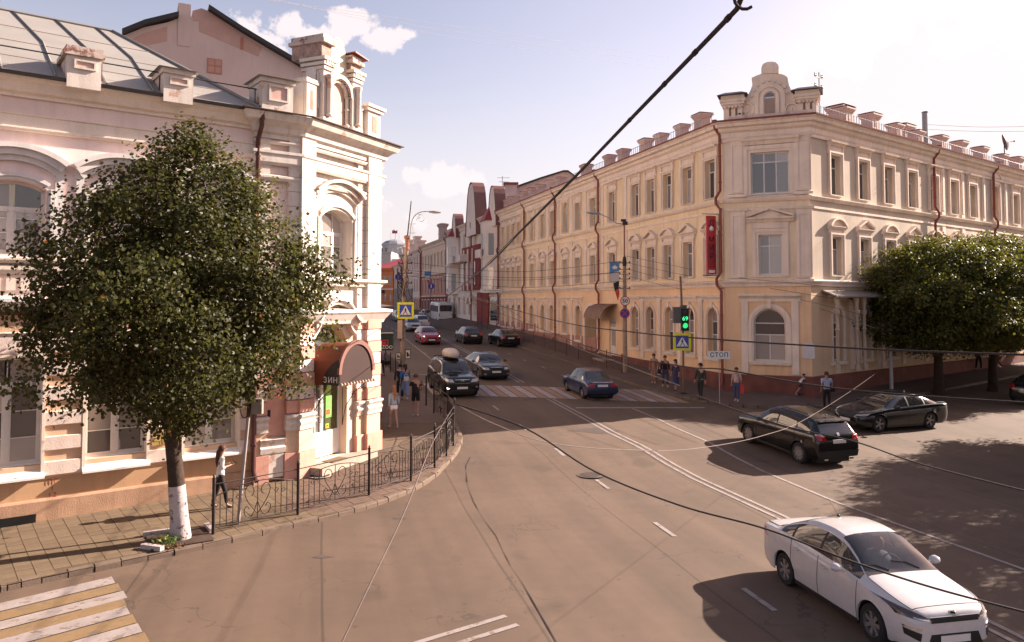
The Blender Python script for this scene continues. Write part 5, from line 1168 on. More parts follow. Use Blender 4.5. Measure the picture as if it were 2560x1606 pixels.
def wheel_mesh(R, w=.2, rr=.62, spokes=5, rimm=None):
    r = R*rr; t = MB(); t.lathe((0,-w/2,0), [(r,.0),(R*.93,.0),(R*.985,.02),(R,.05),(R,w-.05),(R*.985,w-.02),(R*.93,w),(r,w)], 26, 'y', False)
    f = MB(); f.lathe((0,-w/2,0), [(r*.98,.0),(r,.0),(r*1.0,w*.5),(r*.92,w*.5),(r*.9,.03)], 22, 'y', False); f.lathe((0,-w/2,0), [(.001,.02),(r*.2,.02),(r*.22,.05),(.001,.05)], 10, 'y')
    for k in range(spokes):
        a = 2*pi*k/spokes; ca, sa = cos(a), sin(a)
        def P(q, s, y): return (ca*q - sa*s, y, sa*q + ca*s)
        s0, s1 = r*.12, r*.17; y0, y1 = -w/2+.022, -w/2+.055
        f.add([P(r*.15,-s0,y0),P(r*.93,-s1,y0-.004),P(r*.93,s1,y0-.004),P(r*.15,s0,y0),P(r*.15,-s0,y1),P(r*.93,-s1,y1),P(r*.93,s1,y1),P(r*.15,s0,y1)], [(0,1,2,3),(7,6,5,4),(0,4,5,1),(1,5,6,2),(2,6,7,3),(3,7,4,0)])
    b = MB().lathe((0,-w/2,0), [(r*.9,.075),(r*.9,.08)], 20, 'y')
    return t.mesh('tyre', M['tyre'], smooth=radians(40)), f.mesh('rim', rimm or M['rim'], smooth=radians(30)), b.mesh('brake_disc', M['trimblack'])
def make_car(name, label, p):
    """p: L W H R(wheel) wf wr(axle distance from the nose) top belt lists (d,z), cowl, wtop, rtop, rbase, B pillar list, roof half width"""
    L, Wd, H, R = p['L'], p['W'], p['H'], p['R']; top, belt = pchip(p['top']), pchip(p['belt']); sill = p.get('sill', .2); Wr = p['Wr']
    cat = p.get('cat', 'car'); root = thing(name, (0,0,0), label, cat, p.get('group'))
    axl = (p['wf'], p['wr']); Ra = R + p.get('gap', .055)
    nf, nr, ef, er = p.get('nf', .6), p.get('nr', .45), p.get('ef', 2.5), p.get('er', 3.)
    endw = p.get('endw', .55)
    def wm(d):
        w = 1.
        if d < nf: u = (nf-d)/nf; w = endw + (1-endw)*(1-u**ef)**(1/ef)
        if d > L-nr: u = (d-L+nr)/nr; w = min(w, endw+.08 + (1-endw-.08)*max(0, 1-u**er)**(1/er))
        return Wd/2*w
    def zb0(d):
        z = sill
        if d < .35: z = sill + .03 + .06*((.35-d)/.35)**2
        if d > L-.4: z = sill + .04 + .12*((d-L+.4)/.4)**1.5
        return z
    def sect(d, arch=True):
        zt = top(d); zs = min(belt(d), zt-.035); zb = zb0(d); w = wm(d)
        f = max(0, min(1, (zt-zs-.04)/(H-zs-.04))) if H > zs+.05 else 0; f = f**.8
        we = w*.84*(1-f) + Wr*f; we = min(we, w*.95); zre = zt - (.025*(1-f) + p.get('crown', .075)*f)
        zre = max(zre, zs + .004)
        hh = zs - zb; lp = lambda a, b, t: a + (b-a)*t
        bulge = .025*f
        pts = [(w*.95, zb), (w*.975, zb+.06*hh), (w, zb+.3*hh), (w*.997, zb+.55*hh), (w*.985, zb+.78*hh), (w*.965, zs-.03), (w*.94, zs),
               (lp(w*.935, we, .08), lp(zs, zre, .08)), (lp(w*.935, we, .5)+bulge, lp(zs, zre, .5)), (lp(w*.935, we, .9)+bulge*.3, lp(zs, zre, .9)), (we, zre),
               (we*.91, lp(zre, zt, .5)), (we*.6, lp(zre, zt, .86)), (we*.3, lp(zre, zt, .97)), (0, zt)]
        if arch:
            for a in axl:
                dx = abs(d-a)
                if dx < Ra:
                    za = R + sqrt(Ra*Ra - dx*dx); pts = [(y, max(z, za + .0005*k)) if k < 6 else (y, z) for k, (y, z) in enumerate(pts)]
        return pts
    st = set()
    n = int(L/.085)
    for i in range(n+1): st.add(round(L*i/n, 4))
    for q in (0, .012, .03, .06, .1, .15): st.add(q); st.add(round(L-q, 4))
    for a in axl:
        st = {s for s in st if abs(s-a) > Ra + .01}
        for f in (1.012, .9999, .985, .95, .88, .78, .65, .5, .3, .12): st.add(round(a-Ra*f, 4)); st.add(round(a+Ra*f, 4))
        st.add(a)
    for q in [p['cowl'], p['wtop'], p['rtop'], p['rbase'], p['s0'], p['s1']] + p['doors'] + sum([[b-.035, b+.035] for b in p['B']], []): st.add(round(q, 4))
    st = sorted(st); S_ = [sect(d) for d in st]; K = len(S_[0])
    groups = {}
    def grp(nm): return groups.setdefault(nm, [])
    D = p['doors']
    for i in range(len(st)-1):
        d = (st[i]+st[i+1])/2; hgt = sect(d)[10][1] - sect(d)[6][1]
        for k in range(K-1):
            nm = 'body'
            if 7 <= k <= 8 and p['s0'] < d < p['s1'] and hgt > .1:
                nm = 'side_window%d' % sum(d > b for b in p['B'])
                if any(abs(d-b) < .035 for b in p['B']): nm = 'pillar'
            elif k >= (10 if p.get('wideglass') else 11) and p['cowl'] < d < p['wtop']: nm = 'windscreen'
            elif k >= (10 if p.get('wideglass') else 11) and p['rtop'] < d < p['rbase']: nm = 'rear_window'
            elif k >= 10 and d < p['cowl'] and d > .16: nm = 'bonnet'
            elif k >= 10 and d > p['rbase'] and d < L-.05 and p['rbase'] < L-.25: nm = 'boot_lid'
            elif 1 <= k <= 5 and D[0] < d < D[-1]:
                for j in range(len(D)-1):
                    if D[j] < d < D[j+1]: nm = 'door%d' % j
            elif k >= 11 and p['wtop'] < d < p['rtop']: nm = 'roof'
            grp(nm).append((i, k))
    def build(nm, lst, m, sides=(1, -1), off=0.):
        out = []
        idx = {}; mb = MB(); 
        for s in sides:
            for (i, k) in lst:
                f = []
                for (a, b) in ((i, k), (i+1, k), (i+1, k+1), (i, k+1)):
                    key = (a, b, s if S_[a][b][0] > 0 else 0)
                    if key not in idx: idx[key] = len(mb.v); y, z = S_[a][b]; mb.v.append((L/2 - st[a], s*y, z))
                    f.append(idx[key])
                mb.f.append(tuple(f if s > 0 else f[::-1])); mb.m.append(0)
        if nm == 'body':
            for a, rev in ((0, True), (len(st)-1, False)):
                f = [idx[(a, b, 1)] for b in range(K-1)] + [idx.get((a, K-1, 0))] + [idx[(a, b, -1)] for b in range(K-2, -1, -1)]
                mb.f.append(tuple(x for x in f if x is not None)); mb.m.append(0)
        return obj(nm, mb, root, mats=m, smooth=radians(50), merge=.0004)
    P_ = p['paint']; detail = p.get('detail', 1); gl = p.get('glass', CG)
    for nm, lst in groups.items():
        if nm == 'body': build('body', lst, P_)
        elif nm.startswith('side_window'):
            for s in (1, -1): build('side_window', lst, gl, (s,))
        elif nm == 'pillar': 
            for s in (1, -1): build('door_pillar', lst, M['trimblack'], (s,))
        elif nm in ('windscreen', 'rear_window'): build(nm, lst, gl)
        elif nm.startswith('door'):
            for s in (1, -1): build('door', lst, P_, (s,))
        else: build(nm, lst, P_)
    # dark shut lines round the panels
    if detail >= 1:
        mb = MB(); r = .0055
        def sp(d, k, s, o=.002):
            i = min(range(len(st)), key=lambda q: abs(st[q]-d)); y, z = S_[i][k]; return (L/2-st[i], s*(y+o), z + (o if k > 9 else 0))
        for s in (1, -1):
            for d in D: mb.tube([sp(d, k, s) for k in range(1, 7)], r, 4)
            seg = [q for q in st if D[0] <= q <= D[-1]]; mb.tube([sp(q, 1, s) for q in seg], r, 4); 
            for b in p['B'][:0]: pass
            seg = [q for q in st if .17 <= q <= p['cowl']]; mb.tube([sp(q, 10, s) for q in seg], r, 4)
            if p['rbase'] < L-.25: seg = [q for q in st if p['rbase'] <= q <= L-.06]; mb.tube([sp(q, 10, s) for q in seg], r, 4)
        mb.tube([sp(.17, k, 1) for k in range(10, K)] + [sp(.17, k, -1) for k in range(K-2, 9, -1)], r, 4)
        obj('shut_lines', mb, root, mats=M['trimblack'], fixn=False)
    # nose / tail surface lookup
    def half(d, z):
        q = sect(d, False)
        if z <= q[0][1] or z >= q[-1][1]: return 0 if z >= q[-1][1] else (q[0][0] if z > q[0][1]-.2 else 0)
        for a, b in zip(q, q[1:]):
            if a[1] <= z <= b[1] and b[1] > a[1]: return a[0] + (b[0]-a[0])*(z-a[1])/(b[1]-a[1])
        return q[0][0]
    def ends(y, z, rear):
        lo, hi = 0., L*.45
        f = (lambda d: d) if not rear else (lambda d: L-d)
        if half(f(0), z) >= abs(y): return (L/2 - f(0))
        for _ in range(22):
            m = (lo+hi)/2
            if half(f(m), z) >= abs(y): hi = m
            else: lo = m
        return L/2 - f(hi)
    def patch(nm, cs, m, rear=False, off=.008, n=(8, 4), mirror=True, pmat=None):
        "cs: four (y,z) corners; laid on the nose or tail"
        outs = []
        for s in ((1, -1) if mirror else (1,)):
            mb = MB(); v = []; A, B, C_, D_ = [Vector(c) for c in cs]
            for i in range(n[0]+1):
                for j in range(n[1]+1):
                    q = (A*(1-i/n[0]) + B*(i/n[0]))*(1-j/n[1]) + (D_*(1-i/n[0]) + C_*(i/n[0]))*(j/n[1])
                    x = ends(q.x, q.y, rear); sc = 1 + off*.6/max(.2, abs(q.x)+.2)
                    v.append((x + (-off if rear else off), s*q.x*sc, q.y))
            mb.add(v, [(i*(n[1]+1)+j, (i+1)*(n[1]+1)+j, (i+1)*(n[1]+1)+j+1, i*(n[1]+1)+j+1) for i in range(n[0]) for j in range(n[1])])
            # rim so the patch has thickness
            N1 = n[1]+1; ring = [i*N1 for i in range(n[0]+1)] + [n[0]*N1+j for j in range(1, N1)] + [i*N1+n[1] for i in range(n[0]-1, -1, -1)] + [j for j in range(n[1]-1, 0, -1)]
            base = len(mb.v)
            for r_ in ring: x, y, z = mb.v[r_]; mb.v.append((x + (.03 if rear else -.03), y*.99, z))
            for q in range(len(ring)): mb.f.append((ring[q], ring[(q+1) % len(ring)], base+(q+1) % len(ring), base+q)); mb.m.append(0)
            outs.append(obj(nm, mb, root, mats=m, smooth=radians(60)))
        return outs
    p['patches'](patch)
    # underside, arches, wheels
    mb = MB(); mb.box(-L/2+.25, L/2-.3, -Wd/2+.26, Wd/2-.26, .16, .6)
    for a in axl:
        for s in (1, -1): y0, y1 = sorted((s*(Wd/2-.04), s*(Wd/2-.3))); mb.arcband(L/2-a, R, Ra-.004, Ra+.012, -.15, pi+.15, y0, y1, 18); mb.box(L/2-a-Ra, L/2-a+Ra, s*(Wd/2-.27)-.01, s*(Wd/2-.27)+.01, .2, R+Ra*.7)
    obj('underbody', mb, root, mats=M['trimblack'], fixn=False)
    mb = MB()
    for s in (1, -1): y0, y1 = sorted((s*(Wd/2*.94), s*(Wd/2*.975))); mb.box(L/2-axl[1]+Ra, L/2-axl[0]-Ra, y0, y1, sill-.03, sill+.05)
    obj('sill_trim', mb, root, mats=M['trimblack'])
    tm = wheel_mesh(R, .2, p.get('rr', .64), p.get('spokes', 5), p.get('rimm'))
    for a in axl:
        for s in (1, -1):
            w = bpy.data.objects.new('wheel', tm[0]); COL.objects.link(w); w.parent = root; w.location = (L/2-a, s*(Wd/2-.115), R); w.rotation_euler = (0, 0, 0 if s < 0 else pi)
            if a == axl[0]: w.rotation_euler[2] += p.get('steer', 0)
            obj('rim', tm[1], w); obj('brake_disc', tm[2], w)
    # mirrors, handles, interior
    xc, _ = L/2 - p['cowl'] - .42, 0; zc = belt(p['cowl']+.42) + .05; wb = wm(p['cowl']+.42)
    for s in (1, -1):
        mb = MB(); y0 = s*(wb-.03); y1 = s*(wb+.2)
        mb.tube([(xc, y0, zc-.03), (xc, s*(wb+.06), zc)], .025, 6)
        c = Vector((xc, s*(wb+.12), zc+.03)); v = []; N_ = 10
        for i in range(5):
            for k in range(N_):
                a = 2*pi*k/N_; q = (1, .97, .85, .6, .2)[i]; v.append((c.x - .05 + i*.035, c.y + cos(a)*.105*q, c.z + (abs(sin(a))**.8*(1 if sin(a) > 0 else -1))*.075*q))
        mb.add(v, [(i*N_+k, i*N_+(k+1) % N_, (i+1)*N_+(k+1) % N_, (i+1)*N_+k) for i in range(4) for k in range(N_)] + [tuple(range(N_)), tuple(range(4*N_, 5*N_))])
        m_ = obj('mirror', mb, root, mats=p.get('mirror', P_), smooth=radians(50)); 
        if detail >= 1: obj('mirror_glass', MB().box(c.x-.058, c.x-.052, c.y-.085, c.y+.085, c.z-.055, c.z+.055), m_, mats=M['chrome'])
        if detail >= 1:
            for j in range(len(D)-1):
                dd_ = D[j+1] - .2; zz = belt(dd_) - .13; ww = wm(dd_); mb = MB().tube([(L/2-dd_+.09, s*(ww*.985), zz), (L/2-dd_+.07, s*(ww+.028), zz), (L/2-dd_-.07, s*(ww+.028), zz), (L/2-dd_-.09, s*(ww*.985), zz)], .013, 6); obj('handle', mb, root, mats=p.get('handle', P_), fixn=False)
    mb = MB(); dc = p['cowl']; zi = belt(dc) - .12
    mb.box(L/2-dc-.75, L/2-dc-.15, -Wd/2+.18, Wd/2-.18, zi-.3, zi)
    for s in (-1, 1):
        x = L/2-dc-1.45; mb.box(x-.25, x+.3, s*.37-.25, s*.37+.25, .45, .58); mb.add([(x-.3,s*.37-.25,.55),(x-.3,s*.37+.25,.55),(x-.18,s*.37+.25,.55),(x-.18,s*.37-.25,.55),(x-.48,s*.37-.2,H-.42),(x-.48,s*.37+.2,H-.42),(x-.38,s*.37+.2,H-.42),(x-.38,s*.37-.2,H-.42)], [(0,3,2,1),(4,5,6,7),(0,1,5,4),(1,2,6,5),(2,3,7,6),(3,0,4,7)]); mb.box(x-.5, x-.4, s*.37-.12, s*.37+.12, H-.42, H-.24)
    x = L/2-dc-2.35; mb.box(x-.15, x+.3, -.6, .6, .45, .6); mb.box(x-.3, x-.16, -.6, .6, .5, H-.45)
    obj('seats', mb, root, mats=p.get('seatmat', M['seat']))
    mb = MB()
    for s, o in ((.35, 0), (-.25, 0)):
        a_ = p['cowl']+.05; q = lambda d, y: (L/2-d, y, top(d) + .015 - .06*(y/Wd*2)**2*1.2)
        mb.tube([q(a_, s), q(a_+.12, s-.2), q(a_+.16, s-.45)], .009, 4)
    obj('wipers', mb, root, mats=M['trimblack'], fixn=False)
    if p.get('antenna', True): obj('antenna', MB().lathe((L/2-p['rtop']+.15, 0, H-.02), [(.04,0),(.025,.03),(.005,.045)], 8).tube([(L/2-p['rtop']+.15,0,H), (L/2-p['rtop']-.18,0,H+.24)], .004, 4), root, mats=M['trimblack'])
    if 'extra' in p: p['extra'](root, st, S_, L, Wd, top, belt, wm)
    return root
def plate(patch, z, rear=False, h=.055): patch('number_plate', [(-.26,z-h),(.26,z-h),(.26,z+h),(-.26,z+h)], M['plate'], rear, .02, (4,1), False)
# -- white sedan, nearest
def pt_kia(P):
    P('headlamp', [(.40,.645),(.80,.69),(.835,.83),(.52,.725)], mat('dark_headlamp', (.09,.06,.055), .08, .5, 12, 0, metal=.5, coat=1), n=(14,5), off=.012)
    P('running_light', [(.44,.655),(.66,.68),(.66,.70),(.46,.675)], M['chrome'], n=(8,2), off=.018)
    P('grille', [(-.42,.615),(.42,.615),(.44,.70),(-.44,.70)], M['trimblack'], n=(12,3), off=.010, mirror=False)
    P('grille_rim', [(-.44,.70),(.44,.70),(.44,.712),(-.44,.712)], M['chrome'], n=(12,1), off=.014, mirror=False)
    P('emblem', [(-.06,.735),(.06,.735),(.06,.765),(-.06,.765)], M['trimblack'], n=(4,2), off=.012, mirror=False)
    P('lower_grille', [(-.5,.24),(.5,.24),(.42,.44),(-.42,.44)], M['trimblack'], n=(12,4), off=.008, mirror=False)
    P('fog_lamp_housing', [(.60,.34),(.76,.42),(.77,.52),(.58,.46)], M['trimblack'], n=(6,4)); P('fog_lamp', [(.58,.50),(.77,.535),(.77,.56),(.575,.53)], M['chrome'], n=(6,2), off=.014)
    P('tail_lamp', [(.45,.80),(.858,.80),(.828,.95),(.50,.94)], M['taillamp'], True); plate(P, .36); plate(P, .72, True)
KIA = dict(L=4.4, W=1.74, H=1.47, R=.31, wf=.85, wr=3.45, Wr=.56, rr=.66, spokes=7, cowl=1.12, wtop=1.95, rtop=3.05, rbase=3.82, s0=1.15, s1=3.62, B=[2.35, 3.22], doors=[1.22, 2.33, 3.2],
    top=[(0,.66),(.03,.74),(.12,.79),(.4,.865),(.8,.94),(1.12,1.0),(1.5,1.24),(1.95,1.43),(2.35,1.47),(2.8,1.45),(3.05,1.40),(3.5,1.22),(3.82,1.08),(4.15,1.07),(4.3,1.04),(4.37,.98),(4.4,.9)],
    belt=[(0,.64),(.3,.76),(.8,.84),(1.3,.90),(2.5,.95),(3.3,1.0),(3.8,1.02),(4.3,.99),(4.4,.9)], paint=paint('white_car_paint', (.50,.465,.465), .22), patches=pt_kia, glass=CGC, nf=.8, ef=2.3, nr=.5, seatmat=mat('beige_seat', (.20,.15,.12), .8), wideglass=True)
def drv(root, *a):
    mb = MB(); mb.lathe((-.05,.37,1.0), [(.02,-.02),(.09,.03),(.105,.12),(.09,.2),(.03,.25)], 12); obj('driver_head', mb, root, mats=mat('driver_skin', (.42,.24,.17), .6, .1), smooth=True)
    mb = MB(); mb.lathe((-.1,.37,.5), [(.2,0),(.24,.2),(.25,.35),(.18,.45),(.06,.5)], 12); obj('driver_torso', mb, root, mats=mat('driver_shirt', (.3,.32,.36), .8, .1), smooth=True)
    mb = MB(); pts = [(.33 - .1*sin(t), .37 + .18*cos(t), .86 + .15*sin(t)) for t in [2*pi*i/16 for i in range(17)]]; obj('steering_wheel', mb.tube(pts, .014, 6), root, mats=M['trimblack'])
KIA['extra'] = drv
def place(root, p, head, z=None, tilt=True):
    x, y = p; hx, hy = cos(head), sin(head); e = 1.2
    root.location = (x, y, (g(x+hx*e, y+hy*e) + g(x-hx*e, y-hy*e))/2 if z is None else z)
    pit = -math.atan2(g(x+hx*e, y+hy*e) - g(x-hx*e, y-hy*e), 2*e); rl = math.atan2(g(x-hy*.7, y+hx*.7) - g(x+hy*.7, y-hx*.7), 1.4)
    root.rotation_euler = (rl, pit, head); return root
def head_of(a, b): return atan2(b[1]-a[1], b[0]-a[0])
def by_wheels(root, p, rear, front, side_):
    "rear/front: ground points of two wheels on the side `side_` (+1 left of the car)"
    h = head_of(rear, front); u = Vector((cos(h), sin(h))); lft = Vector((-u.y, u.x))
    mid = Vector(rear[:2]) - lft*side_*(p['W']/2-.1); c = mid + u*(p['wr'] - p['L']/2); return place(root, c, h)
k = make_car('sedan', 'white four-door sedan nearest the camera, a driver at the wheel, lower right of the picture', KIA)
by_wheels(k, KIA, (5.5,15.38), (6.03,12.83), -1)
# -- dark SUV seen from behind
def pt_bmw(P):
    P('tail_lamp', [(.52,.98),(.84,.98),(.86,1.12),(.60,1.12)], M['taillamp'], True); P('lamp_top', [(.62,1.12),(.855,1.12),(.85,1.17),(.66,1.17)], M['headlamp'], True)
    plate(P, .93, True, .06); P('bumper_step', [(-.3,.62),(.86,.62),(.86,.68),(-.3,.68)], M['chrome'], True, .02, (10,1), False) if 0 else None
    P('bumper_insert', [(-.8,.40),(.8,.40),(.84,.62),(-.84,.62)], M['trimblack'], True, .012, (12,3), False); P('exhaust', [(.45,.31),(.6,.31),(.6,.36),(.45,.36)], M['chrome'], True, .02, (2,2))
    P('emblem', [(-.05,1.10),(.05,1.10),(.05,1.2),(-.05,1.2)], M['chrome'], True, .012, (3,3), False)
    P('headlamp', [(.5,.78),(.82,.8),(.84,.9),(.52,.88)], M['headlamp']); P('grille', [(-.3,.7),(.3,.7),(.3,.86),(-.3,.86)], M['trimblack'], mirror=False)
BMW = dict(L=4.57, W=1.86, H=1.68, R=.36, wf=.86, wr=3.66, Wr=.64, sill=.26, cowl=1.2, wtop=1.98, rtop=4.05, rbase=4.45, s0=1.25, s1=4.1, B=[2.42, 3.42], doors=[1.35, 2.4, 3.4], nr=.4, endw=.7,
    top=[(0,.8),(.05,.92),(.3,1.0),(.8,1.07),(1.2,1.14),(1.55,1.4),(1.98,1.62),(2.6,1.68),(3.5,1.66),(4.05,1.58),(4.15,1.52),(4.35,1.3),(4.45,1.2),(4.52,1.1),(4.57,.95)],
    belt=[(0,.78),(.3,.9),(1.2,1.0),(2.5,1.06),(3.6,1.1),(4.3,1.13),(4.57,.94)], paint=paint('black_car_paint', (.006,.005,.005), .2), patches=pt_bmw, spokes=10, rr=.68)
BMW['extra'] = lambda root, st, S_, L, Wd, top, belt, wm: [obj('roof_rail', MB().tube([(L/2-2.2, s*.6, 1.66), (L/2-2.3, s*.6, 1.71), (L/2-3.7, s*.6, 1.69), (L/2-3.85, s*.6, 1.63)], .014, 5), root, mats=M['trimblack']) for s in (1, -1)] + [obj('rear_spoiler', MB().slab([(L/2-4.0,1.56),(L/2-4.24,1.53),(L/2-4.22,1.50),(L/2-4.0,1.50)], -.56, .56), root, mats=MATS['black_car_paint'])]
b_ = make_car('suv', 'black estate-like SUV driving away, its tail window glinting, between white sedan and dark sedan', BMW)
by_wheels(b_, BMW, (9.93,26.47), (8.97,29.23), 1)
# -- dark sedan on the side street
def pt_opt(P):
    P('headlamp', [(.5,.66),(.84,.68),(.86,.76),(.54,.73)], M['headlamp']); P('grille', [(-.42,.55),(.42,.55),(.42,.68),(-.42,.68)], M['trimblack'], mirror=False, off=.01); P('lower_grille', [(-.6,.28),(.6,.28),(.55,.42),(-.55,.42)], M['trimblack'], mirror=False)
    P('tail_lamp', [(.45,.86),(.82,.86),(.84,.98),(.5,.96)], M['taillamp'], True); plate(P, .45); plate(P, .6, True)
OPT = dict(L=4.85, W=1.86, H=1.465, R=.34, wf=.93, wr=3.73, Wr=.6, rr=.7, spokes=5, cowl=1.3, wtop=2.15, rtop=3.35, rbase=4.25, s0=1.35, s1=4.05, B=[2.55, 3.45], doors=[1.35, 2.5, 3.5],
    top=[(0,.62),(.04,.7),(.15,.77),(.6,.86),(1.3,.98),(1.7,1.22),(2.15,1.4),(2.6,1.465),(3.1,1.45),(3.5,1.36),(4.0,1.18),(4.25,1.1),(4.6,1.08),(4.8,1.03),(4.85,.9)],
    belt=[(0,.6),(.3,.74),(1.3,.9),(2.5,.95),(3.6,1.0),(4.2,1.02),(4.7,1.0),(4.85,.88)], paint=paint('midnight_paint', (.005,.006,.009), .18), patches=pt_opt, nf=.8, ef=2.2)
o_ = make_car('sedan', 'long dark sedan crossing in front of the corner, nose pointing left, behind the black SUV', OPT)
by_wheels(o_, OPT, (17.62,32.38), (14.97,31.38), -1) if 0 else by_wheels(o_, OPT, (17.62,32.38), (14.97,31.38), 1)
# -- big dark SUV with roof box
def pt_sf(P):
    P('headlamp', [(.42,.80),(.82,.84),(.86,.98),(.50,.95)], M['headlamp']); P('grille', [(-.36,.74),(.36,.74),(.44,.92),(-.44,.92)], M['trimblack'], mirror=False, off=.012)
    for z in (.74,.915): P('grille_rim', [(-.38,z),(.38,z),(.38,z+.022),(-.38,z+.022)], M['chrome'], mirror=False, off=.02, n=(8,1))
    P('emblem', [(-.06,.85),(.06,.85),(.06,.9),(-.06,.9)], M['chrome'], mirror=False, off=.024, n=(3,2)); plate(P, .52)
    P('lower_grille', [(-.62,.34),(.62,.34),(.58,.44),(-.58,.44)], M['trimblack'], mirror=False); P('fog_lamp', [(.66,.52),(.76,.52),(.76,.6),(.66,.6)], M['headlamp'], off=.014, n=(3,3)); P('tail_lamp', [(.6,.95),(.86,.95),(.86,1.15),(.66,1.15)], M['taillamp'], True)
SF = dict(L=4.66, W=1.89, H=1.74, R=.37, wf=.9, wr=3.6, Wr=.66, sill=.27, cowl=1.2, wtop=1.95, rtop=4.1, rbase=4.5, s0=1.25, s1=4.2, B=[2.4, 3.35], doors=[1.35, 2.4, 3.35], endw=.72, nf=.5, ef=3.,
    top=[(0,.78),(.04,.95),(.15,1.03),(.6,1.1),(1.2,1.17),(1.55,1.43),(1.95,1.66),(2.5,1.74),(3.6,1.72),(4.1,1.64),(4.4,1.3),(4.5,1.2),(4.66,1.0)],
    belt=[(0,.76),(.2,.92),(1.2,1.04),(2.5,1.08),(4.2,1.16),(4.66,.98)], paint=paint('dark_green_black_paint', (.007,.007,.008), .2), patches=pt_sf, rr=.66)
def sfx(root, st, S_, L, Wd, top, belt, wm):
    for s in (1, -1): obj('roof_rail', MB().tube([(L/2-2.1, s*.66, 1.70), (L/2-2.2, s*.66, 1.78), (L/2-3.9, s*.66, 1.77), (L/2-4.0, s*.66, 1.69)], .018, 5), root, mats=M['greymetal'])
    for x in (L/2-2.5, L/2-3.4): obj('roof_bar', MB().tube([(x, -.8, 1.80), (x, .8, 1.80)], .02, 6), root, mats=M['trimblack'])
    # streamlined roof box
    mb = MB(); v = []; N1, N2 = 14, 16
    for i in range(N1+1):
        u = i/N1; x = L/2 - 1.85 - 1.9*u; w = .42*(sin(pi*min(1, max(0, .04+.93*u)))**.4); h = .34*(sin(pi*min(1, .06+.86*u))**.45)
        for k in range(N2): a = 2*pi*k/N2; ca, sa = cos(a), sin(a); v.append((x, w*abs(ca)**.7*(1 if ca > 0 else -1), 1.9 + (h*abs(sa)**.8 if sa > 0 else -.09*abs(sa)**.6)*1.))
    mb.add(v, [(i*N2+k, i*N2+(k+1) % N2, (i+1)*N2+(k+1) % N2, (i+1)*N2+k) for i in range(N1) for k in range(N2)] + [tuple(range(N2)), tuple(range(N1*N2, (N1+1)*N2))])
    rb = obj('roof_box', mb, root, mats=mat('beige_grey_plastic', (.42,.35,.30), .45, .05, 3), smooth=True); rb['label'] = 'beige streamlined luggage box'
    mb = MB(); mb.lathe((L/2-.02,-.72,.53), [(.07,0),(.05,.02)], 12, 'x'); obj('lit_fog_lamp', mb, root, mats=M['lit'])
SF['extra'] = sfx
s_ = make_car('suv', 'dark SUV with a beige roof box waiting at the striped crossing', SF)
by_wheels(s_, SF, (-3.51+D1.x*2.7, 39.0+D1.y*2.7), (-3.30, 38.9), -1)
h_ = atan2(-D1.y, -D1.x); place(s_, Vector((-2.55, 38.3)) + D1*2.05, h_)
# -- dark liftback
def pt_sk(P):
    P('headlamp', [(.44,.64),(.80,.66),(.82,.80),(.48,.78)], M['headlamp']); P('grille', [(-.33,.62),(.33,.62),(.40,.78),(-.40,.78)], M['trimblack'], mirror=False, off=.012); P('grille_rim', [(-.36,.775),(.36,.775),(.36,.80),(-.36,.80)], M['chrome'], mirror=False, off=.018, n=(8,1))
    P('lower_grille', [(-.6,.3),(.6,.3),(.6,.42),(-.6,.42)], M['trimblack'], mirror=False); P('fog_lamp', [(.62,.36),(.76,.36),(.76,.44),(.62,.44)], M['headlamp'], off=.014, n=(3,3)); plate(P, .52); P('tail_lamp', [(.5,.8),(.8,.8),(.8,.98),(.55,.98)], M['taillamp'], True); plate(P, .8, True)
SK = dict(L=4.57, W=1.77, H=1.46, R=.32, wf=.9, wr=3.48, Wr=.58, cowl=1.15, wtop=1.85, rtop=3.3, rbase=4.1, s0=1.2, s1=3.85, B=[2.3, 3.25], doors=[1.25, 2.3, 3.25], nf=.5, ef=2.8, endw=.65,
    top=[(0,.68),(.04,.8),(.15,.86),(.6,.94),(1.15,1.02),(1.5,1.26),(1.85,1.41),(2.4,1.46),(3.0,1.44),(3.3,1.4),(3.8,1.22),(4.1,1.1),(4.4,1.07),(4.53,1.0),(4.57,.85)],
    belt=[(0,.66),(.2,.8),(1.15,.91),(2.5,.95),(3.8,.99),(4.57,.84)], paint=paint('graphite_paint', (.035,.035,.036), .25, .3), patches=pt_sk)
c_ = make_car('sedan', 'graphite sedan coming towards the crossing beside the SUV with the roof box', SK); place(c_, Vector((-.95, 44.7)) + D1*2.1, h_)
# -- blue angular hatchback
def pt_lada(P):
    P('tail_lamp', [(.42,.68),(.76,.68),(.76,.82),(.42,.82)], M['taillamp'], True); plate(P, .75, True); P('bumper', [(-.8,.42),(.8,.42),(.8,.56),(-.8,.56)], mat('navy_bumper', (.015,.018,.04), .5, .1), True, .03, (12,2), False)
    P('headlamp', [(.4,.62),(.74,.62),(.74,.74),(.4,.74)], M['headlamp']); P('grille', [(-.38,.62),(.38,.62),(.38,.74),(-.38,.74)], M['trimblack'], mirror=False); P('badge_bar', [(-.7,.9),(.7,.9),(.7,.925),(-.7,.925)], M['chrome'], True, .012, (8,1), False)
LADA = dict(L=4.0, W=1.65, H=1.39, R=.28, wf=.72, wr=3.18, Wr=.56, cowl=1.05, wtop=1.55, rtop=2.85, rbase=3.62, s0=1.1, s1=3.3, B=[2.05, 2.85], doors=[1.15, 2.05, 2.95], endw=.88, nf=.35, nr=.25, er=4., crown=.05,
    top=[(0,.68),(.05,.78),(.6,.86),(1.05,.92),(1.3,1.18),(1.55,1.35),(2.0,1.39),(2.85,1.36),(3.25,1.16),(3.62,.97),(3.9,.95),(3.97,.9),(4.0,.78)],
    belt=[(0,.66),(.3,.76),(1.05,.86),(2.5,.89),(3.5,.9),(4.0,.76)], paint=paint('navy_paint', (.020,.028,.075), .3), patches=pt_lada, spokes=6, rr=.68, antenna=False)
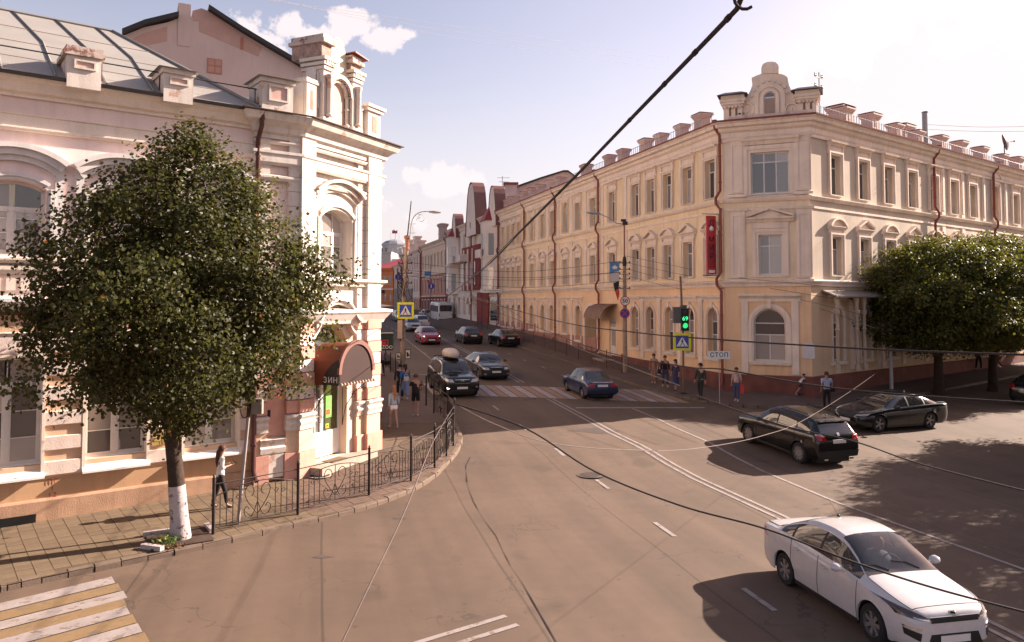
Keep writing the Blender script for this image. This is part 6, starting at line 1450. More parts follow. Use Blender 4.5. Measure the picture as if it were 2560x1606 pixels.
l_ = make_car('hatchback', 'angular navy blue hatchback driving away over the striped crossing', LADA)
by_wheels(l_, LADA, (3.59,38.54), (2.97,40.95), 1)
# -- compact hatches further up
def pt_red(P):
    P('headlamp', [(.5,.68),(.80,.74),(.80,.86),(.56,.78)], M['headlamp']); P('grille', [(-.45,.56),(.45,.56),(.5,.68),(-.5,.68)], M['trimblack'], mirror=False, off=.01); P('lower_grille', [(-.5,.26),(.5,.26),(.5,.38),(-.5,.38)], M['trimblack'], mirror=False); plate(P, .47); P('fog_lamp', [(.6,.38),(.72,.38),(.72,.46),(.6,.46)], M['headlamp'], n=(3,3), off=.014); P('tail_lamp', [(.55,.8),(.78,.8),(.78,1.05),(.6,1.05)], M['taillamp'], True); plate(P, .78, True)
def hatch(col, nm, **kw):
    d = dict(L=4.1, W=1.73, H=1.5, R=.31, wf=.8, wr=3.38, Wr=.58, cowl=1.0, wtop=1.75, rtop=3.55, rbase=3.95, s0=1.05, s1=3.6, B=[2.2, 3.05], doors=[1.15, 2.2, 3.1], nf=.6, ef=2.5, endw=.66, nr=.35,
      top=[(0,.64),(.04,.78),(.2,.88),(.6,.96),(1.0,1.04),(1.35,1.27),(1.75,1.45),(2.3,1.5),(3.1,1.48),(3.55,1.4),(3.8,1.15),(3.95,1.02),(4.05,.95),(4.1,.8)],
      belt=[(0,.62),(.2,.8),(1.0,.92),(2.3,.97),(3.4,1.02),(3.95,.98),(4.1,.78)], paint=paint(nm, col, .25), patches=pt_red)
    d.update(kw); return d
def lamps(pos):
    def f(root, *a):
        for (x, y, z, r) in pos: obj('lit_headlamp', MB().lathe((x, y, z), [(r*.4,-.03),(r,0),(r*.7,.03),(r*.1,.05)], 12, 'x'), root, mats=M['lit'], smooth=True)
    return f
RED = hatch((.26,.012,.03), 'red_paint'); RED['extra'] = lamps([(1.93,.64,.74,.075),(1.93,-.64,.74,.075),(2.0,.0,.0,.0)][:2])
r_ = make_car('hatchback', 'crimson hatchback with headlamps on, coming down the street', RED); place(r_, Vector((-7.0, 66.4)) + D1*1.9, h_)
h2 = atan2(D1.y, D1.x)
FH = hatch((.012,.011,.012), 'gloss_black_paint', rtop=3.45); f_ = make_car('hatchback', 'black hatchback driving up the middle lane beside the black sedan', FH); place(f_, Vector((-3.4, 67.6)) + D1*1.95, h2)
MZ = dict(SK); MZ['paint'] = MATS['gloss_black_paint']; m_ = make_car('sedan', 'black sedan driving up the kerb lane, right of the black hatchback', MZ); place(m_, Vector((-.1, 65.2)) + D1*2.2, h2)
WV = hatch((.62,.57,.55), 'offwhite_paint', H=1.56, top=[(0,.64),(.04,.8),(.2,.9),(.6,1.0),(1.0,1.08),(1.3,1.32),(1.7,1.5),(2.3,1.56),(3.3,1.55),(3.75,1.48),(3.95,1.15),(4.02,1.02),(4.06,.95),(4.1,.8)], rtop=3.75, rbase=4.0)
w_ = make_car('hatchback', 'white compact hatchback seen from behind, left of the white minibus', WV); place(w_, Vector((-10.3, 88.0)) + D1*1.9, h2)
SV = dict(SK); SV['paint'] = paint('silver_blue_paint', (.30,.29,.31), .3, .5); SV['extra'] = lamps([(2.12,.62,.73,.08)]); v_ = make_car('sedan', 'silver sedan with one headlamp lit, half hidden behind the crimson hatchback', SV); place(v_, Vector((-10.55, 82.5)) + D1*1.9, h_)
OV = hatch((.22,.21,.16), 'olive_silver_paint', H=1.6); OV['extra'] = lamps([(1.93,-.64,.74,.08)]); q_ = make_car('hatchback', 'olive grey minivan-like car coming down the street, left of the yellow crossing sign', OV); place(q_, (-15.3, 104.), h_)
DG = hatch((.25,.26,.25), 'grey_green_paint'); q2 = make_car('hatchback', 'pale grey car partly hidden behind the white minibus', DG); place(q2, (-12.2, 109.), h2)
BK = hatch((.01,.01,.011), 'gloss_black_paint'); q3 = make_car('hatchback', 'black car in the tree shade at the right edge of the picture', BK); place(q3, (27.6, 39.9), atan2(.62, .78))
# -- minibus
MBR = thing('minibus', (0,0,0), 'white minibus driving away up the street', 'minibus'); PW = paint('bus_white', (.64,.58,.56), .35)
def rbox(L0, L1, w, z0, z1, r=.12, n=5):
    P = []
    for cx, cz, a0 in ((w-r, z1-r, 0), (-w+r, z1-r, pi/2), (-w+r*.4, z0+r*.4, pi), (w-r*.4, z0+r*.4, 1.5*pi)):
        rr = r if cz > (z0+z1)/2 else r*.4
        for k in range(n+1): a = a0 + pi/2*k/n; P.append((cx + rr*cos(a), cz + rr*sin(a)))
    mb = MB(); N_ = len(P); xs = [(L0,.9),(L0+.08,.97),(L0+.2,1.),(L1-.1,1.),(L1-.03,.985),(L1,.96)]
    v = [(x, y*s, (z0+z1)/2 + (z-(z0+z1)/2)*s) for x, s in xs for y, z in P]
    return mb.add(v, [(i*N_+k, i*N_+(k+1) % N_, (i+1)*N_+(k+1) % N_, (i+1)*N_+k) for i in range(len(xs)-1) for k in range(N_)] + [tuple(range(N_)), tuple(range((len(xs)-1)*N_, len(xs)*N_))])
obj('body', rbox(-3.0, 2.6, .98, .38, 2.72, .2), MBR, mats=PW, smooth=radians(40)); obj('bonnet', rbox(2.4, 3.3, .9, .38, 1.3, .15), MBR, mats=PW, smooth=radians(40))
obj('windscreen', MB().quad((2.61,-.82,1.35),(2.61,.82,1.35),(2.61,.78,2.3),(2.61,-.78,2.3)), MBR, mats=CG, fixn=False)
obj('rear_window', MB().slab([(-.72,1.6),(.72,1.6),(.8,1.7),(.8,2.28),(.7,2.4),(-.7,2.4),(-.8,2.28),(-.8,1.7)], 0, .02), MBR, (-3.02,0,0), pi/2, mats=CG)
for s in (1, -1):
    for k in range(4): obj('side_window', MB().box(-2.75+k*1.3, -1.6+k*1.3, s*.985-.006, s*.985+.006, 1.5, 2.3), MBR, mats=CG)
    obj('tail_lamp', MB().box(-3.03, -2.99, s*.86-.05, s*.86+.05, .95, 1.3), MBR, mats=M['taillamp'])
obj('bumper', MB().box(-3.08, -2.9, -.95, .95, .34, .62), MBR, mats=mat('bumper_grey', (.08,.07,.07), .6, .1)); obj('number_plate', MB().box(-3.045, -3.02, -.26, .26, .78, .9), MBR, mats=M['plate'])
obj('roof_vent', MB().box(-1.8, -1.0, -.3, .3, 2.71, 2.8), MBR, mats=PW); obj('ladder_rail', MB().tube([(-2.9,-.6,2.76),(1.5,-.6,2.76)], .02, 4).tube([(-2.9,.6,2.76),(1.5,.6,2.76)], .02, 4), MBR, mats=M['greymetal'])
tm = wheel_mesh(.36, .22)
for x in (-1.8, 2.2):
    for s in (1, -1): w = obj('wheel', tm[0], MBR, (x, s*.88, .36), 0 if s < 0 else pi); obj('rim', tm[1], w)
    
place(MBR, Vector((-8.6, 98.8)) + D1*3., h2)
# ------------------------------------------------------------ the street beyond
def Pz(z): return Vector((23.6 - .31*z, z))
def zpx(x): return 44840/(x - 691)
def rowhouse(name, label, x1, x0, H, wallm, trim, floors, nwin, ww=1.0, roofm=None, base=None, hroof=1.0):
    "x1 > x0: pixel columns of its near and far ends on the street line"
    F = Fac(Pz(zpx(x0)), Pz(zpx(x1) + .15)); B = thing(name, (Pz(zpx(x1)).x, Pz(zpx(x1)).y, fbase(zpx(x1))), label, 'building')
    b0 = fbase(zpx(x0)) - 1; z = 0; L = F.L
    for i, (h0, h1, wz0, wz1, rise, mm) in enumerate(floors):
        mb = MB(); step = L/nwin; cs = [step*(k+.5) for k in range(nwin)]
        wall(mb, 0, L, h0 if i else b0, h1, [(c-ww/2, c+ww/2, wz0, wz1, rise) for c in cs] if wz1 else [], .25); F.put('wall', mb, B, mats=mm or wallm)
        if wz1:
            for c in cs: put_window(F, B, c, wz0, ww, wz1-wz0, rise, dep=.2, sill=False, trans=(.7,)); F.put('window_surround', MB().box(-ww/2-.12, ww/2+.12, -.08, 0, wz1-wz0+rise+.12, wz1-wz0+rise+.3).box(-ww/2-.14, -ww/2-.02, -.05, 0, 0, wz1-wz0+rise+.1).box(ww/2+.02, ww/2+.14, -.05, 0, 0, wz1-wz0+rise+.1), B, c, wz0, mats=trim)
        if i < len(floors)-1: mb = MB(); mb.ext(0, L, [(0,h1-.1),(.12,h1-.1),(.18,h1+.08),(0,h1+.12)]); F.put('string_course', mb, B, mats=trim)
    mb = MB(); mb.ext(0, L, [(0,H-.7),(.1,H-.7),(.16,H-.4),(.3,H-.25),(.45,H-.1),(.45,H),(0,H+.05)]); F.put('cornice', mb, B, mats=trim)
    mb = MB(); mb.quad((0,-.5,H+.02),(L,-.5,H+.02),(L,6,H+hroof),(0,6,H+hroof)); mb.quad((0,6,H+hroof),(L,6,H+hroof),(L,12,H),(0,12,H)); F.put('roof', mb, B, mats=roofm or M['redroof'], fixn=False)
    mb = MB(); mb.add([(L-.01,0,b0),(L-.01,12,b0),(L-.01,12,H),(L-.01,6,H+hroof),(L-.01,0,H)], [(0,1,2,3,4)]); mb.quad((0,12,b0),(L,12,b0),(L,12,H),(0,12,H)); mb.add([(0,0,b0),(0,12,b0),(0,12,H),(0,6,H+hroof),(0,0,H)], [(0,1,2,3,4)]); F.put('end_wall', mb, B, mats=wallm, fixn=False)
    for s in (.2, L-.2): 
        pts = [(s,-.45,H),(s,-.45,H-.3),(s,-.14,H-.7),(s,-.14,b0+1.1)]; F.put('downpipe', MB().tube(pts, .08, 6), B, mats=M['redmetal'])
    return F, B
whiteish = mat('chalky_plaster', (.72,.60,.52), .9, .1, .6, .2, streak=.25); deepred = mat('oxblood_plaster', (.22,.04,.032), .85, .15, .8, .2, streak=.2)
F1, B1 = rowhouse('gabled_townhouse', 'cream and oxblood townhouse with tall rounded gables, next beyond the ochre building', 1250, 1119, 15.2, whiteish, T,
    [(0,7.0,3.9,6.0,0,None),(7.0,11.0,7.6,10.2,0,None),(11.0,14.9,11.6,13.9,0,None)], 9, 1.1)
L1 = F1.L
def s1(x): z = zpx(x); return (zpx(1119) - z)*1.047
brown = mat('brown_sheet', (.17,.08,.07), .5, .15, 1, .1)
def roundgable(F, B, c, w, z0, z1, dep=2.2, mm=None):
    pts = [(c-w/2, z0)] ; n = 14
    for k in range(n+1):
        a = pi - pi*k/n; y = z0 + (z1-z0)*(.62 if 0 else 1)*(1 - abs(cos(a))**1.0*.0)*1
    prof = [(-.5,0),(-.46,.25),(-.38,.55),(-.30,.78),(-.22,.9),(-.12,.975),(0,1),(.12,.975),(.22,.9),(.30,.78),(.38,.55),(.46,.25),(.5,0)]
    P = [(c + x*w, z0 + y*(z1-z0)) for x, y in prof]; F.put('gable', MB().slab(P, -.5, -.1), B, mats=mm or whiteish)
    mb = MB(); v = []
    for (x, z) in [(c + x*w*1.08, z0 + y*(z1-z0)*1.03) for x, y in prof]: v += [(x,-.56,z),(x,dep,z)]
    mb.add(v, [(2*i,2*i+2,2*i+3,2*i+1) for i in range(len(prof)-1)]); F.put('gable_cover', mb, B, mats=brown, fixn=False)
roundgable(F1, B1, s1(1249)-1.2, 3.0, 13.6, 17.9, .7); roundgable(F1, B1, s1(1187), 4.8, 13.4, 19.6, .9); roundgable(F1, B1, s1(1146)-.5, 2.4, 13.8, 16.9, .6)
# oxblood centre with pale strips
a, b = s1(1160), s1(1205); mb = MB(); mb.box(a, b, -.3, 0, 6.9, 12.2); F1.put('red_bay', mb, B1, mats=deepred)
for k in range(3): F1.put('pale_strip', MB().box(a+.9+k*2.1, a+1.4+k*2.1, -.38, -.3, 6.9, 11.9), B1, mats=whiteish)
for k in range(4): 
    w_ = F1.put('window', MB().box(a+.25+k*2.1, a+.8+k*2.1, -.36, -.3, 7.4, 10.4), B1, mats=deepred); obj('pane', MB().box(a+.32+k*2.1, a+.73+k*2.1, -.37, -.361, 7.5, 10.3), w_, mats=GLASS)
F1.put('arched_portal', MB().arcband(a+4, 5.2, .8, 1.3, 0, pi, -.5, 0, 12), B1, mats=whiteish)
def bay(F, B, c, w, z0, z1, d=1.1, spire=2.2):
    P = [(c-w/2,0),(c-w/4,-d),(c+w/4,-d),(c+w/2,0)]; F.put('bay', MB().flat(P, z0, z1), B, mats=whiteish)
    mb = MB(); A = (c, -d*.1, z1+spire); Q = [(x*1.0+(x-c)*.12, y*1.15, z1) for x, y in P]
    mb.add(Q + [A], [(i, i+1, 4) for i in range(3)]); F.put('bay_roof', mb, B, mats=mat('oxblood_metal', (.25,.03,.028), .5, .15, 1, .1), fixn=False)
    for zz in (z0+.4, z0+(z1-z0)*.52):
        for (x0, y0), (x1, y1) in zip(P, P[1:]):
            n_ = Vector((y1-y0, -(x1-x0))).normalized(); n_ = -n_ if n_.y > 0 else n_; m0 = Vector((x0,y0)).lerp(Vector((x1,y1)), .28) + n_*.02; m1 = Vector((x0,y0)).lerp(Vector((x1,y1)), .72) + n_*.02; hh = (z1-z0)*.3
            F.put('bay_window', MB().quad((m0.x,m0.y,zz),(m1.x,m1.y,zz),(m1.x,m1.y,zz+hh),(m0.x,m0.y,zz+hh)), B, mats=GLASS, fixn=False)
    F.put('bay_band', MB().flat([(x+(x-c)*.06, y*1.1) for x, y in P], (z0+z1)/2-.15, (z0+z1)/2+.1), B, mats=T)
bay(F1, B1, s1(1232), 3.4, 6.5, 14.3); bay(F1, B1, s1(1139), 3.4, 6.5, 14.0, spire=1.8)
for x in (1222, 1170, 1150): F1.put('balcony', MB().box(s1(x)-1.2, s1(x)+1.2, -1.3, 0, 10.4, 11.3), B1, mats=whiteish)
F1.put('downpipe', MB().tube([(L1*.58,-.5,15),(L1*.58,-.5,14.6),(L1*.58,-.4,14),(L1*.58,-.4,3)], .09, 6), B1, mats=M['redmetal'])
F1.put('shop_window', MB().box(L1-3.4, L1-.6, -.06, 0, 3.5, 6.0), B1, mats=GLASS); F1.put('shop_front', MB().box(L1-9, L1-4, -.15, 0, 2.9, 6.6), B1, mats=deepred)
F2, B2 = rowhouse('beige_rowhouse', 'long beige row house with brick red lower floors, beyond the rounded gables', 1118.5, 1054, 14.4, mat('beige_plaster', (.72,.54,.41), .9, .1, .6, .2, streak=.2), T,
    [(0,6.3,3.8,5.6,0,deepred),(6.3,9.6,6.9,8.9,0,mat('rusty_plaster', (.48,.22,.16), .9, .12, .8, .2)),(9.6,14.2,10.6,12.6,0,None)], 8, 1.0)
chimney(F2, F2.L*.55, 15.2, -1.2, 1.5, B2, cm3)
F3, B3 = rowhouse('pale_parapet_house', 'pale pink house with stepped parapet posts far down the street', 1053.5, 1006, 14.0, mat('pinkish_white', (.72,.54,.46), .9, .1, .6, .2, streak=.2), whiteish,
    [(0,6.2,4.2,5.8,0,mat('faded_orange', (.50,.24,.15), .9, .15, 1, .2)),(6.2,10,7.2,9.2,0,None),(10,13.8,11,13,0,None)], 8, .9)
for k in range(5):
    s = F3.L*(k+.6)/5; F3.put('parapet_post', MB().box(s-.5, s+.5, -.3, .8, 14, 15.4 + (k % 2)*1.0).box(s-.7, s+.7, -.4, 1.0, 15.3 + (k % 2), 15.6 + (k % 2)), B3, mats=whiteish)
F4, B4 = rowhouse('end_rowhouse', 'farthest pale house of the right-hand row, before the street bends', 1005.5, 985, 12.5, mat('pinkish_white', (.60,.46,.42)), whiteish, [(0,6.2,0,0,0,None),(6.2,12.2,7.5,10,0,None)], 6, 1.)
# orange corner house closing the view
Fo = Fac((at(930,700,182).x, 182), (at(1012,700,176).x, 176)); BO = thing('orange_house', tuple(Fo.w(0, 3)), 'orange house with red roof closing the far end of the street', 'building')
OR = mat('vivid_orange_plaster', (.52,.19,.075), .9, .12, .6, .2)
ww = [1.2 + 1.55*k for k in range(5)]
mb = MB(); wall(mb, 0, Fo.L, 2, 13.2, [(c-.4, c+.4, 5.6, 7.4) for c in ww], .2); Fo.put('wall', mb, BO, mats=OR)
for c in ww: put_window(Fo, BO, c, 5.6, .8, 1.8, dep=.15, sill=False, trans=(.7,)); wn = Fo.put('upper_window', MB().box(c-.4, c+.4, -.04, 0, 9.4, 11.4), BO, mats=FRAME); obj('pane', MB().box(c-.34, c+.34, -.06, -.041, 9.45, 11.35), wn, mats=GLASS)
Fo.put('cornice', MB().ext(-.2, Fo.L, [(0,12.6),(.2,12.6),(.6,13.1),(.6,13.3),(0,13.4)]), BO, mats=mat('orange_trim', (.55,.2,.08), .8, .1)); Fo.put('string_course', MB().box(0, Fo.L, -.12, 0, 8.2, 8.5), BO, mats=whiteish)
mb = MB(); mb.add([(-.4,-.7,13.3),(Fo.L+.4,-.7,13.3),(Fo.L+.4,9,16.2),(2.4,7,15.8),(-.4,9,13.3)], [(0,1,2,3),(0,3,4)]); Fo.put('roof', mb, BO, mats=mat('bright_red_roof', (.33,.04,.045), .5, .1, 1, .05), fixn=False)
Fo.put('shop_sign', MB().box(2.2, 4.2, -.25, -.1, 7.4, 8.2), BO, mats=M['black'])
# grey round-cornered block and its flag, further off
BT = thing('grey_drum_building', (at(985,640,260).x, 262, 4), 'large pale grey drum shaped building with a low dome on the skyline', 'building')
c = Vector((at(985,640,260).x, 262)); GM_ = mat('hazy_grey_wall', (.40,.40,.42), .9, .06, .3, .1)
mb = MB(); mb.lathe((c.x, c.y, 0), [(4.4,0),(4.4,24.6),(4.8,24.7),(4.8,25.2),(4.3,25.3)], 10); wobj('drum', mb, GM_, BT)
mb = MB(); mb.lathe((c.x, c.y, 25.2), [(4.7,0),(3.4,.9),(1.2,1.5),(.1,1.7)], 10); wobj('dome', mb, mat('hazy_roof', (.25,.25,.28), .6, .08), BT)
for k in range(10):
    a = 2*pi*k/10 + pi/10; p = c + Vector((cos(a), sin(a)))*4.2; wobj('drum_window', MB().box(p.x-.45, p.x+.45, p.y-.3, p.y+.3, 20.8, 23.6), GLASS, BT)
for x in (-1.5, .2, 1.4): wobj('mast', MB().tube([(c.x+x, c.y, 26.5), (c.x+x, c.y, 29)], .06, 4), M['greymetal'], BT, fixn=False)
a0, a1 = at(925,640,235), at(1000,640,235)
BG2 = thing('grey_slab_block', (a0.x, 240, 4), 'plain pale grey slab block below the drum building, behind the orange house', 'building')
wobj('wall', MB().box(a0.x, a0.x+6.5, 235, 250, 0, 20.3).box(a0.x+6.5, a1.x+2, 236, 250, 0, 18.6), mat('hazy_beige_wall', (.44,.41,.39), .9, .06, .3, .1), BG2); wobj('parapet', MB().box(a0.x-.2, a0.x+6.7, 234.8, 250, 20.3, 20.8), GM_, BG2)
for k in range(4): wobj('slab_window', MB().box(a0.x+.8+k*1.9, a0.x+1.9+k*1.9, 234.9, 235.1, 15.4, 17), GLASS, BG2)
FG = thing('flag', tuple(at(985,610,262)), 'tricolour flag flying above the drum building', 'flag'); p = at(988,610,258); q = at(981,576,258)
wobj('pole', MB().tube([(p.x, 258, 25), (p.x, 258, at(0,573,258).z)], .08, 5), M['greymetal'], FG, fixn=False)
for i, col in enumerate(((.62,.6,.6), (.06,.09,.35), (.5,.05,.06))):
    v = []; n = 8; z1 = q.z + .15 - i*.42
    for k in range(n+1): x = q.x + (p.x-q.x+.8)*k/n - .1; y = 258 + .25*sin(k*1.1); v += [(x,y,z1),(x,y,z1-.42)]
    wobj('flag_stripe', MB().add(v, [(2*k,2*k+2,2*k+3,2*k+1) for k in range(n)]), mat('flag_%d' % i, col, .8, .05), FG, fixn=False)
# tall firewall behind the ochre building
BW = thing('firewall_house', tuple(at(1300,700,112)), 'high plain grey-pink firewall with sloping roof, seen over the ochre roofline', 'building')
P = [at(x, y, 112) for x, y in ((1240,560),(1259,500),(1296,468),(1350,449),(1408,431),(1420,431),(1452,455),(1520,500),(1520,600))]
wobj('wall', MB().slab([(p.x, p.z) for p in P] + [(P[-1].x, 3), (P[0].x, 3)], 112, 124), mat('grey_pink_render', (.52,.41,.37), .9, .07, .3, .1, streak=.15), BW)
wobj('roof', MB().slab([(p.x, p.z) for p in P[1:7]] + [(p.x, p.z+.25) for p in P[1:7]][::-1], 111.6, 124.4), M['darkmetal'], BW)
a, b = at(1258,500,106), at(1296,462,106); wobj('chimney', MB().box(a.x+.2, b.x-.2, 106, 108, 12, b.z), mat('whitewash', (.55,.47,.43), .9, .1), BW); wobj('chimney_cap', MB().box(a.x, b.x, 105.7, 108.3, b.z, b.z+.3), M['redmetal'], BW)
p = at(1256,470,104); wobj('aerial', MB().tube([(p.x,104,at(0,500,104).z),(p.x,104,at(0,441,104).z)], .04, 4).tube([(p.x-.7,104,at(0,445,104).z),(p.x+1.,104,at(0,445,104).z)], .025, 4).tube([(p.x-.5,104,at(0,455,104).z),(p.x+.9,104,at(0,455,104).z)], .025, 4), M['darkmetal'], BW, fixn=False)
# trees and houses out of the frame to the right and behind give the reflections and the shade the photo shows
# ------------------------------------------------------------ fences, poles, signs, wires
def zp(x, y): return g(x, y) + PH
IRON = mat('wrought_iron', (.028,.016,.014), .55, .25, 6, .1); RUST = mat('rusty_iron', (.10,.04,.028), .8, .3, 5, .2)
FP = [(-7.04,18.15),(-5.5,19.76),(-4.0,21.5),(-3.02,22.95),(-2.45,24.3),(-2.2,25.7),(-2.1,27.4),(-2.2,29.3),(-2.62,31.2),(-3.4,33.3)]
FNC = thing('iron_fence', (FP[0][0], FP[0][1], zp(*FP[0])), 'black wrought iron pedestrian fence with heart scrolls curving along the left kerb', 'fence')
pm = MB(); pm.box(-.03,.03,-.03,.03,0,1.3); pm.lathe((0,0,1.3), [(.045,0),(.045,.03),(.02,.05),(.03,.08),(.01,.11)], 8); pm = pm.mesh('post', IRON)
bal = {}
for i, p in enumerate(FP):
    obj('post', pm, FNC, tuple(Vector((p[0], p[1], zp(*p) - .02)) - FNC.location))
    if i == len(FP)-1: break
    q = FP[i+1]; a, b = Vector((p[0], p[1], zp(*p))), Vector((q[0], q[1], zp(*q))); L = (b-a).xy.length; ang = atan2(b.y-a.y, b.x-a.x); sl = (b.z-a.z)/L
    m = MB(); top = lambda t: 1.0 + .12*sin(pi*t)*(1 if i < 9 else 0) ; 
    P = [(L*(.03+.94*k/16), 0, sl*L*(.03+.94*k/16) + 1.0 + .14*(k/16)) for k in range(17)]
    m.tube([(0,0,1.16),(L,0,sl*L+1.16)], .014, 4)
    m.tube([(0,0,.14),(L,0,.14+sl*L)], .014, 4); A = [(L*t, 0, sl*L*t + .86 + .2*sin(pi*t)) for t in [k/14 for k in range(15)]]; m.tube(A, .013, 4)
    pan = obj('panel', m, FNC, tuple(a - FNC.location), ang, mats=IRON, fixn=False)
    n = 14
    for k in range(1, n):
        t = k/n
        if .3 < t < .7 and abs(t-.5) > .02: continue
        h = .72 + .2*sin(pi*t) if abs(t-.5) > .02 else .92; key = round(h, 2)
        if key not in bal: bal[key] = MB().box(-.008,.008,-.008,.008,0,h).mesh('baluster', IRON)
        obj('baluster', bal[key], pan, (L*t, 0, .14 + sl*L*t))
    for k in (2, 6, 8, 12): 
        t = k/n
    def spiral(cx, cz, r, a0, turns, sgn): return [(cx + sgn*r*(1-j/ (turns*9+6))*cos(a0+j*.7), 0, cz + r*(1-j/(turns*9+6))*sin(a0+j*.7)) for j in range(int(turns*9))]
    for sg in (-1, 1):
        c = L/2; zc = .62 + sl*L/2; mb = MB(); W_ = L*.12
        heart = [(c, 0, zc-.36), (c+sg*W_*.5, 0, zc-.2), (c+sg*W_*1.15, 0, zc+.05), (c+sg*W_*1.3, 0, zc+.25), (c+sg*W_*.9, 0, zc+.38), (c+sg*W_*.4, 0, zc+.3), (c+sg*W_*.35, 0, zc+.15), (c+sg*W_*.6, 0, zc+.1)]
        sm = smooth([(h[0], h[2]) for h in heart], 2); mb.tube([(h[0], 0, h[1]) for h in sm], .012, 4)
        low = [(c, 0, zc-.05), (c+sg*W_*.5, 0, zc-.42), (c+sg*W_*1.2, 0, zc-.38), (c+sg*W_*1.35, 0, zc-.2), (c+sg*W_*1.0, 0, zc-.12), (c+sg*W_*.8, 0, zc-.22)]
        sm = smooth([(h[0], h[2]) for h in low], 2); mb.tube([(h[0], 0, h[1]) for h in sm], .012, 4)
        for q_ in (1.9, 2.6): mb.tube(spiral(c+sg*W_*q_, zc+.22 - .05*q_, .06, 0, 1.3, sg), .01, 4)
        obj('scroll', mb, pan, mats=IRON, fixn=False)
# fence running up the left kerb and the two lone posts
FP2 = [(-3.95,35.2),(-5.6,40.6),(-6.2,42.6),(-6.8,44.6),(-7.45,46.8),(-8.1,49.),(-8.75,51.2)]
def plainfence(pts, label, m, hgt=1.05, zf=zp, name='pedestrian_railing', n=9):
    R = thing(name, (pts[0][0], pts[0][1], zf(*pts[0])), label, 'fence'); k1 = MB().box(-.03,.03,-.03,.03,0,hgt+.15).mesh('post', m); bm_ = MB().box(-.008,.008,-.008,.008,0,hgt-.2).mesh('baluster', m)
    for i, p in enumerate(pts):
        obj('post', k1, R, tuple(Vector((p[0], p[1], zf(*p))) - R.location))
        if i == len(pts)-1: break
        q = pts[i+1]; a, b = Vector((p[0], p[1], zf(*p))), Vector((q[0], q[1], zf(*q))); L = (b-a).xy.length; sl = (b.z-a.z)/L
        pan = obj('panel', MB().tube([(0,0,hgt),(L,0,hgt+sl*L)], .016, 4).tube([(0,0,.14),(L,0,.14+sl*L)], .014, 4).tube([(0,0,hgt-.14),(L,0,hgt-.14+sl*L)], .01, 4), R, tuple(a - R.location), atan2(b.y-a.y, b.x-a.x), mats=m, fixn=False)
        for k in range(1, n): obj('baluster', bm_, pan, (L*k/n, 0, .14+sl*L*k/n))
    return R
plainfence(FP2[1:], 'dark railing beside the people on the left pavement, leading up to the concrete pole', IRON)
o = thing('bollard_post', (FP2[0][0], FP2[0][1], zp(*FP2[0])), 'single dark steel post at the kerb beside the man in black', 'post'); obj('shaft', MB().box(-.035,.035,-.035,.035,0,1.3), o, mats=IRON); obj('cap', MB().lathe((0,0,1.3), [(.05,0),(.05,.03),(.02,.06)], 8), o, mats=IRON)
KR3 = [(6.55,47.2),(5.9,49.6),(5.2,52),(4.5,54.4),(3.8,56.8),(3.1,59.2),(2.35,61.8),(1.6,64.4),(.8,67.2),(0,70),(-.8,73),(-1.8,76.2),(-2.8,79.6),(-4.,83.5)]
plainfence([(x+.25, y) for x, y in KR3], 'long rusty railing along the right-hand kerb in front of the ochre facade', RUST, 1.05, zr, n=8)
# -- poles
CONC = mat('pole_concrete', (.34,.24,.18), .9, .2, 2, .4, stain=((.2,.12,.08), .58, 3)); GALV = mat('pale_steel', (.35,.33,.32), .5, .1, 3, .05, metal=.2)
def lens(parent, p, d, sz=.6):
    d = Vector(d).normalized(); s = Vector((-d.y, d.x, 0)).normalized(); p = Vector(p); v = []
    for t, w, h in ((0,.05,.05),(.15,.1,.07),(.5,.13,.09),(.85,.1,.06),(1,.03,.02)):
        c = p + d*sz*t
        for k in range(8): a = 2*pi*k/8; v.append(c + s*cos(a)*w + Vector((0,0,1))*sin(a)*h)
    mb = MB().add(v, [(i*8+k, i*8+(k+1) % 8, (i+1)*8+(k+1) % 8, (i+1)*8+k) for i in range(4) for k in range(8)] + [tuple(range(8)), tuple(range(32,40))])
    return obj('lamp_head', mb, parent, mats=GALV, smooth=radians(50))
PX, PY = -6.6, 46.0; pz = zp(PX, PY)
LPOLE = thing('utility_pole', (PX, PY, pz), 'tangled concrete pole with curly lamp arm, yellow crossing sign and notices, left pavement', 'pole')
obj('shaft', MB().tube([(0,0,-.1),(.03,0,3.5),(.24,0,9.45-pz)], .17, 10, r1=.11), LPOLE, mats=CONC, smooth=radians(40))
obj('pole_collar', MB().lathe((.24,0,9.3-pz), [(.12,-.6),(.14,-.5),(.12,-.4),(.14,.05),(.2,.15),(.2,.25),(.14,.3)], 10), LPOLE, mats=mat('rusty_collar', (.30,.13,.08), .8, .2))
obj('mast', MB().tube([(.24,0,9.4-pz),(.47,0,11.7-pz)], .045, 6, r1=.03), LPOLE, mats=M['darkmetal'])
arm = [(.38,0,9.2-pz),(.45,0,10.2-pz),(.6,0,10.75-pz),(1.0,0,11.05-pz),(1.6,0,11.06-pz)]
obj('lamp_arm', MB().tube([(a, 0, b) for a, b in [tuple(p) for p in smooth([(a[0], a[2]) for a in arm], 2)]], .03, 6), LPOLE, mats=GALV); lens(LPOLE, (1.55,0,11.04-pz), (1,0,-.05), .75)
mb = MB(); mb.tube([(1.05+.3*(1-t/26)*cos(2.2-t*.33), 0, 10.62-pz+.3*(1-t/26)*sin(2.2-t*.33)) for t in range(24)], .014, 4); mb.tube([(.6,0,10.2-pz),(.62,0,9.6-pz),(.68,0,9.4-pz)], .012, 4); mb.tube([(.55,0,10.2-pz),(.53,0,9.6-pz)], .012, 4)
for z in (10.3, 9.75): mb.tube([(.33,0,z-pz),(.75,0,z-pz)], .014, 4)
mb.tube([(.78,0,10.5-pz),(.9,0,10.72-pz),(1.05,0,10.9-pz)], .012, 4); obj('scroll', mb, LPOLE, mats=GALV, fixn=False)
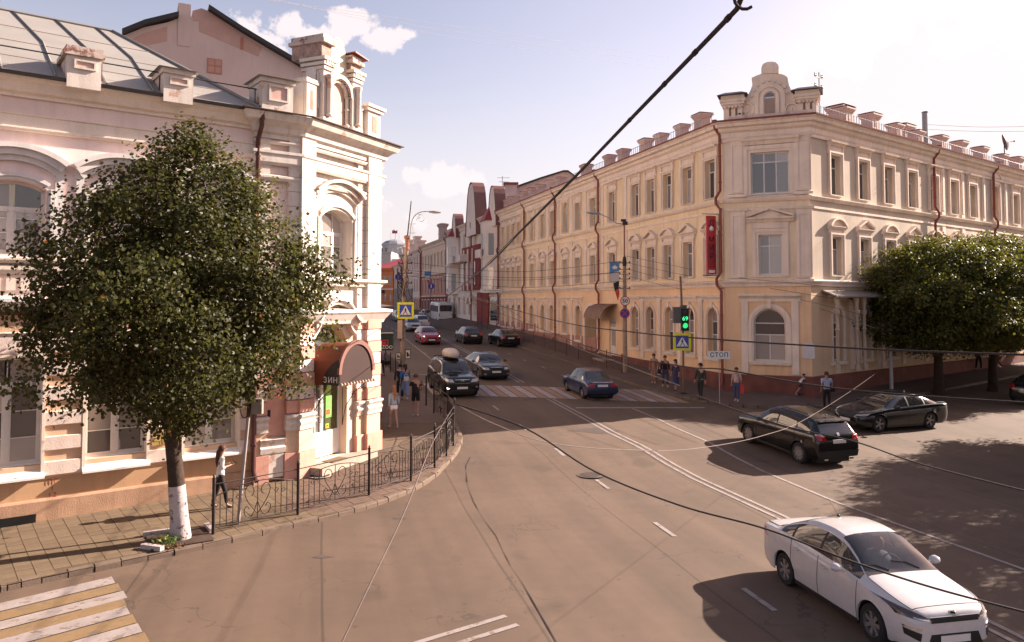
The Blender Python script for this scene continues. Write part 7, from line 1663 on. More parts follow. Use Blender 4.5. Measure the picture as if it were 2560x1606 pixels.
rnd = random.Random(3); mb = MB()
for k in range(16):
    z = rnd.uniform(5.5, 8.8)-pz; x = rnd.uniform(-.25, .4); pts = [(x + rnd.uniform(-.18,.18), -.14, z - j*.25 + rnd.uniform(-.1,.1)) for j in range(rnd.randint(3,8))]; mb.tube(pts, .016, 4)
mb.tube([(-.35,0,7.6-pz),(-.28,-.05,5.5-pz),(-.1,-.2,3.2-pz)], .03, 5)
for z in (8.4, 7.9, 7.3, 6.7): mb.box(-.3,.55,-.03,.03,z-pz-.02,z-pz+.02); [mb.lathe((x,0,z-pz), [(.03,.02),(.045,.05),(.03,.1)], 6) for x in (-.25,.5)]
tag(obj('cable_tangle', mb, LPOLE, mats=mat('cable_black', (.03,.02,.018), .7, .2), fixn=False), kind='stuff')
def walker(o, loc, rz, s, flip=1, y=-.0):
    "crossing pictogram: blue square, white triangle, walking figure and stripes, on a yellow board"
    BL_ = mat('sign_blue', (.035,.055,.30), .45, .05, 4, 0); YE = mat('sign_yellow', (.62,.58,.02), .4, .04, 4, 0); WH = mat('sign_white', (.66,.63,.60), .45, .03, 4, 0)
    b = obj('sign_board', MB().slab([(-s+.05,-s),(s-.05,-s),(s,-s+.05),(s,s-.05),(s-.05,s),(-s+.05,s),(-s,s-.05),(-s,-s+.05)], -.012, .012), o, loc, rz, mats=YE); k = s*.73
    obj('blue_square', MB().box(-k,k,-.017,-.013,-k,k), b, mats=BL_)
    obj('white_triangle', MB().slab([(-k*.9,-k*.72),(k*.9,-k*.72),(0,k*.86)], -.022, -.018), b, mats=WH)
    f = flip; q = k
    mb = MB(); mb.lathe((f*.02*q,0,.42*q), [(.0,0)], 3) if 0 else None
    y0, y1 = -.027, -.023
    mb.slab([(f*.02*q+.095*q*cos(a), .40*q+.095*q*sin(a)) for a in [2*pi*i/10 for i in range(10)]], y0, y1)
    for poly in ([(-.1,.28),(.08,.3),(.1,-.08),(-.08,-.08)], [(.08,-.08),(-.02,-.08),(.16,-.36),(.3,-.62),(.4,-.6),(.26,-.3)], [(.06,-.08),(-.08,-.08),(-.18,-.34),(-.36,-.58),(-.28,-.62),(-.08,-.38)], [(.06,.26),(.1,.22),(.26,.02),(.22,-.02),(.06,.14)], [(-.06,.28),(-.1,.24),(-.24,.02),(-.2,-.0),(-.06,.14)]):
        mb.slab([(f*x*q, z*q) for x, z in (poly if f > 0 else poly[::-1])], y0, y1)
    for x in (-.62,-.3,.3,.62): mb.slab([(x*q-.06*q,-.68*q),(x*q+.06*q,-.68*q),(x*q*.93+.05*q,-.56*q),(x*q*.93-.05*q,-.56*q)], y0, y1)
    obj('pictogram', mb, b, mats=M['black']); return b
CS = thing('crossing_sign', tuple(at(1014,777,45.7)), 'yellow bordered pedestrian crossing sign on the left concrete pole', 'sign'); walker(CS, (0,0,0), 0, .5, -1)
obj('bracket', MB().box(-.2,.1,.0,.2,-.25,-.2).box(-.2,.1,.0,.2,.2,.25), CS, mats=M['darkmetal'])
NB = thing('notice_board', tuple(at(1000,824,45.7)), 'narrow beige upright panel fixed to the left pole under the yellow sign', 'sign'); obj('panel', MB().box(-.15,.15,-.02,.02,-.55,.55), NB, mats=mat('beige_panel', (.48,.33,.24), .6, .1)); obj('rim', MB().box(-.17,.17,-.01,.03,-.58,.58), NB, mats=M['darkmetal'])
for x, y, w, h, lb in ((996,891,.12,.17,'small white paper notice low on the left pole'), (1020,886,.13,.24,'framed black and white notice on the street side of the left pole')):
    nb = thing('notice', tuple(at(x, y, 45.6)), lb, 'notice'); obj('paper', MB().box(-w,w,-.01,.01,-h,h), nb, mats=mat('paper_white', (.55,.48,.44), .7, .1)); obj('frame', MB().box(-w-.04,w+.04,.0,.02,-h-.04,h+.04), nb, mats=M['darkmetal']); obj('print', MB().box(-w*.6,w*.1,-.014,-.011,-h*.6,h*.5).box(w*.2,w*.7,-.014,-.011,-h*.5,h*.1), nb, mats=M['black'])
# right-hand street lamp with banner and round signs
QX, QY = 7.04, 47.5; qz = zr(QX, QY)
RP = thing('street_lamp', (QX, QY, qz), 'rusty lamp pole with flat arm and round traffic signs before the ochre facade', 'street lamp')
obj('shaft', MB().tube([(0,0,-.1),(0,0,5.8-qz),(0,0,8.3-qz)], .15, 10, r1=.1), RP, mats=CONC, smooth=radians(40)); obj('upper_shaft', MB().tube([(0,0,8.2-qz),(0,0,10.4-qz)], .05, 8), RP, mats=mat('rusty_collar', (.3,.13,.08))); obj('pole_collar', MB().lathe((0,0,8.3-qz), [(.11,-.5),(.14,-.3),(.11,0),(.08,.1)], 10), RP, mats=M['darkmetal'])
obj('lamp_arm', MB().tube([(0,0,10.35-qz),(-.15,0,10.45-qz),(-.5,0,10.5-qz),(-1.0,0,10.85-qz),(-1.6,0,11.1-qz)], .035, 6), RP, mats=GALV); lens(RP, (-1.5,0,11.1-qz), (-1,0,.08), .9)
obj('floodlight', MB().box(-.1,.2,-.12,.12,10.4-qz,10.6-qz).box(-.2,.1,-.1,.1,10.6-qz,10.75-qz), RP, mats=M['darkmetal'])
mb = MB(); 
for z in (8.0, 7.6, 7.3, 7.0, 6.4): mb.box(-.35,.35,-.03,.03,z-qz-.02,z-qz+.02); [mb.lathe((x,0,z-qz), [(.03,.02),(.05,.05),(.03,.1)], 6) for x in (-.3,.3)]
obj('insulator_arms', mb, RP, mats=M['darkmetal'])
def disc(name, p, label, r, rim, face, body):
    o = thing(name, tuple(p), label, 'sign'); obj('disc', MB().lathe((0,0,0), [(r,-.008),(r,.008)], 26, 'y'), o, mats=rim); obj('face', MB().lathe((0,0,0), [(r*.82,-.013),(r*.82,-.009)], 26, 'y'), o, mats=face); body(o); return o
SR = mat('sign_red', (.5,.035,.035)); SW = mat('sign_white', (.66,.63,.60)); SB = mat('sign_blue', (.035,.055,.30))
disc('speed_sign', at(1562.6,753,47.2), 'round red rimmed 50 speed limit sign on the lamp pole', .30, SR, SW, lambda o: text('numerals', '50', .34, o, (0,-.016,0), (pi/2,0,0), M['black'], .002, bold=.008))
def nostop(o):
    mb = MB()
    for s in (1, -1): mb.slab([(-.2*s-.03,-.2),( -.2*s+.03,-.2),(.2*s+.03,.2),(.2*s-.03,.2)] if s > 0 else [(.17,-.2),(.23,-.2),(-.17,.2),(-.23,.2)], -.019 if s > 0 else -.024, -.014 if s > 0 else -.0195)
    obj('cross', mb, o, mats=SR)
disc('no_stopping_sign', at(1562,784,47.2), 'round blue no stopping sign with red cross under the 50 sign', .31, SR, SB, nostop)
bn = thing('street_banner', tuple(at(1537,705,47.2)), 'tapering pennant, blue with white emblem, then white, black and red, left of the lamp pole', 'banner')
c0 = at(1537,705,47.2)
def bp(x, y): p = at(x, y, 47.2); return (p.x - c0.x, p.z - c0.z)
for nm, P, m_ in (('blue_field', [(1525,684),(1548,677),(1549,656),(1525,656)], mat('banner_blue', (.09,.22,.42), .8, .08)), ('white_field', [(1533,709),(1548,702),(1548,677),(1525,684)], mat('banner_white', (.5,.47,.46), .8, .08)), ('black_field', [(1537,727),(1547,722),(1548,702),(1533,709)], M['black']), ('red_field', [(1545,753),(1549,735),(1547,722),(1537,727)], mat('banner_red', (.5,.06,.05), .8, .08))):
    obj(nm, MB().slab([bp(*p) for p in P], -.01, .01), bn, mats=m_)
ec = bp(1537,668); obj('emblem', MB().slab([(ec[0]+x, ec[1]+z) for x, z in ((-.12,-.13),(.12,-.13),(.13,-.05),(.2,.0),(.06,.05),(0,.15),(-.06,.05),(-.2,0),(-.13,-.05))], -.02, -.012), bn, mats=SW)
obj('rod', MB().tube([(bp(1525,656)[0],0,bp(1525,656)[1]),(QX-c0.x,0,bp(1525,656)[1])], .015, 5), bn, mats=M['darkmetal'])
# traffic light on its thin pole
tx, ty = G(1708,982,.2).x, G(1708,982,.2).y; tz = zr(tx, ty)
TL = thing('traffic_light', (tx, ty, tz), 'pedestrian traffic light showing green and 69 on a thin pole at the right kerb', 'traffic light')
def tp(x, y): p = at(x, y, ty); return (p.x - tx, p.z - tz)
obj('pole', MB().tube([(0,0,-.05),(tp(1701,0)[0]*.6,0,3.),(tp(1701,691)[0],0,tp(1701,691)[1])], .055, 8), TL, mats=mat('pole_brown', (.18,.10,.07), .7, .2)); obj('pole_foot', MB().lathe((0,0,0), [(.2,0),(.2,.04),(.08,.08)], 10), TL, mats=M['darkmetal'])
a, b = tp(1701,827), tp(1718.5,772); H = MB().box(a[0], b[0], -.3, -.1, a[1], b[1]); hs = obj('housing', H, TL, mats=M['black'])
a2, b2 = tp(1682,808), tp(1701,768); obj('rear_housing', MB().box(a2[0], b2[0], -.2, .1, a2[1], b2[1]).box(b2[0], b[0]-.02, .02, .1, a2[1]+.1, b2[1]+.1), TL, mats=mat('grey_housing', (.10,.09,.085), .6, .1))
GRN = mat('green_light', (.02,.4,.12), .4, 0, emit=(.02,.55,.14,.5)); cx = (a[0]+b[0])/2
c = tp(1709.5,814); obj('green_lens', MB().lathe((cx,-.32,c[1]), [(.01,-.02),(.09,-.012),(.14,.02)], 16, 'y'), hs, mats=GRN, smooth=True); obj('visor', MB().arcband(cx, c[1], .145, .16, -.2, pi+.2, -.42, -.3, 12), hs, mats=M['black'])
text('countdown', '69', .30, hs, (cx,-.305,tp(0,797)[1]), (pi/2,0,0), mat('digit_green', (.02,.5,.2), .4, 0, emit=(.05,.8,.3,.6)), .003, scale=(1.05,1,1))
for z in (tp(0,781)[1],): obj('dark_lens', MB().lathe((cx,-.31,z), [(.01,-.01),(.12,.005)], 14, 'y'), hs, mats=mat('dark_lens', (.03,.025,.025), .3, .1))
C2 = thing('crossing_sign', tuple(at(1705.5,855,ty-.15)), 'yellow bordered pedestrian crossing sign just under the green traffic light', 'sign'); walker(C2, (0,0,0), radians(-4), .45, 1); obj('bracket', MB().box(-.1,.1,.01,.12,-.2,-.15).box(-.1,.1,.01,.12,.15,.2), C2, mats=M['darkmetal'])
p0 = G(1799,1011,.13); ST = thing('stop_sign', (p0.x, p0.y, zr(p0.x,p0.y)), 'white СТОП board on a thin post at the kerb before the corner', 'sign')
z0 = at(0,888,p0.y).z - zr(p0.x,p0.y); obj('post', MB().tube([(0,0,0),(0,0,z0+.15)], .02, 6), ST, mats=GALV); bd = obj('board', MB().box(-.54,.54,-.03,-.015,z0-.19,z0+.19), ST, mats=SW); text('lettering', 'СТОП', .29, bd, (0,-.032,z0), (pi/2,0,0), M['black'], .002, spacing=1.12, bold=.004)
# right side street lamp
p0 = G(2229,978,.15); SL = thing('street_lamp', (p0.x, p0.y, zr(p0.x,p0.y)), 'pale grey street lamp with outstretched arm before the side street tree', 'street lamp'); zb_ = zr(p0.x,p0.y)
h1 = at(0,668,p0.y).z - zb_; h2_ = at(0,608,p0.y).z - zb_; dx = (2321-2229)/1900*p0.y
obj('shaft', MB().tube([(0,0,0),(-.02,0,h1*.5),(.02,0,h1)], .10, 10, r1=.06), SL, mats=mat('pale_lamp_paint', (.42,.38,.37), .6, .15, 3), smooth=radians(40)); obj('lamp_arm', MB().tube([(.02,0,h1-.05),(.12,0,h1+.35),(.5,0,h1+.75),(dx-.4,0,h2_-.02)], .035, 6), SL, mats=GALV); lens(SL, (dx-.5,0,h2_-.06), (1,0,.2), .75)
# bus-stop like thin pole with street name board far right kerb, small blue round signs
def pole_at(x, ytop, Y, label, zf=None, name='sign_post', r=.035):
    X = (x-1280)/1900*Y; b = (zf or zp)(X, Y); o = thing(name, (X, Y, b), label, 'pole'); obj('shaft', MB().tube([(0,0,0),(0,0,at(0,ytop,Y).z-b)], r, 6), o, mats=M['darkmetal']); return o, X, b
o, X, b = pole_at(1205, 585, 78.5, 'thin dark pole holding the street name board', zr); sn = thing('street_name_sign', tuple(at(1228,727,78.3)), 'white arrow street name board over the far right pavement', 'sign'); obj('board', MB().box(-1.1,1.1,-.02,.02,-.17,.17), sn, mats=SW)
text('lettering', '← УЛ. ГЛИНКОВСКАЯ', .19, sn, (0,-.024,0), (pi/2,0,0), M['black'], .001, bold=.003)
o, X, b = pole_at(1077, 640, 100, 'slim pole with a round blue sign beyond the minibus', None); bs = disc('blue_round_sign', at(1078,716,99.8), 'small round blue sign on the slim pole right of the minibus roof', .42, SB, SB, lambda o: obj('arrow', MB().box(-.06,.06,-.02,-.014,-.26,.26), o, mats=SW))
o, X, b = pole_at(995, 650, 120, 'thin far post with a blue disc left of the concrete pole', None); disc('blue_round_sign', at(995.5,692.6,119.8), 'far round blue sign just left of the concrete pole', .5, SB, SB, lambda o: obj('arrow', MB().box(-.07,.07,-.02,-.014,-.3,.3), o, mats=SW))
tx2, ty2 = at(1070,690,100).x, 100
b2_ = thing('street_banner', tuple(at(1069,690,100)), 'small far pennant with blue top hung near the slim pole', 'banner'); obj('blue_field', MB().box(-.4,.4,-.02,.02,.0,.6), b2_, mats=mat('banner_blue', (.09,.22,.42))); obj('white_field', MB().slab([(-.35,0),(.35,0),(.3,-.6),(-.15,-.5)], -.02, .02), b2_, mats=mat('banner_white', (.5,.47,.46))); obj('red_field', MB().slab([(-.15,-.5),(.3,-.6),(.25,-1.2)], -.02, .02), b2_, mats=SR)
gm = MB(); g0 = at(985,780,112)
gk = thing('grey_kiosk', (at(1002,760,112).x, 113, g(at(1002,760,112).x,112)), 'plain pale grey hoarding behind the concrete pole', 'hoarding'); wobj('panel', MB().box(at(990,0,112).x, at(1033,0,112).x, 112, 113.2, g(-16,112), at(0,724,112).z), mat('grey_hoarding', (.34,.29,.28), .8, .08), gk); wobj('frame', MB().box(at(990,0,112).x-.1, at(1033,0,112).x+.1, 111.95, 113.3, at(0,724,112).z, at(0,724,112).z+.12), GM_, gk)
# pet shop sign sticking out of the left house
s = 6.2; q = FN.w(s, 3.9); zs = thing('pet_shop_sign', (q.x, q.y, 3.9), 'dark green projecting shop board ending in ZOO with red and blue emblem', 'sign')
xl, xr = FN.w(s, 0).x, (984-1280)/1900*q.y; wd = xr - q.x
obj('board', MB().box(.1, wd, -.06, .06, -.37, .36), zs, mats=mat('sign_darkgreen', (.012,.03,.018), .4, .1)); obj('rim', MB().box(.1, wd, -.065, .065, .355, .375), zs, mats=M['cream'])
text('lettering', 'ПЛАНЕТАZOO', .205, zs, (wd*.5+.05,-.064,-.24), (pi/2,0,0), SW, .002, scale=(1.0,1,1), bold=.002)
rd = mat('neon_red', (.55,.03,.05), .4, .05); mb = MB(); cx = wd*.62
for (x0, z0, w, h) in ((-.28,-.06,.3,.3),(-.18,-.14,.56,.2)): 
    for t in (0, 1): mb.box(cx+x0, cx+x0+w, -.075, -.062, z0+t*h-.018, z0+t*h+.018); mb.box(cx+x0+t*w-.018, cx+x0+t*w+.018, -.075, -.062, z0, z0+h)
mb.box(cx-.12, cx+.3, -.075, -.062, -.1, -.0); obj('red_emblem', mb, zs, mats=rd)
mb = MB(); mb.box(cx-.06,cx+.14,-.085,-.076,-.02,.28); obj('blue_emblem', mb, zs, mats=SB); obj('emblem_mark', MB().slab([(cx,.02),(cx+.04,.1),(cx+.1,.13),(cx+.04,.16),(cx,.24),(cx+.01,.16),(cx-.03,.13),(cx+.01,.1)], -.09, -.086), zs, mats=SW)
# near kerb: sign pole by the walking girl, with junction box
p0 = G(603,1312,.13); NP = thing('sign_pole', (p0.x, p0.y, zp(p0.x,p0.y)), 'leaning grey steel pole with a box and cable coil behind the fence', 'pole')
zt = at(0,1040,p0.y).z - zp(p0.x,p0.y); dxp = (614-592)/1900*p0.y
obj('shaft', MB().tube([(-.08,0,0),(dxp-.08,0,zt)], .045, 8), NP, mats=mat('pale_pole', (.30,.25,.24), .6, .15)); obj('shaft_upper', MB().tube([(dxp-.08,0,zt-.02),(dxp,0,zt+1.6)], .05, 8), NP, mats=M['darkmetal'])
obj('junction_box', MB().box(dxp+.03,dxp+.27,-.07,.07,zt+.05,zt+.42), NP, mats=mat('box_grey', (.22,.2,.17), .7, .1)); obj('cable_coil', MB().tube([(dxp-.16+.12*cos(a),-.05,zt+.25+.3*sin(a)) for a in [k*.5 for k in range(14)]], .012, 4), NP, mats=M['black'], fixn=False)
# roof aerials, dish, roof masts
def roofmast(px, pytop, pybot, F, d, name, label, cat, build):
    s, h = F.q(px, pybot, d); base = F.w(s, h, d); ht = F.q(px, pytop, d)[1] - h; o = thing(name, tuple(base), label, cat, rz=F.rz); build(o, ht); return o
roofmast(2049,182,300,FR,-.6,'insulator_mast','thin roof mast with two insulator crossarms, right of the scrolled gable','mast', lambda o, h: (obj('shaft', MB().tube([(0,0,-.4),(0,0,h)], .03, 6), o, mats=M['greymetal']), obj('crossarm', MB().box(-.4,.4,-.02,.02,h-.3,h-.26).box(-.4,.4,-.02,.02,h-.85,h-.81), o, mats=M['greymetal']), [obj('insulator', MB().lathe((x,0,z), [(.03,0),(.06,.05),(.03,.1),(.05,.15),(.02,.2)], 6), o, mats=M['greymetal']) for x in (-.38,-.25,.25,.38) for z in (h-.26,h-.81)]))
roofmast(2314,283,362,FR,-1.2,'flue_pipe','stout grey flue pipe standing among the pink chimneys','flue', lambda o, h: (obj('pipe', MB().tube([(0,0,-.6),(0,0,h)], .16, 10), o, mats=M['greymetal']), obj('thin_pipe', MB().tube([(-.35,0,-.6),(-.35,0,h)], .04, 6), o, mats=M['greymetal']), obj('cap', MB().lathe((0,0,h), [(.2,0),(.2,.06),(.05,.1)], 10), o, mats=M['darkmetal'])))
def dish(o, h):
    obj('shaft', MB().tube([(.35,0,-.8),(.35,0,h)], .035, 6), o, mats=M['darkmetal'])
    v = []; R = .62
    for i in range(5):
        r = R*i/4
        for k in range(20): a = 2*pi*k/20; v.append((r*cos(a), .28*(r/R)**2 - .28, r*sin(a)))
    d = obj('reflector', MB().add(v, [(i*20+k, i*20+(k+1) % 20, (i+1)*20+(k+1) % 20, (i+1)*20+k) for i in range(4) for k in range(20)]), o, (.15,-.1,h), mats=mat('dish_grey', (.20,.15,.15), .6, .1), fixn=False, smooth=True); d.rotation_euler = (radians(-14), radians(8), radians(25))
    obj('feed_arm', MB().tube([(.15,-.1,h),(.0,-.75,h-.05)], .018, 5).lathe((0,-.78,h-.05), [(.05,-.04),(.05,.06)], 8), o, mats=M['darkmetal'])
roofmast(2507,357,402,FR,-.9,'satellite_dish','large grey satellite dish above the chimneys at the right edge','satellite dish', dish)
# wires
CB = mat('cable_black', (.03,.02,.018), .7, .2); CW = mat('cable_pale', (.16,.115,.10), .7, .1)
def cable(name, label, pts, r, m, group=None):
    "pts: (px, py, depth) of the photograph; a smooth line in space"
    P = [at(x, y, d) for x, y, d in pts]; o = thing(name, tuple(P[0]), label, 'cable', group)
    Q = [P[0]]
    for i in range(len(P)-1):
        p0, p1, p2, p3 = P[max(0,i-1)], P[i], P[i+1], P[min(len(P)-1,i+2)]
        for k in range(1, 9): t = k/8; Q.append(.5*((2*p1) + (p2-p0)*t + (2*p0-5*p1+4*p2-p3)*t*t + (3*p1-p0-3*p2+p3)*t**3))
    wobj('strand', MB().tube(Q, r, 6), m, o, fixn=False); return o, Q
def inv(a, b, t): return 1/((1/a)*(1-t) + (1/b)*t)
bigc = [(1843,22),(1721,149),(1593,281),(1445,435),(1317,563),(1200,680),(1116,743)]; k_ = len(bigc)
P = [(x, y, inv(3.2, 46., hypot(x-1843, y-22)/hypot(1116-1843, 743-22))) for i, (x, y) in enumerate(bigc)]
o, Q = cable('overhead_cable', 'thick taped black cable running down from the top of the picture to the street', P, .011, CB)
for dy in (3.5, -3): 
    PP = [(x+dy*.5*(1-i/(k_-1)), y+dy*(1-i/(k_-1)*.7), d*1.01) for i, (x, y, d) in enumerate(P)]; Q2 = [at(*p) for p in PP]; wobj('strand', MB().tube(Q2, .006, 5), CB, o, fixn=False)
mb = MB()
for t in range(2, len(Q)-8, 5): a = Q[t]; b = Q[t+1]; d = (b-a).normalized(); mb.tube([a - d*.02, a + d*.02], .015, 6)
wobj('cable_tie', mb, CB, o, fixn=False)
p = at(1862,-6,3.1); mb = MB().tube([p + Vector((.045*cos(a), 0, .05*sin(a))) for a in [2*pi*i/14 for i in range(13)]], .007, 6); wobj('hook_loop', mb, CB, o, fixn=False); a, b = at(1843,22,3.2), at(1905,-140,2.8); wobj('strand', MB().tube([a, b], .013, 6), CB, o, fixn=False)
SPL = (1138,1010,6.)
cable('overhead_cable', 'dark cable sagging from the fence corner across the lanes to the white sedan', [SPL,(1317,1073,5.8),(1487,1179,5.5),(1700,1264,5.2),(1912,1322,4.9),(2124,1402,4.6),(2337,1471,4.4),(2580,1535,4.2)], .0062, CB)
cable('overhead_cable', 'dark cable crossing the black SUV and running off at the right edge', [(1740,990,7.4),(1950,1062,7.),(2135,1104,6.6),(2300,1160,6.2),(2580,1232,5.8)], .006, CB)
cable('overhead_cable', 'pale wire looping from the fence corner up to the side street lamp', [SPL,(1240,1062,6.1),(1381,1109,6.4),(1593,1126,7.2),(1753,1120,8.6),(1912,1088,12),(2018,1046,17),(2140,969,28),(2229,905,43)], .0038, CW)
cable('overhead_cable', 'taut grey wire dropping from the fence corner to the bottom edge', [(846,1625,4.2),(930,1450,4.6),(1009,1285,5.1),(1080,1110,5.7),SPL], .005, mat('cable_mid', (.10,.065,.055), .7, .1))
cable('overhead_cable', 'dark wire from the far pole over the ochre ground floor to the right', [(1170,742,30),(1380,800,18),(1593,832,12.5),(1806,850,9.8),(2018,864,8.2),(2231,876,7.2),(2580,888,6.2)], .0105, CB)
cable('overhead_cable', 'lower dark wire crossing in front of the waiting pedestrians', [(1115,733,46),(1320,810,24),(1487,872,14),(1700,915,9.8),(1806,924,8.6),(2018,961,7.3),(2231,985,6.4),(2580,1008,5.6)], .008, CB)
cable('overhead_cable', 'pale wire slanting down the middle of the street', [(1065,672,80),(1130,722,52),(1240,760,36),(1400,850,24),(1560,912,17),(1700,965,13)], .006, CW)
for i, (y0, y1) in enumerate(((684,700),(690,706),(697,735),(664,690))):
    cable('tram_wire', ('upper', 'second', 'third', 'topmost')[i] + ' of the thin lamp pole wires in front of the ochre facade', [(1014, y0-8, 46),(1290, (y0+y1)/2+3, 46),(1562, y1-20-i*6, 47)], .012, CB, 'thin wires strung between the poles')
    cable('tram_wire', ('upper', 'second', 'third', 'topmost')[i] + ' thin wire running right from the lamp pole to the corner facade', [(1562, 640+i*16, 47),(1700, 668+i*18, 44),(1806+i*60, 690+i*22, 41),(2100+i*30, 720+i*34, 33)], .010, CB, 'thin wires strung between the poles')
for i in range(3): cable('sky_wire', 'faint %s wire high across the sky' % ('upper', 'middle', 'lower')[i], [(590+i*30,-10,30),(1100,60+i*14,40),(1500,118+i*16,55),(1830,172+i*12,75)], .006, mat('cable_faint', (.3,.27,.28), .7, .05), 'faint wires across the sky')
for i in range(2): cable('sky_wire', 'thin %s wire leaving the flue to the right edge' % ('upper', 'lower')[i], [(2318,312+i*12,48),(2450,318+i*11,46),(2600,316+i*12,44)], .01, mat('cable_faint', (.3,.27,.28)), 'wires off the roof flue')
# ------------------------------------------------------------ trees
import numpy as np
def leafmat(name, col, trans=(.13,.13,.03)):
    m = bpy.data.materials.new(name); m.use_nodes = True; t = m.node_tree; b = t.nodes['Principled BSDF']; out = t.nodes['Material Output']
    b.inputs['Roughness'].default_value = .5; b.inputs['Specular IOR Level'].default_value = .22
    at_ = N(t, 'ShaderNodeAttribute', attribute_name='leafcol'); 
    mx = N(t, 'ShaderNodeMix', data_type='RGBA'); mx.inputs['A'].default_value = tuple(c*.6 for c in col) + (1,); mx.inputs['B'].default_value = tuple(c*1.5 for c in col) + (1,)
    t.links.new(at_.outputs['Fac'], mx.inputs['Factor'])
    m2 = N(t, 'ShaderNodeMix', data_type='RGBA'); th = N(t, 'ShaderNodeMath', operation='GREATER_THAN'); th.inputs[1].default_value = .972; t.links.new(at_.outputs['Fac'], th.inputs[0]); t.links.new(th.outputs[0], m2.inputs['Factor']); t.links.new(mx.outputs['Result'], m2.inputs['A']); m2.inputs['B'].default_value = (.26,.10,.025,1)
    t.links.new(m2.outputs['Result'], b.inputs['Base Color'])
    tr = N(t, 'ShaderNodeBsdfTranslucent'); tr.inputs['Color'].default_value = trans + (1,); ms = N(t, 'ShaderNodeMixShader'); ms.inputs['Fac'].default_value = .3
    t.links.new(b.outputs[0], ms.inputs[1]); t.links.new(tr.outputs[0], ms.inputs[2]); t.links.new(ms.outputs[0], out.inputs['Surface']); return m
BARK = mat('dark_bark', (.045,.028,.02), .95, .35, 3, .8, fine=14)
LEAFM = leafmat('linden_leaf', (.040,.041,.012)); LEAFY = leafmat('sun_toned_leaf', (.055,.058,.012), (.17,.17,.02))  # second leaf is a yellower copy with sunlight put into its colour
def crown_mesh(name, prof, axes, n_cl, per, size, m, seed, droop=.5, zc=0., clump=.34, shell=.6, gap=-.08):
    """prof: [(z, r)] relative outline; axes (ax, ay) multiply r ; leaves gathered in clumps on the crown's outer part"""
    rs = np.random.RandomState(seed); zs = np.array([p[0] for p in prof]); rr = np.array([p[1] for p in prof])
    w = rr**2 + .02; cz = []; 
    zz = np.linspace(zs[0], zs[-1], 200); rz = np.interp(zz, zs, rr); pr = (rz + .15)**1.4; pr /= pr.sum()
    z = rs.choice(zz, n_cl, p=pr) + rs.uniform(-.06, .06, n_cl); a = rs.uniform(0, 2*pi, n_cl)
    # lobes: radius varies with direction and height so the outline is uneven
    lob = 1 + .16*np.sin(3*a + 1.7*z + seed) + .11*np.sin(5*a - 2.3*z) + .08*np.sin(9*a + 4.1*z) + .09*rs.randn(n_cl)
    u = rs.uniform(0, 1, n_cl); f = np.where(u < shell, rs.uniform(.82, 1.02, n_cl), rs.uniform(.25, .9, n_cl))
    R = np.interp(z, zs, rr)*lob*f
    C = np.stack([R*np.cos(a)*axes[0], R*np.sin(a)*axes[1], z], 1)
    keep = rs.uniform(0, 1, n_cl) < (.66 + gap + .95*np.sin(C[:,0]*2.3 + seed)*np.sin(C[:,1]*2.1 + C[:,2]*1.9)); C = C[keep]; n_cl = len(C)
    cs = clump*rs.uniform(.6, 1.35, n_cl)
    n = n_cl*per; idx = np.repeat(np.arange(n_cl), per); P = C[idx] + rs.randn(n, 3)*(cs[idx][:,None]*np.array([.62,.62,.5]))
    out = P.copy(); out[:,2] -= (zs[0]+zs[-1])/2; out /= (np.linalg.norm(out, axis=1)[:,None] + 1e-6)
    nrm = out*.55 + rs.randn(n,3)*.55 + np.array([0,0,.45]); nrm /= np.linalg.norm(nrm, axis=1)[:,None]
    t = rs.randn(n,3) + np.array([0,0,-1.2*droop]); t -= nrm*(t*nrm).sum(1)[:,None]; t /= np.linalg.norm(t, axis=1)[:,None]; s = np.cross(nrm, t)
    L = size*rs.uniform(.65, 1.25, n)[:,None]; W = L*.42
    v = np.empty((n*5, 3)); v[0::5] = P; v[1::5] = P + t*L*.42 + s*W + nrm*L*.10; v[2::5] = P + t*L*.85 + s*W*.35; v[3::5] = P + t*L*.85 - s*W*.35; v[4::5] = P + t*L*.42 - s*W + nrm*L*.10
    me = bpy.data.meshes.new(name); me.vertices.add(n*5); me.vertices.foreach_set('co', v.astype(np.float32).ravel())
    me.loops.add(n*7); li = np.empty((n,7), np.int32); b = (np.arange(n)*5)[:,None]; li[:] = b + np.array([0,1,2, 0,2,3,4]); me.loops.foreach_set('vertex_index', li.ravel())
    me.polygons.add(n*2); st = np.empty((n,2), np.int32); st[:,0] = np.arange(n)*7; st[:,1] = st[:,0]+3; me.polygons.foreach_set('loop_start', st.ravel())
    at_ = me.attributes.new('leafcol', 'FLOAT', 'FACE'); cc = np.clip(rs.uniform(0,1,n_cl)[idx]*.55 + rs.uniform(0,.45,n), 0, 1); cc = np.where(rs.uniform(0,1,n) < .012, .99, np.minimum(cc, .96)); at_.data.foreach_set('value', np.repeat(cc, 2).astype(np.float32))
    me.materials.append(m); me.update(calc_edges=True); me.validate(); return me, C
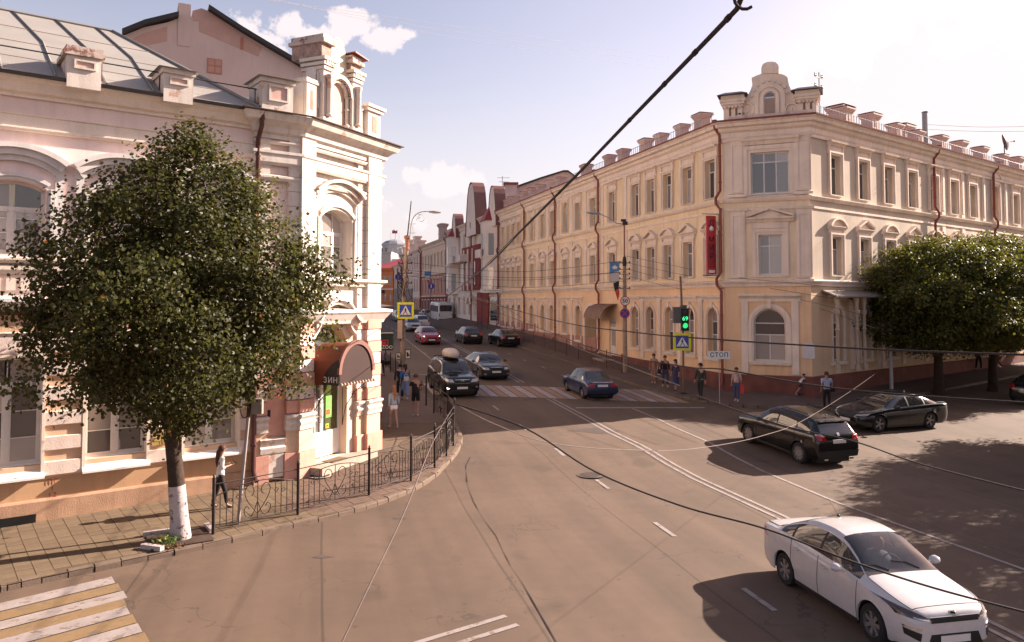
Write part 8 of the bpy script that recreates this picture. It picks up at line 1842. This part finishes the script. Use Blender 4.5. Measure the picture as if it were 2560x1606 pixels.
def tree(name, loc, label, prof, axes, rz, n_cl, per, size, m, seed, trunk_r=.2, fork=3.0, lean=(0,0), white=None, group=None, mesh=None, th=None):
    o = thing(name, tuple(loc), label, 'tree', group, rz=rz)
    me, C = mesh if mesh else crown_mesh('crown', prof, axes, n_cl, per, size, m, seed)
    cr = obj('crown', me, o); 
    rs = random.Random(seed); mb = MB(); top = prof[-1][0]
    ts = [(0,0,-.1),(lean[0]*.15,lean[1]*.15,.5),(lean[0]*.5,lean[1]*.5,fork*.55),(lean[0],lean[1],fork)]
    mb.tube(ts, [trunk_r*1.3,trunk_r*1.05,trunk_r*.92,trunk_r*.85], 12)
    obj('trunk', mb, o, mats=BARK, smooth=radians(60), fixn=False)
    if white:
        zt, mb = white, MB(); mb.tube([(0,0,-.09),(lean[0]*.15,lean[1]*.15,.5),(lean[0]*.15+(lean[0]*.35)*((zt-.5)/(fork*.55-.5)),lean[1]*.15+(lean[1]*.35)*((zt-.5)/(fork*.55-.5)),zt)], [trunk_r*1.32,trunk_r*1.075,trunk_r*.99], 16, cap=False); obj('whitewash', mb, o, mats=mat('limewash', (.40,.34,.33), .9, .12, 3, .6, fine=16, stain=((.10,.06,.05), .56, 6)), smooth=radians(60), fixn=False)
    mb = MB(); f0 = Vector((lean[0], lean[1], fork))
    for k in range(9):
        a = 2*pi*k/9 + rs.uniform(-.3,.3); c = C[rs.randrange(len(C))]; tgt = Vector((cos(a)*axes[0]*2.2*rs.uniform(.5,1), sin(a)*axes[1]*2.2*rs.uniform(.5,1), fork + (top-fork)*rs.uniform(.35,.9))) if k < 8 else Vector((lean[0],lean[1],top-.5))
        mid = f0.lerp(tgt, .5) + Vector((rs.uniform(-.2,.2), rs.uniform(-.2,.2), .3)); mb.tube([f0 - Vector((0,0,.2)), f0.lerp(mid, .5), mid, tgt], [trunk_r*.55,trunk_r*.42,trunk_r*.28,trunk_r*.1], 6, cap=False)
        for q in range(3): b0 = mid.lerp(tgt, rs.uniform(0,.8)); b1 = b0 + Vector((rs.uniform(-1,1), rs.uniform(-1,1), rs.uniform(.1,.9))); mb.tube([b0, b0.lerp(b1,.5)+Vector((0,0,.1)), b1], [trunk_r*.16,trunk_r*.1,trunk_r*.04], 4, cap=False)
    obj('limbs', mb, o, mats=BARK, fixn=False); return o
tb = G(452,1348,PH); z0 = zp(tb.x, tb.y)
PRF = [(2.75-z0,.5),(3.1-z0,1.7),(3.6-z0,3.1),(4.2-z0,3.85),(5.2-z0,4.1),(6.15-z0,4.0),(6.9-z0,3.65),(7.5-z0,3.2),(8.1-z0,2.65),(8.6-z0,2.1),(9.0-z0,1.35),(9.4-z0,.7),(9.75-z0,.15)]
NT = tree('lime_tree', (tb.x, tb.y, z0), 'large bushy lime tree with whitewashed trunk in front of the pink house', PRF, (.75,.52), FL.rz, 2700, 44, .10, LEAFM, 5, .19, 3.0-z0, (-.28,.02), 1.25)
bed = thing('tree_pit', (tb.x, tb.y, z0), 'square tree pit with white edging stones, soil and yellow flowers at the whitewashed trunk', 'tree pit')
mb = MB(); mb.flat([(-.75,-.5),(.55,-.62),(.7,.55),(-.6,.65)], .005, .03); obj('soil', mb, bed, rz=FL.rz, mats=mat('soil', (.06,.035,.025), 1, .3, 6, .6))
for (a, b) in (((-.85,-.15),(-.55,-.62)), ((-.65,.72),(.1,.62)), ((.72,.05),(.75,.6))):
    A, B_ = Vector(a), Vector(b); d = (B_-A).normalized(); nn = Vector((-d.y, d.x))*.06; obj('edging_stone', MB().flat([tuple(A-nn), tuple(B_-nn), tuple(B_+nn), tuple(A+nn)], .0, .1), bed, rz=FL.rz, mats=mat('limewash', (.40,.34,.33)))
pit = Vector((tb.x, tb.y, z0)); leafblob('ground_leaves', pit + Vector((-.1,-.45,.02)), (.12,.1,.07), 260, M['weed'], bed, .05)
mb = MB()
for _ in range(26): p = pit + Vector((random.gauss(-.18,.1), random.gauss(-.45,.08), random.uniform(.06,.16))); mb.add([p, p+Vector((.035,0,.02)), p+Vector((.02,.03,.03)), p+Vector((-.02,.02,.035))], [(0,1,2,3)])
wobj('flowers', mb, mat('yellow_petals', (.50,.27,.02), .6, .2), bed, fixn=False)
leafblob('dry_weeds', pit + Vector((-.1,-.62,.0)), (.16,.05,.03), 160, mat('dry_weed', (.14,.07,.03), .9, .3), bed, .045)
# kerbside weeds and a few fallen leaves
for i, (x, y) in enumerate(((738,1312),)):
    p = G(x, y); wd = thing('kerb_weeds', tuple(p), ('dry weeds in the gutter under the second fence post', 'dry tuft at the kerb by the bend of the fence', 'small tuft in the gutter midway along the fence')[i], 'weeds'); leafblob('tuft', p + Vector((0,0,.01)), (.13,.05,.04), 90, MATS['dry_weed'], wd, .05)
# trees of the side street
RPF = [(2.3,.6),(2.6,2.2),(3.2,3.6),(4.2,4.0),(5.4,4.05),(6.4,3.7),(7.3,2.9),(8.0,1.8),(8.5,.5)]
RM = crown_mesh('crown', RPF, (1.,1.), 2100, 42, .15, LEAFY, 11, clump=.4, shell=.8, gap=.25); RM2 = crown_mesh('crown', RPF, (1.,1.), 1900, 40, .155, LEAFY, 23, clump=.4, shell=.8, gap=.25)
TL_ = [((23.4,41.9),'first',0,1.0),((27.2,43.2),'second',1,1.02),((31.2,46.0),'third',0,1.0),((35.5,49.2),'fourth',1,1.0),((40,53),'fifth',0,1.)]
for i, ((x, y), nm, k, sc) in enumerate(TL_):
    o = tree('lime_tree', (x, y, zr(x, y) - .1), ('round clipped lime tree nearest the corner on the side street, sunlit on top', 'second clipped lime tree from the corner, crown merging with the first', 'third clipped lime tree from the corner at the right edge', 'fourth clipped lime tree from the corner, just past the right edge', 'farthest clipped lime tree of the side street')[i], RPF, (1,1), i*1.3, 0, 0, 0, LEAFY, 30+i, .24, 2.7, (random.uniform(-.15,.15), 0), None, 'clipped lime trees lining the side street', (RM, RM2)[k])
    o.scale = (sc, sc, sc)
for (x, y, r, lb) in ((22.9,26.2,2.1,'shade tree outside the right edge, throwing the leafy shadow beyond the white sedan'),(20.3,19.4,.4,'shade tree outside the right edge, nearest the camera'),(25.5,29.6,1.2,'shade tree outside the right edge, farther one')):
    o = tree('lime_tree', (x, y, g(x,y)+.1), lb, RPF, (1,1), r, 0, 0, 0, LEAFY, int(x), .24, 2.7, (0,0), None, 'trees beyond the right edge', RM2); o.scale = (.85,.85,.85)
# ------------------------------------------------------------ people
SKIN = mat('skin', (.36,.215,.165), .6, .06, 8, 0); SKT = mat('tanned_skin', (.34,.185,.13), .55, .06, 8, 0)
def cloth(n, c): return mat('cloth_' + n, c, .9, .1, 9, .1, fine=60)
def skin_obj(name, V, E, m, parent, root=0, sub=1):
    me = bpy.data.meshes.new(name); me.from_pydata([v[0] for v in V], E, []); me.materials.append(m); o = bpy.data.objects.new(name, me); COL.objects.link(o); o.parent = parent
    md = o.modifiers.new('skin', 'SKIN'); md.use_smooth_shade = True; md.branch_smoothing = .4
    sv = me.skin_vertices[0].data if me.skin_vertices else None
    if sv is None: 
        bm = bmesh.new(); bm.from_mesh(me); bm.verts.layers.skin.verify(); bm.to_mesh(me); bm.free(); sv = me.skin_vertices[0].data
    for i, v in enumerate(V):
        r = v[1]; sv[i].radius = r if isinstance(r, tuple) else (r, r); sv[i].use_root = i in (root if isinstance(root, (list, tuple)) else (root,))
    if sub: o.modifiers.new('smooth', 'SUBSURF').levels = sub; o.modifiers[-1].render_levels = sub
    return o
def person(loc, rz, h, label, top, bottom, hairm, pose={}, hair='short', sleeve='short', legs='trousers', skinm=SKIN, shoe=(.5,.46,.44), female=False, bag=None, group=None, z=None, fat=1., untuck=.0):
    x, y = loc[:2]; o = thing('person', (x, y, loc[2] if len(loc) > 2 else z), label, 'person', group, rz=rz); k = h/1.75; o.scale = (k, k, k)
    P = dict(sL=.12, sR=-.12, eL=None, eR=None, wL=None, wR=None, lean=0., hd=0.); P.update(pose); ln = P['lean']
    def T(p): X, Y, Z = p; return (X + ln*max(0, Z-.9), Y, Z - abs(ln)*.15*max(0, Z-.9))
    sw = .165 if female else .185; hp = .09
    J = dict(pel=(0,0,.96), spi=(.0,0,1.13), che=(.0,0,1.33), nk=(.0,0,1.49), hd0=(.01,0,1.57), hd1=(.022,0,1.645), hd2=(.01,0,1.715), lS=(0,sw,1.42), rS=(0,-sw,1.42), lH=(0,hp,.9), rH=(0,-hp,.9))
    for s, a, b in (('l','sL','L'),('r','sR','R')):
        q = 1 if s == 'l' else -1; st = P[a]
        J[s+'K'] = (st*.75+.03, q*(hp+.01), .5); J[s+'A'] = (st*1.5 - max(0,-st)*.5, q*hp, .09 + max(0,-st)*.35); J[s+'T'] = (J[s+'A'][0]+.15, q*(hp+.02), .035 + max(0,-st)*.12)
        J[s+'E'] = P['e'+b] or (-st*.5-.02, q*(sw+.06), 1.15); J[s+'W'] = P['w'+b] or (-st*.9+.05, q*(sw+.07), .91)
    J = {a: T(b) for a, b in J.items()}
    ft = fat; V = []; ix = {}
    def add(n, r): ix[n] = len(V); V.append((J[n], r))
    tr = (.098*ft, .135*ft)
    for n, r in (('pel', (.115*ft,.15*ft)), ('spi', (.085*ft,.115*ft) if female else (.1*ft,.13*ft)), ('che', (.10*ft,.135*ft)), ('nk', .05), ('hd0', .062), ('hd1', .092), ('hd2', .07)): add(n, r)
    for s in 'lr':
        add(s+'S', .055); add(s+'E', .037); add(s+'W', .025); add(s+'H', .085); add(s+'K', .055); add(s+'A', .034); add(s+'T', .03)
    E = [('pel','spi'),('spi','che'),('che','nk'),('nk','hd0'),('hd0','hd1'),('hd1','hd2')] + [(a, b) for s in 'lr' for a, b in (('che',s+'S'),(s+'S',s+'E'),(s+'E',s+'W'),('pel',s+'H'),(s+'H',s+'K'),(s+'K',s+'A'),(s+'A',s+'T'))]
    E = [(ix[a], ix[b]) for a, b in E]
    # palms as part of the body, fingers as their own chains rooted in the palm
    roots = [0]
    for s in 'lr':
        w, e = Vector(J[s+'W']), Vector(J[s+'E']); d = (w-e).normalized(); sd = Vector((0,0,1)).cross(d); sd = sd.normalized() if sd.length > .1 else Vector((1,0,0)); pl = w + d*.075
        V.append((tuple(pl), (.033,.018))); E.append((ix[s+'W'], len(V)-1)); pi_ = pl - d*.01; cu = Vector((.0,0,-.0)) + d.cross(sd)*.02
        for f in range(4):
            r0 = pi_ + sd*(.026 - .0175*f); l = (.062,.072,.068,.052)[f]; a = len(V); V.append((tuple(r0), .0095)); V.append((tuple(r0 + d*l*.6 + cu*.4), .0085)); V.append((tuple(r0 + d*l*1.05 + cu*1.3), .007)); E += [(a,a+1),(a+1,a+2)]; roots.append(a)
        r0 = w + d*.03; a = len(V); V.append((tuple(r0 + sd*.02), .011)); V.append((tuple(r0 + sd*.045 + d*.03), .0095)); V.append((tuple(r0 + sd*.05 + d*.06), .008)); E += [(a,a+1),(a+1,a+2)]; roots.append(a)
    body = skin_obj('body', V, E, skinm, o, roots, 1)
    # face: nose, eyes, mouth, ears
    hc = Vector(J['hd1']); f = hc + Vector((.088,0,0)); mb = MB()
    mb.add([f+Vector((0,0,.02)), f+Vector((-.005,.014,-.022)), f+Vector((-.005,-.014,-.022)), f+Vector((.024,0,-.018))], [(0,1,3),(0,3,2),(1,2,3),(0,2,1)])
    for s in (1, -1): mb.box(hc.x-.012, hc.x+.012, hc.y+s*.088-.008, hc.y+s*.088+.008, hc.z-.03, hc.z+.025)
    obj('nose_and_ears', mb, body, mats=skinm, fixn=False)
    mb = MB(); [mb.lathe((f.x-.012, s*.032, f.z+.015), [(.002,-.004),(.011,.0),(.003,.008)], 6, 'x') for s in (1, -1)]; obj('eyes', mb, body, mats=M['black'])
    obj('mouth', MB().box(f.x-.012, f.x+.002, -.022, .022, f.z-.048, f.z-.04), body, mats=mat('lips', (.32,.09,.08), .6, 0))
    # clothes
    G_ = .018
    if top is not None:
        names = ['pel','spi','che','lS','rS']; V2 = []; i2 = {}
        def a2(n, p, r): i2[n] = len(V2); V2.append((p, r))
        lo = Vector(J['pel']) - Vector((0,0,.02+untuck)); a2('lo', tuple(lo), (.125*ft+G_*.8,.155*ft+G_) ); a2('pel', tuple(Vector(J['pel'])+Vector((0,0,.07))), (.11*ft+G_,.14*ft+G_)); a2('spi', J['spi'], ((.09 if female else .105)*ft+G_,(.12 if female else .135)*ft+G_)); a2('che', J['che'], (.105*ft+G_,.14*ft+G_)); a2('nk', tuple(Vector(J['nk'])-Vector((0,0,.05))), .06)
        E2 = [(0,1),(1,2),(2,3),(3,4)]
        for s in 'lr':
            a2(s+'S', J[s+'S'], .072); Sx, Ex, Wx = Vector(J[s+'S']), Vector(J[s+'E']), Vector(J[s+'W'])
            E2.append((3, i2[s+'S']))
            if sleeve == 'short': a2(s+'E', tuple(Sx.lerp(Ex, .72)), .062); E2.append((i2[s+'S'], i2[s+'E']))
            elif sleeve: a2(s+'E', J[s+'E'], .056); E2.append((i2[s+'S'], i2[s+'E'])); a2(s+'W', tuple(Ex.lerp(Wx, .9 if sleeve == 'long' else .45)), .044); E2.append((i2[s+'E'], i2[s+'W']))
        skin_obj('top', V2, E2, top, o, 0, 1)
    if legs in ('trousers', 'shorts', 'wide'):
        V3 = [(tuple(Vector(J['pel'])+Vector((0,0,.05))), (.115*ft+.012,.148*ft+.012)), (J['pel'], (.122*ft+.014,.155*ft+.014))]; E3 = [(0,1)]
        for s in 'lr':
            H_, K_, A_ = Vector(J[s+'H']), Vector(J[s+'K']), Vector(J[s+'A']); a = len(V3); wide = .045 if legs == 'wide' else 0
            V3.append((tuple(H_ - Vector((0,0,.04))), .098+wide*.4)); E3.append((1, a))
            if legs == 'shorts': V3.append((tuple(H_.lerp(K_, .75 if not female else .42)), .088 if not female else .092)); E3.append((a, a+1))
            else: V3 += [(tuple(K_), .068+wide), (tuple(K_.lerp(A_, .9)), .052+wide*1.2)]; E3 += [(a, a+1), (a+1, a+2)]
        skin_obj(legs if legs != 'wide' else 'trousers', V3, E3, bottom, o, 0, 1)
    else:
        L_ = float(legs); mb = MB(); pc = Vector(J['pel']); n = 18; v = []
        for j, (t, r) in enumerate(((.08,.135),(0,.165),(-L_*.5,.2),(-L_,.25))):
            for q in range(n): a = 2*pi*q/n; rr = r*(1 + (.06*sin(5*a) if j > 1 else 0)); v.append((pc.x + rr*cos(a)*.85, pc.y + rr*sin(a), pc.z + t))
        mb.add(v, [(i*n+q, i*n+(q+1) % n, (i+1)*n+(q+1) % n, (i+1)*n+q) for i in range(3) for q in range(n)]); obj('skirt', mb, o, mats=bottom, smooth=True, fixn=False)
    sm = cloth('shoe%d' % int(shoe[0]*100), shoe)
    for s in 'lr': A_, T_ = Vector(J[s+'A']), Vector(J[s+'T']); skin_obj('shoe', [(tuple(A_ - Vector((.03,0,.02))), .042), (tuple((A_+T_)/2 - Vector((0,0,.02))), (.034,.042)), (tuple(T_ + Vector((.01,0,0))), (.026,.036))], [(0,1),(1,2)], sm, o, 0, 1)
    # hair
    hb = Vector(J['hd2']); mb = MB(); N1, N2 = 8, 14; v = []
    for i in range(N1+1):
        ph = pi*.62*i/N1
        for q in range(N2):
            a = 2*pi*q/N2; fr = max(0, cos(a)); zz = cos(ph); rr = sin(ph)
            cut = 1 if ph < pi*.36 else 1 - .32*fr*min(1, (ph-pi*.36)/.35); lw = -.03 if fr < .3 else 0
            v.append((hc.x - .012 + .112*rr*cos(a)*cut - (.0 if fr else .006), hc.y + .103*rr*sin(a), hc.z + .02 + .098*zz + (lw*min(1, rr) if ph > pi*.45 else 0)))
    mb.add(v, [(i*N2+q, i*N2+(q+1) % N2, (i+1)*N2+(q+1) % N2, (i+1)*N2+q) for i in range(N1) for q in range(N2)]); hr_ = obj('hair', mb, o, mats=hairm, smooth=True, fixn=False)
    if hair in ('long', 'shoulder'):
        L2 = .42 if hair == 'long' else .17; b0 = hc + Vector((-.06,0,.02)); skin_obj('hair_length', [(tuple(b0), (.07,.085)), (tuple(b0 + Vector((-.045,0,-.12))), (.05,.09)), (tuple(b0 + Vector((-.055,0,-.12-L2*.6))), (.04,.085)), (tuple(b0 + Vector((-.05,0,-.12-L2))), (.02,.04))], [(0,1),(1,2),(2,3)], hairm, o, 0, 1)
    return o, J, k
def ground(px, py, right=False):
    p = G(px, py, PH); 
    return (p.x, p.y, (zr(p.x, p.y) if right else zp(p.x, p.y)))
BRN, BLK, RDH, BLD = mat('brown_hair', (.07,.03,.018), .7, .2, 20, .2), mat('black_hair', (.015,.011,.01), .7, .2, 20, .2), mat('copper_hair', (.30,.12,.05), .6, .2, 20, .2), mat('fair_hair', (.3,.2,.11), .6, .2, 20, .2)
aD2 = atan2(D2.y, D2.x); aU = atan2(D1.y, D1.x)
def held(o, J, k, name, mb, m, side='lW', off=(0,0,0)):
    c = Vector(J[side]) + Vector(off); return c
# 1 girl with the phone
pp, J, k = person(ground(549,1271), aD2 - .15, 1.63, 'young woman in white shirt and dark trousers walking and looking at her phone', cloth('white', (.68,.64,.62)), cloth('blackish', (.018,.015,.016)), BRN,
    dict(sL=-.1, sR=.12, eL=(-.02,.19,1.16), wL=(.2,.1,1.2), eR=(.0,-.2,1.15), wR=(.22,-.08,1.18), lean=.05), 'long', 'mid', 'trousers', SKIN, (.05,.045,.045), True, untuck=.12)
ph = thing('phone', tuple(pp.location + Vector((cos(pp.rotation_euler.z)*.36, sin(pp.rotation_euler.z)*.36, 1.18))), 'dark phone held by the woman in the white shirt', 'phone', rz=pp.rotation_euler.z); b_o = obj('case', MB().box(-.008,.008,-.037,.037,-.07,.07), ph, mats=M['black']); b_o.rotation_euler = (0, radians(-50), 0); s_o = obj('screen', MB().box(-.0105,-.0085,-.033,.033,-.064,.064), ph, mats=mat('phone_screen', (.06,.07,.09), .1, 0)); s_o.rotation_euler = (0, radians(-50), 0)
# left pavement group
person(ground(943,1072), aU + 1.1, 1.64, 'woman in black top, patterned skirt and sunglasses half hidden by the corner pier', cloth('black', (.012,.010,.011)), cloth('pattern', (.10,.06,.055)), BRN, dict(eL=(.1,.2,1.16), wL=(.2,.0,1.3), eR=(.08,-.2,1.15), wR=(.22,-.02,1.14), sL=.02, sR=-.02), 'shoulder', 'mid', .5, SKT, (.08,.05,.04), True)
person(ground(984,1071), aU + .25, 1.66, 'girl with long copper hair in pale denim jacket and white shorts, seen from behind', cloth('denim_pale', (.30,.35,.40)), cloth('white', (.5,.45,.42)), RDH, dict(sL=.1, sR=-.1), 'long', 'long', 'shorts', SKT, (.42,.32,.27), True)
person(ground(1039,1041), aU - .15, 1.80, 'man in loose black t-shirt and shorts with white socks, seen from behind', cloth('black', (.012,.010,.011)), cloth('black', (.012,.010,.011)), BRN, dict(sL=.06, sR=-.05, eR=(.06,-.26,1.16), wR=(.2,-.2,1.08)), 'short', 'short', 'shorts', SKT, (.55,.5,.48), False, fat=1.15, untuck=.1)
wp, J, k = person(ground(1012,1000), aU + .1, 1.70, 'black-haired woman in bright blue top and wide pale blue trousers', cloth('blue', (.035,.13,.32)), cloth('pale_blue', (.16,.21,.36)), BLK, dict(sL=.1, sR=-.08), 'shoulder', 'mid', 'wide', SKIN, (.5,.46,.44), True)
def bag(o, off, w, h, d, label, m, name='handbag', strap=True):
    c, s = cos(o.rotation_euler.z), sin(o.rotation_euler.z); L = o.location + Vector((c*off[0]-s*off[1], s*off[0]+c*off[1], off[2])); b = thing(name, tuple(L), label, 'bag', rz=o.rotation_euler.z)
    mb = MB(); v = []
    for i, (t, sc) in enumerate(((0,.82),(.12,1),(.85,.95),(1,.8))):
        for q in range(12): a = 2*pi*q/12; ca, sa = cos(a), sin(a); v.append((d/2*sc*abs(ca)**.5*(1 if ca > 0 else -1), w/2*sc*abs(sa)**.5*(1 if sa > 0 else -1), -h/2 + h*t))
    mb.add(v, [(i*12+q, i*12+(q+1) % 12, (i+1)*12+(q+1) % 12, (i+1)*12+q) for i in range(3) for q in range(12)] + [tuple(range(12)), tuple(range(36,48))]); obj('body', mb, b, mats=m, smooth=radians(50))
    if strap: obj('strap', MB().tube([(0,-w*.35,h*.45),(0,-w*.3,h*.9),(0,0,h*1.15),(0,w*.3,h*.9),(0,w*.35,h*.45)], .011, 5), b, mats=m, fixn=False)
    return b
bag(wp, (-.2,-.02,1.02), .26, .2, .1, 'small cream handbag on the back of the woman in blue', cloth('cream', (.5,.44,.36)))
person(ground(1000,1000), aU, 1.72, 'slim figure in dark clothes standing close beside the woman in blue', cloth('dark_navy', (.02,.02,.03)), cloth('blackish', (.018,.015,.016)), BLK, dict(sL=.03, sR=-.03), 'short', 'long', 'trousers', SKIN, (.05,.04,.04))
mp, J, k = person(ground(953,941), aU + .15, 1.78, 'man in lilac shirt and black trousers walking away under the pet shop board', cloth('lilac', (.17,.12,.26)), cloth('blackish', (.018,.015,.016)), BLK, dict(sL=.14, sR=-.14), 'short', 'long', 'trousers', SKIN, (.04,.03,.03))
bag(mp, (.02,-.36,.78), .34, .26, .1, 'black shoulder bag carried by the man in the lilac shirt', M['black'])
# right pavement
fp1, J, k = person(ground(1635,961,1), aU+2.3, 1.66, 'person in dusty pink coat, leftmost of those waiting at the right kerb', cloth('dusty_pink', (.28,.14,.10)), cloth('dusty_pink', (.28,.14,.10)), BRN, dict(sL=.04,sR=-.04), 'shoulder', 'long', 'wide', SKIN, (.45,.4,.38), True, untuck=.2)
bag(fp1, (.06,.3,.66), .2, .3, .08, 'white plastic bag held by the person in dusty pink', cloth('white', (.5,.45,.42)), 'carrier_bag')
fp2, J, k = person(ground(1663,970,1), aU+2.9, 1.72, 'woman in black top and jeans, second from left at the right kerb', cloth('black', (.012,.010,.011)), cloth('jeans', (.05,.055,.09)), BRN, dict(sL=.08,sR=-.1), 'shoulder', 'long', 'trousers', SKIN, (.45,.4,.38), True)
bag(fp2, (.03,-.3,.85), .3, .26, .12, 'dark shoulder bag of the woman in black and jeans', cloth('dark_navy', (.02,.02,.03)))
person(ground(1689,978,1), aU+1.9, 1.66, 'woman in long dark blue dress just left of the traffic light pole', cloth('ink_blue', (.045,.04,.085)), cloth('ink_blue', (.045,.04,.085)), BRN, dict(sL=.05,sR=-.05), 'shoulder', 'mid', .62, SKIN, (.08,.05,.04), True)
person(ground(1752,1000,1), aU+2.0, 1.80, 'man in dark green jacket and dark trousers waiting right of the traffic light', cloth('bottle_green', (.03,.038,.032)), cloth('dark_olive', (.028,.028,.026)), BLK, dict(sL=.07,sR=-.06), 'short', 'long', 'trousers', SKIN, (.03,.025,.025), fat=1.1)
fp3, J, k = person(ground(1842,1006,1), aU+2.2, 1.66, 'woman in white and pink blouse and jeans beside the СТОП board', cloth('blush', (.45,.30,.27)), cloth('blue_jeans', (.05,.075,.15)), BRN, dict(sL=.05,sR=-.05), 'short', 'mid', 'trousers', SKIN, (.5,.45,.43), True, fat=1.1)
bag(fp3, (.05,.3,.62), .22, .42, .06, 'red carrier bag held by the woman in the blouse', cloth('red_bag', (.40,.05,.04)), 'carrier_bag')
ch, J, k = person(ground(2000,1000,1), .1, 1.12, 'small child in white t-shirt leaning over a kick scooter at the corner', cloth('white', (.5,.45,.42)), cloth('dark_navy', (.02,.02,.03)), BRN, dict(sL=.15,sR=-.2, eL=(.2,.16,1.25), wL=(.42,.08,1.2), eR=(.2,-.16,1.25), wR=(.42,-.08,1.2), lean=.45), 'short', 'short', 'shorts', SKIN, (.45,.4,.38))
cb_ = ground(2013,1000,1); sc_ = thing('kick_scooter', cb_, 'small kick scooter under the hands of the child', 'scooter', rz=.1)
obj('deck', MB().box(-.3,.18,-.05,.05,.06,.085), sc_, mats=M['darkmetal']); obj('stem', MB().tube([(.2,0,.06),(.14,0,.75)], .015, 6), sc_, mats=M['greymetal']); obj('handlebar', MB().tube([(.14,-.17,.75),(.14,.17,.75)], .013, 6), sc_, mats=M['darkmetal'])
for x in (.24,-.3): obj('wheel', MB().lathe((x,-.015,.055), [(.03,0),(.055,.003),(.055,.027),(.03,.03)], 12, 'y'), sc_, mats=M['tyre'])
fp4, J, k = person(ground(2068,1031,1), aU-.3, 1.78, 'man in light blue shirt and dark trousers with a strap across his back', cloth('light_blue', (.30,.33,.45)), cloth('blackish', (.018,.015,.016)), BRN, dict(sL=.04,sR=-.04), 'short', 'short', 'trousers', SKT, (.03,.025,.025))
bag(fp4, (-.02,-.25,.98), .26, .24, .1, 'dark messenger bag of the man in the light blue shirt', M['black'])
person(ground(2203,968,1), aU+2.4, 1.7, 'woman in a pinkish floral dress in the dappled shade left of the pale street lamp', cloth('floral', (.30,.17,.15)), cloth('floral', (.30,.17,.15)), BRN, dict(sL=.08,sR=-.08), 'shoulder', 'short', .5, SKIN, (.4,.3,.25), True)
person(ground(2334,948,1), aU+2.8, 1.68, 'woman in a pale dress under the side street trees', cloth('pale_dress', (.42,.34,.30)), cloth('pale_dress', (.42,.34,.30)), BRN, dict(sL=.08,sR=-.08), 'shoulder', 'mid', .55, SKIN, (.1,.08,.07), True)
person(ground(2447,935,1), aU+2.8, 1.75, 'figure in dark clothes with pale bag under the trees near the right edge', cloth('dark_olive', (.028,.028,.026)), cloth('blackish', (.018,.015,.016)), BLK, dict(sL=.08,sR=-.08), 'short', 'long', 'trousers', SKIN, (.1,.08,.07))
for i, (x, Y, c, lb) in enumerate(((1045,150,(.10,.02,.02),'tiny figure in dark red far up the street left of the minibus'), (1063,148,(.5,.42,.38),'tiny figure in white far up the street, right of the dark red one'), (1072,146,(.03,.025,.03),'tiny dark figure by the far pole, left of the minibus'))):
    X = (x-1280)/1900*Y; person((X, Y, g(X,Y)+.1), aU+2.5*i, 1.75, lb, cloth('far%d' % i, c), cloth('dark_olive', (.028,.028,.026)), BRN, dict(sL=.1,sR=-.1), 'short', 'long', 'trousers')
# pigeon on the gable ledge
pg_ = FC.w(.9, 15.26, .4); pi_ = thing('pigeon', tuple(pg_), 'dark pigeon perched at the left foot of the scrolled gable', 'bird', rz=FC.rz)
obj('body', MB().lathe((0,0,.12), [(.01,-.2),(.05,-.1),(.075,0),(.06,.08),(.035,.12),(.04,.16),(.015,.2)], 8, 'x'), pi_, mats=mat('pigeon_grey', (.05,.045,.05), .7, .2), smooth=True); obj('tail', MB().box(-.3,-.14,-.03,.03,.1,.12), pi_, mats=MATS['pigeon_grey'])
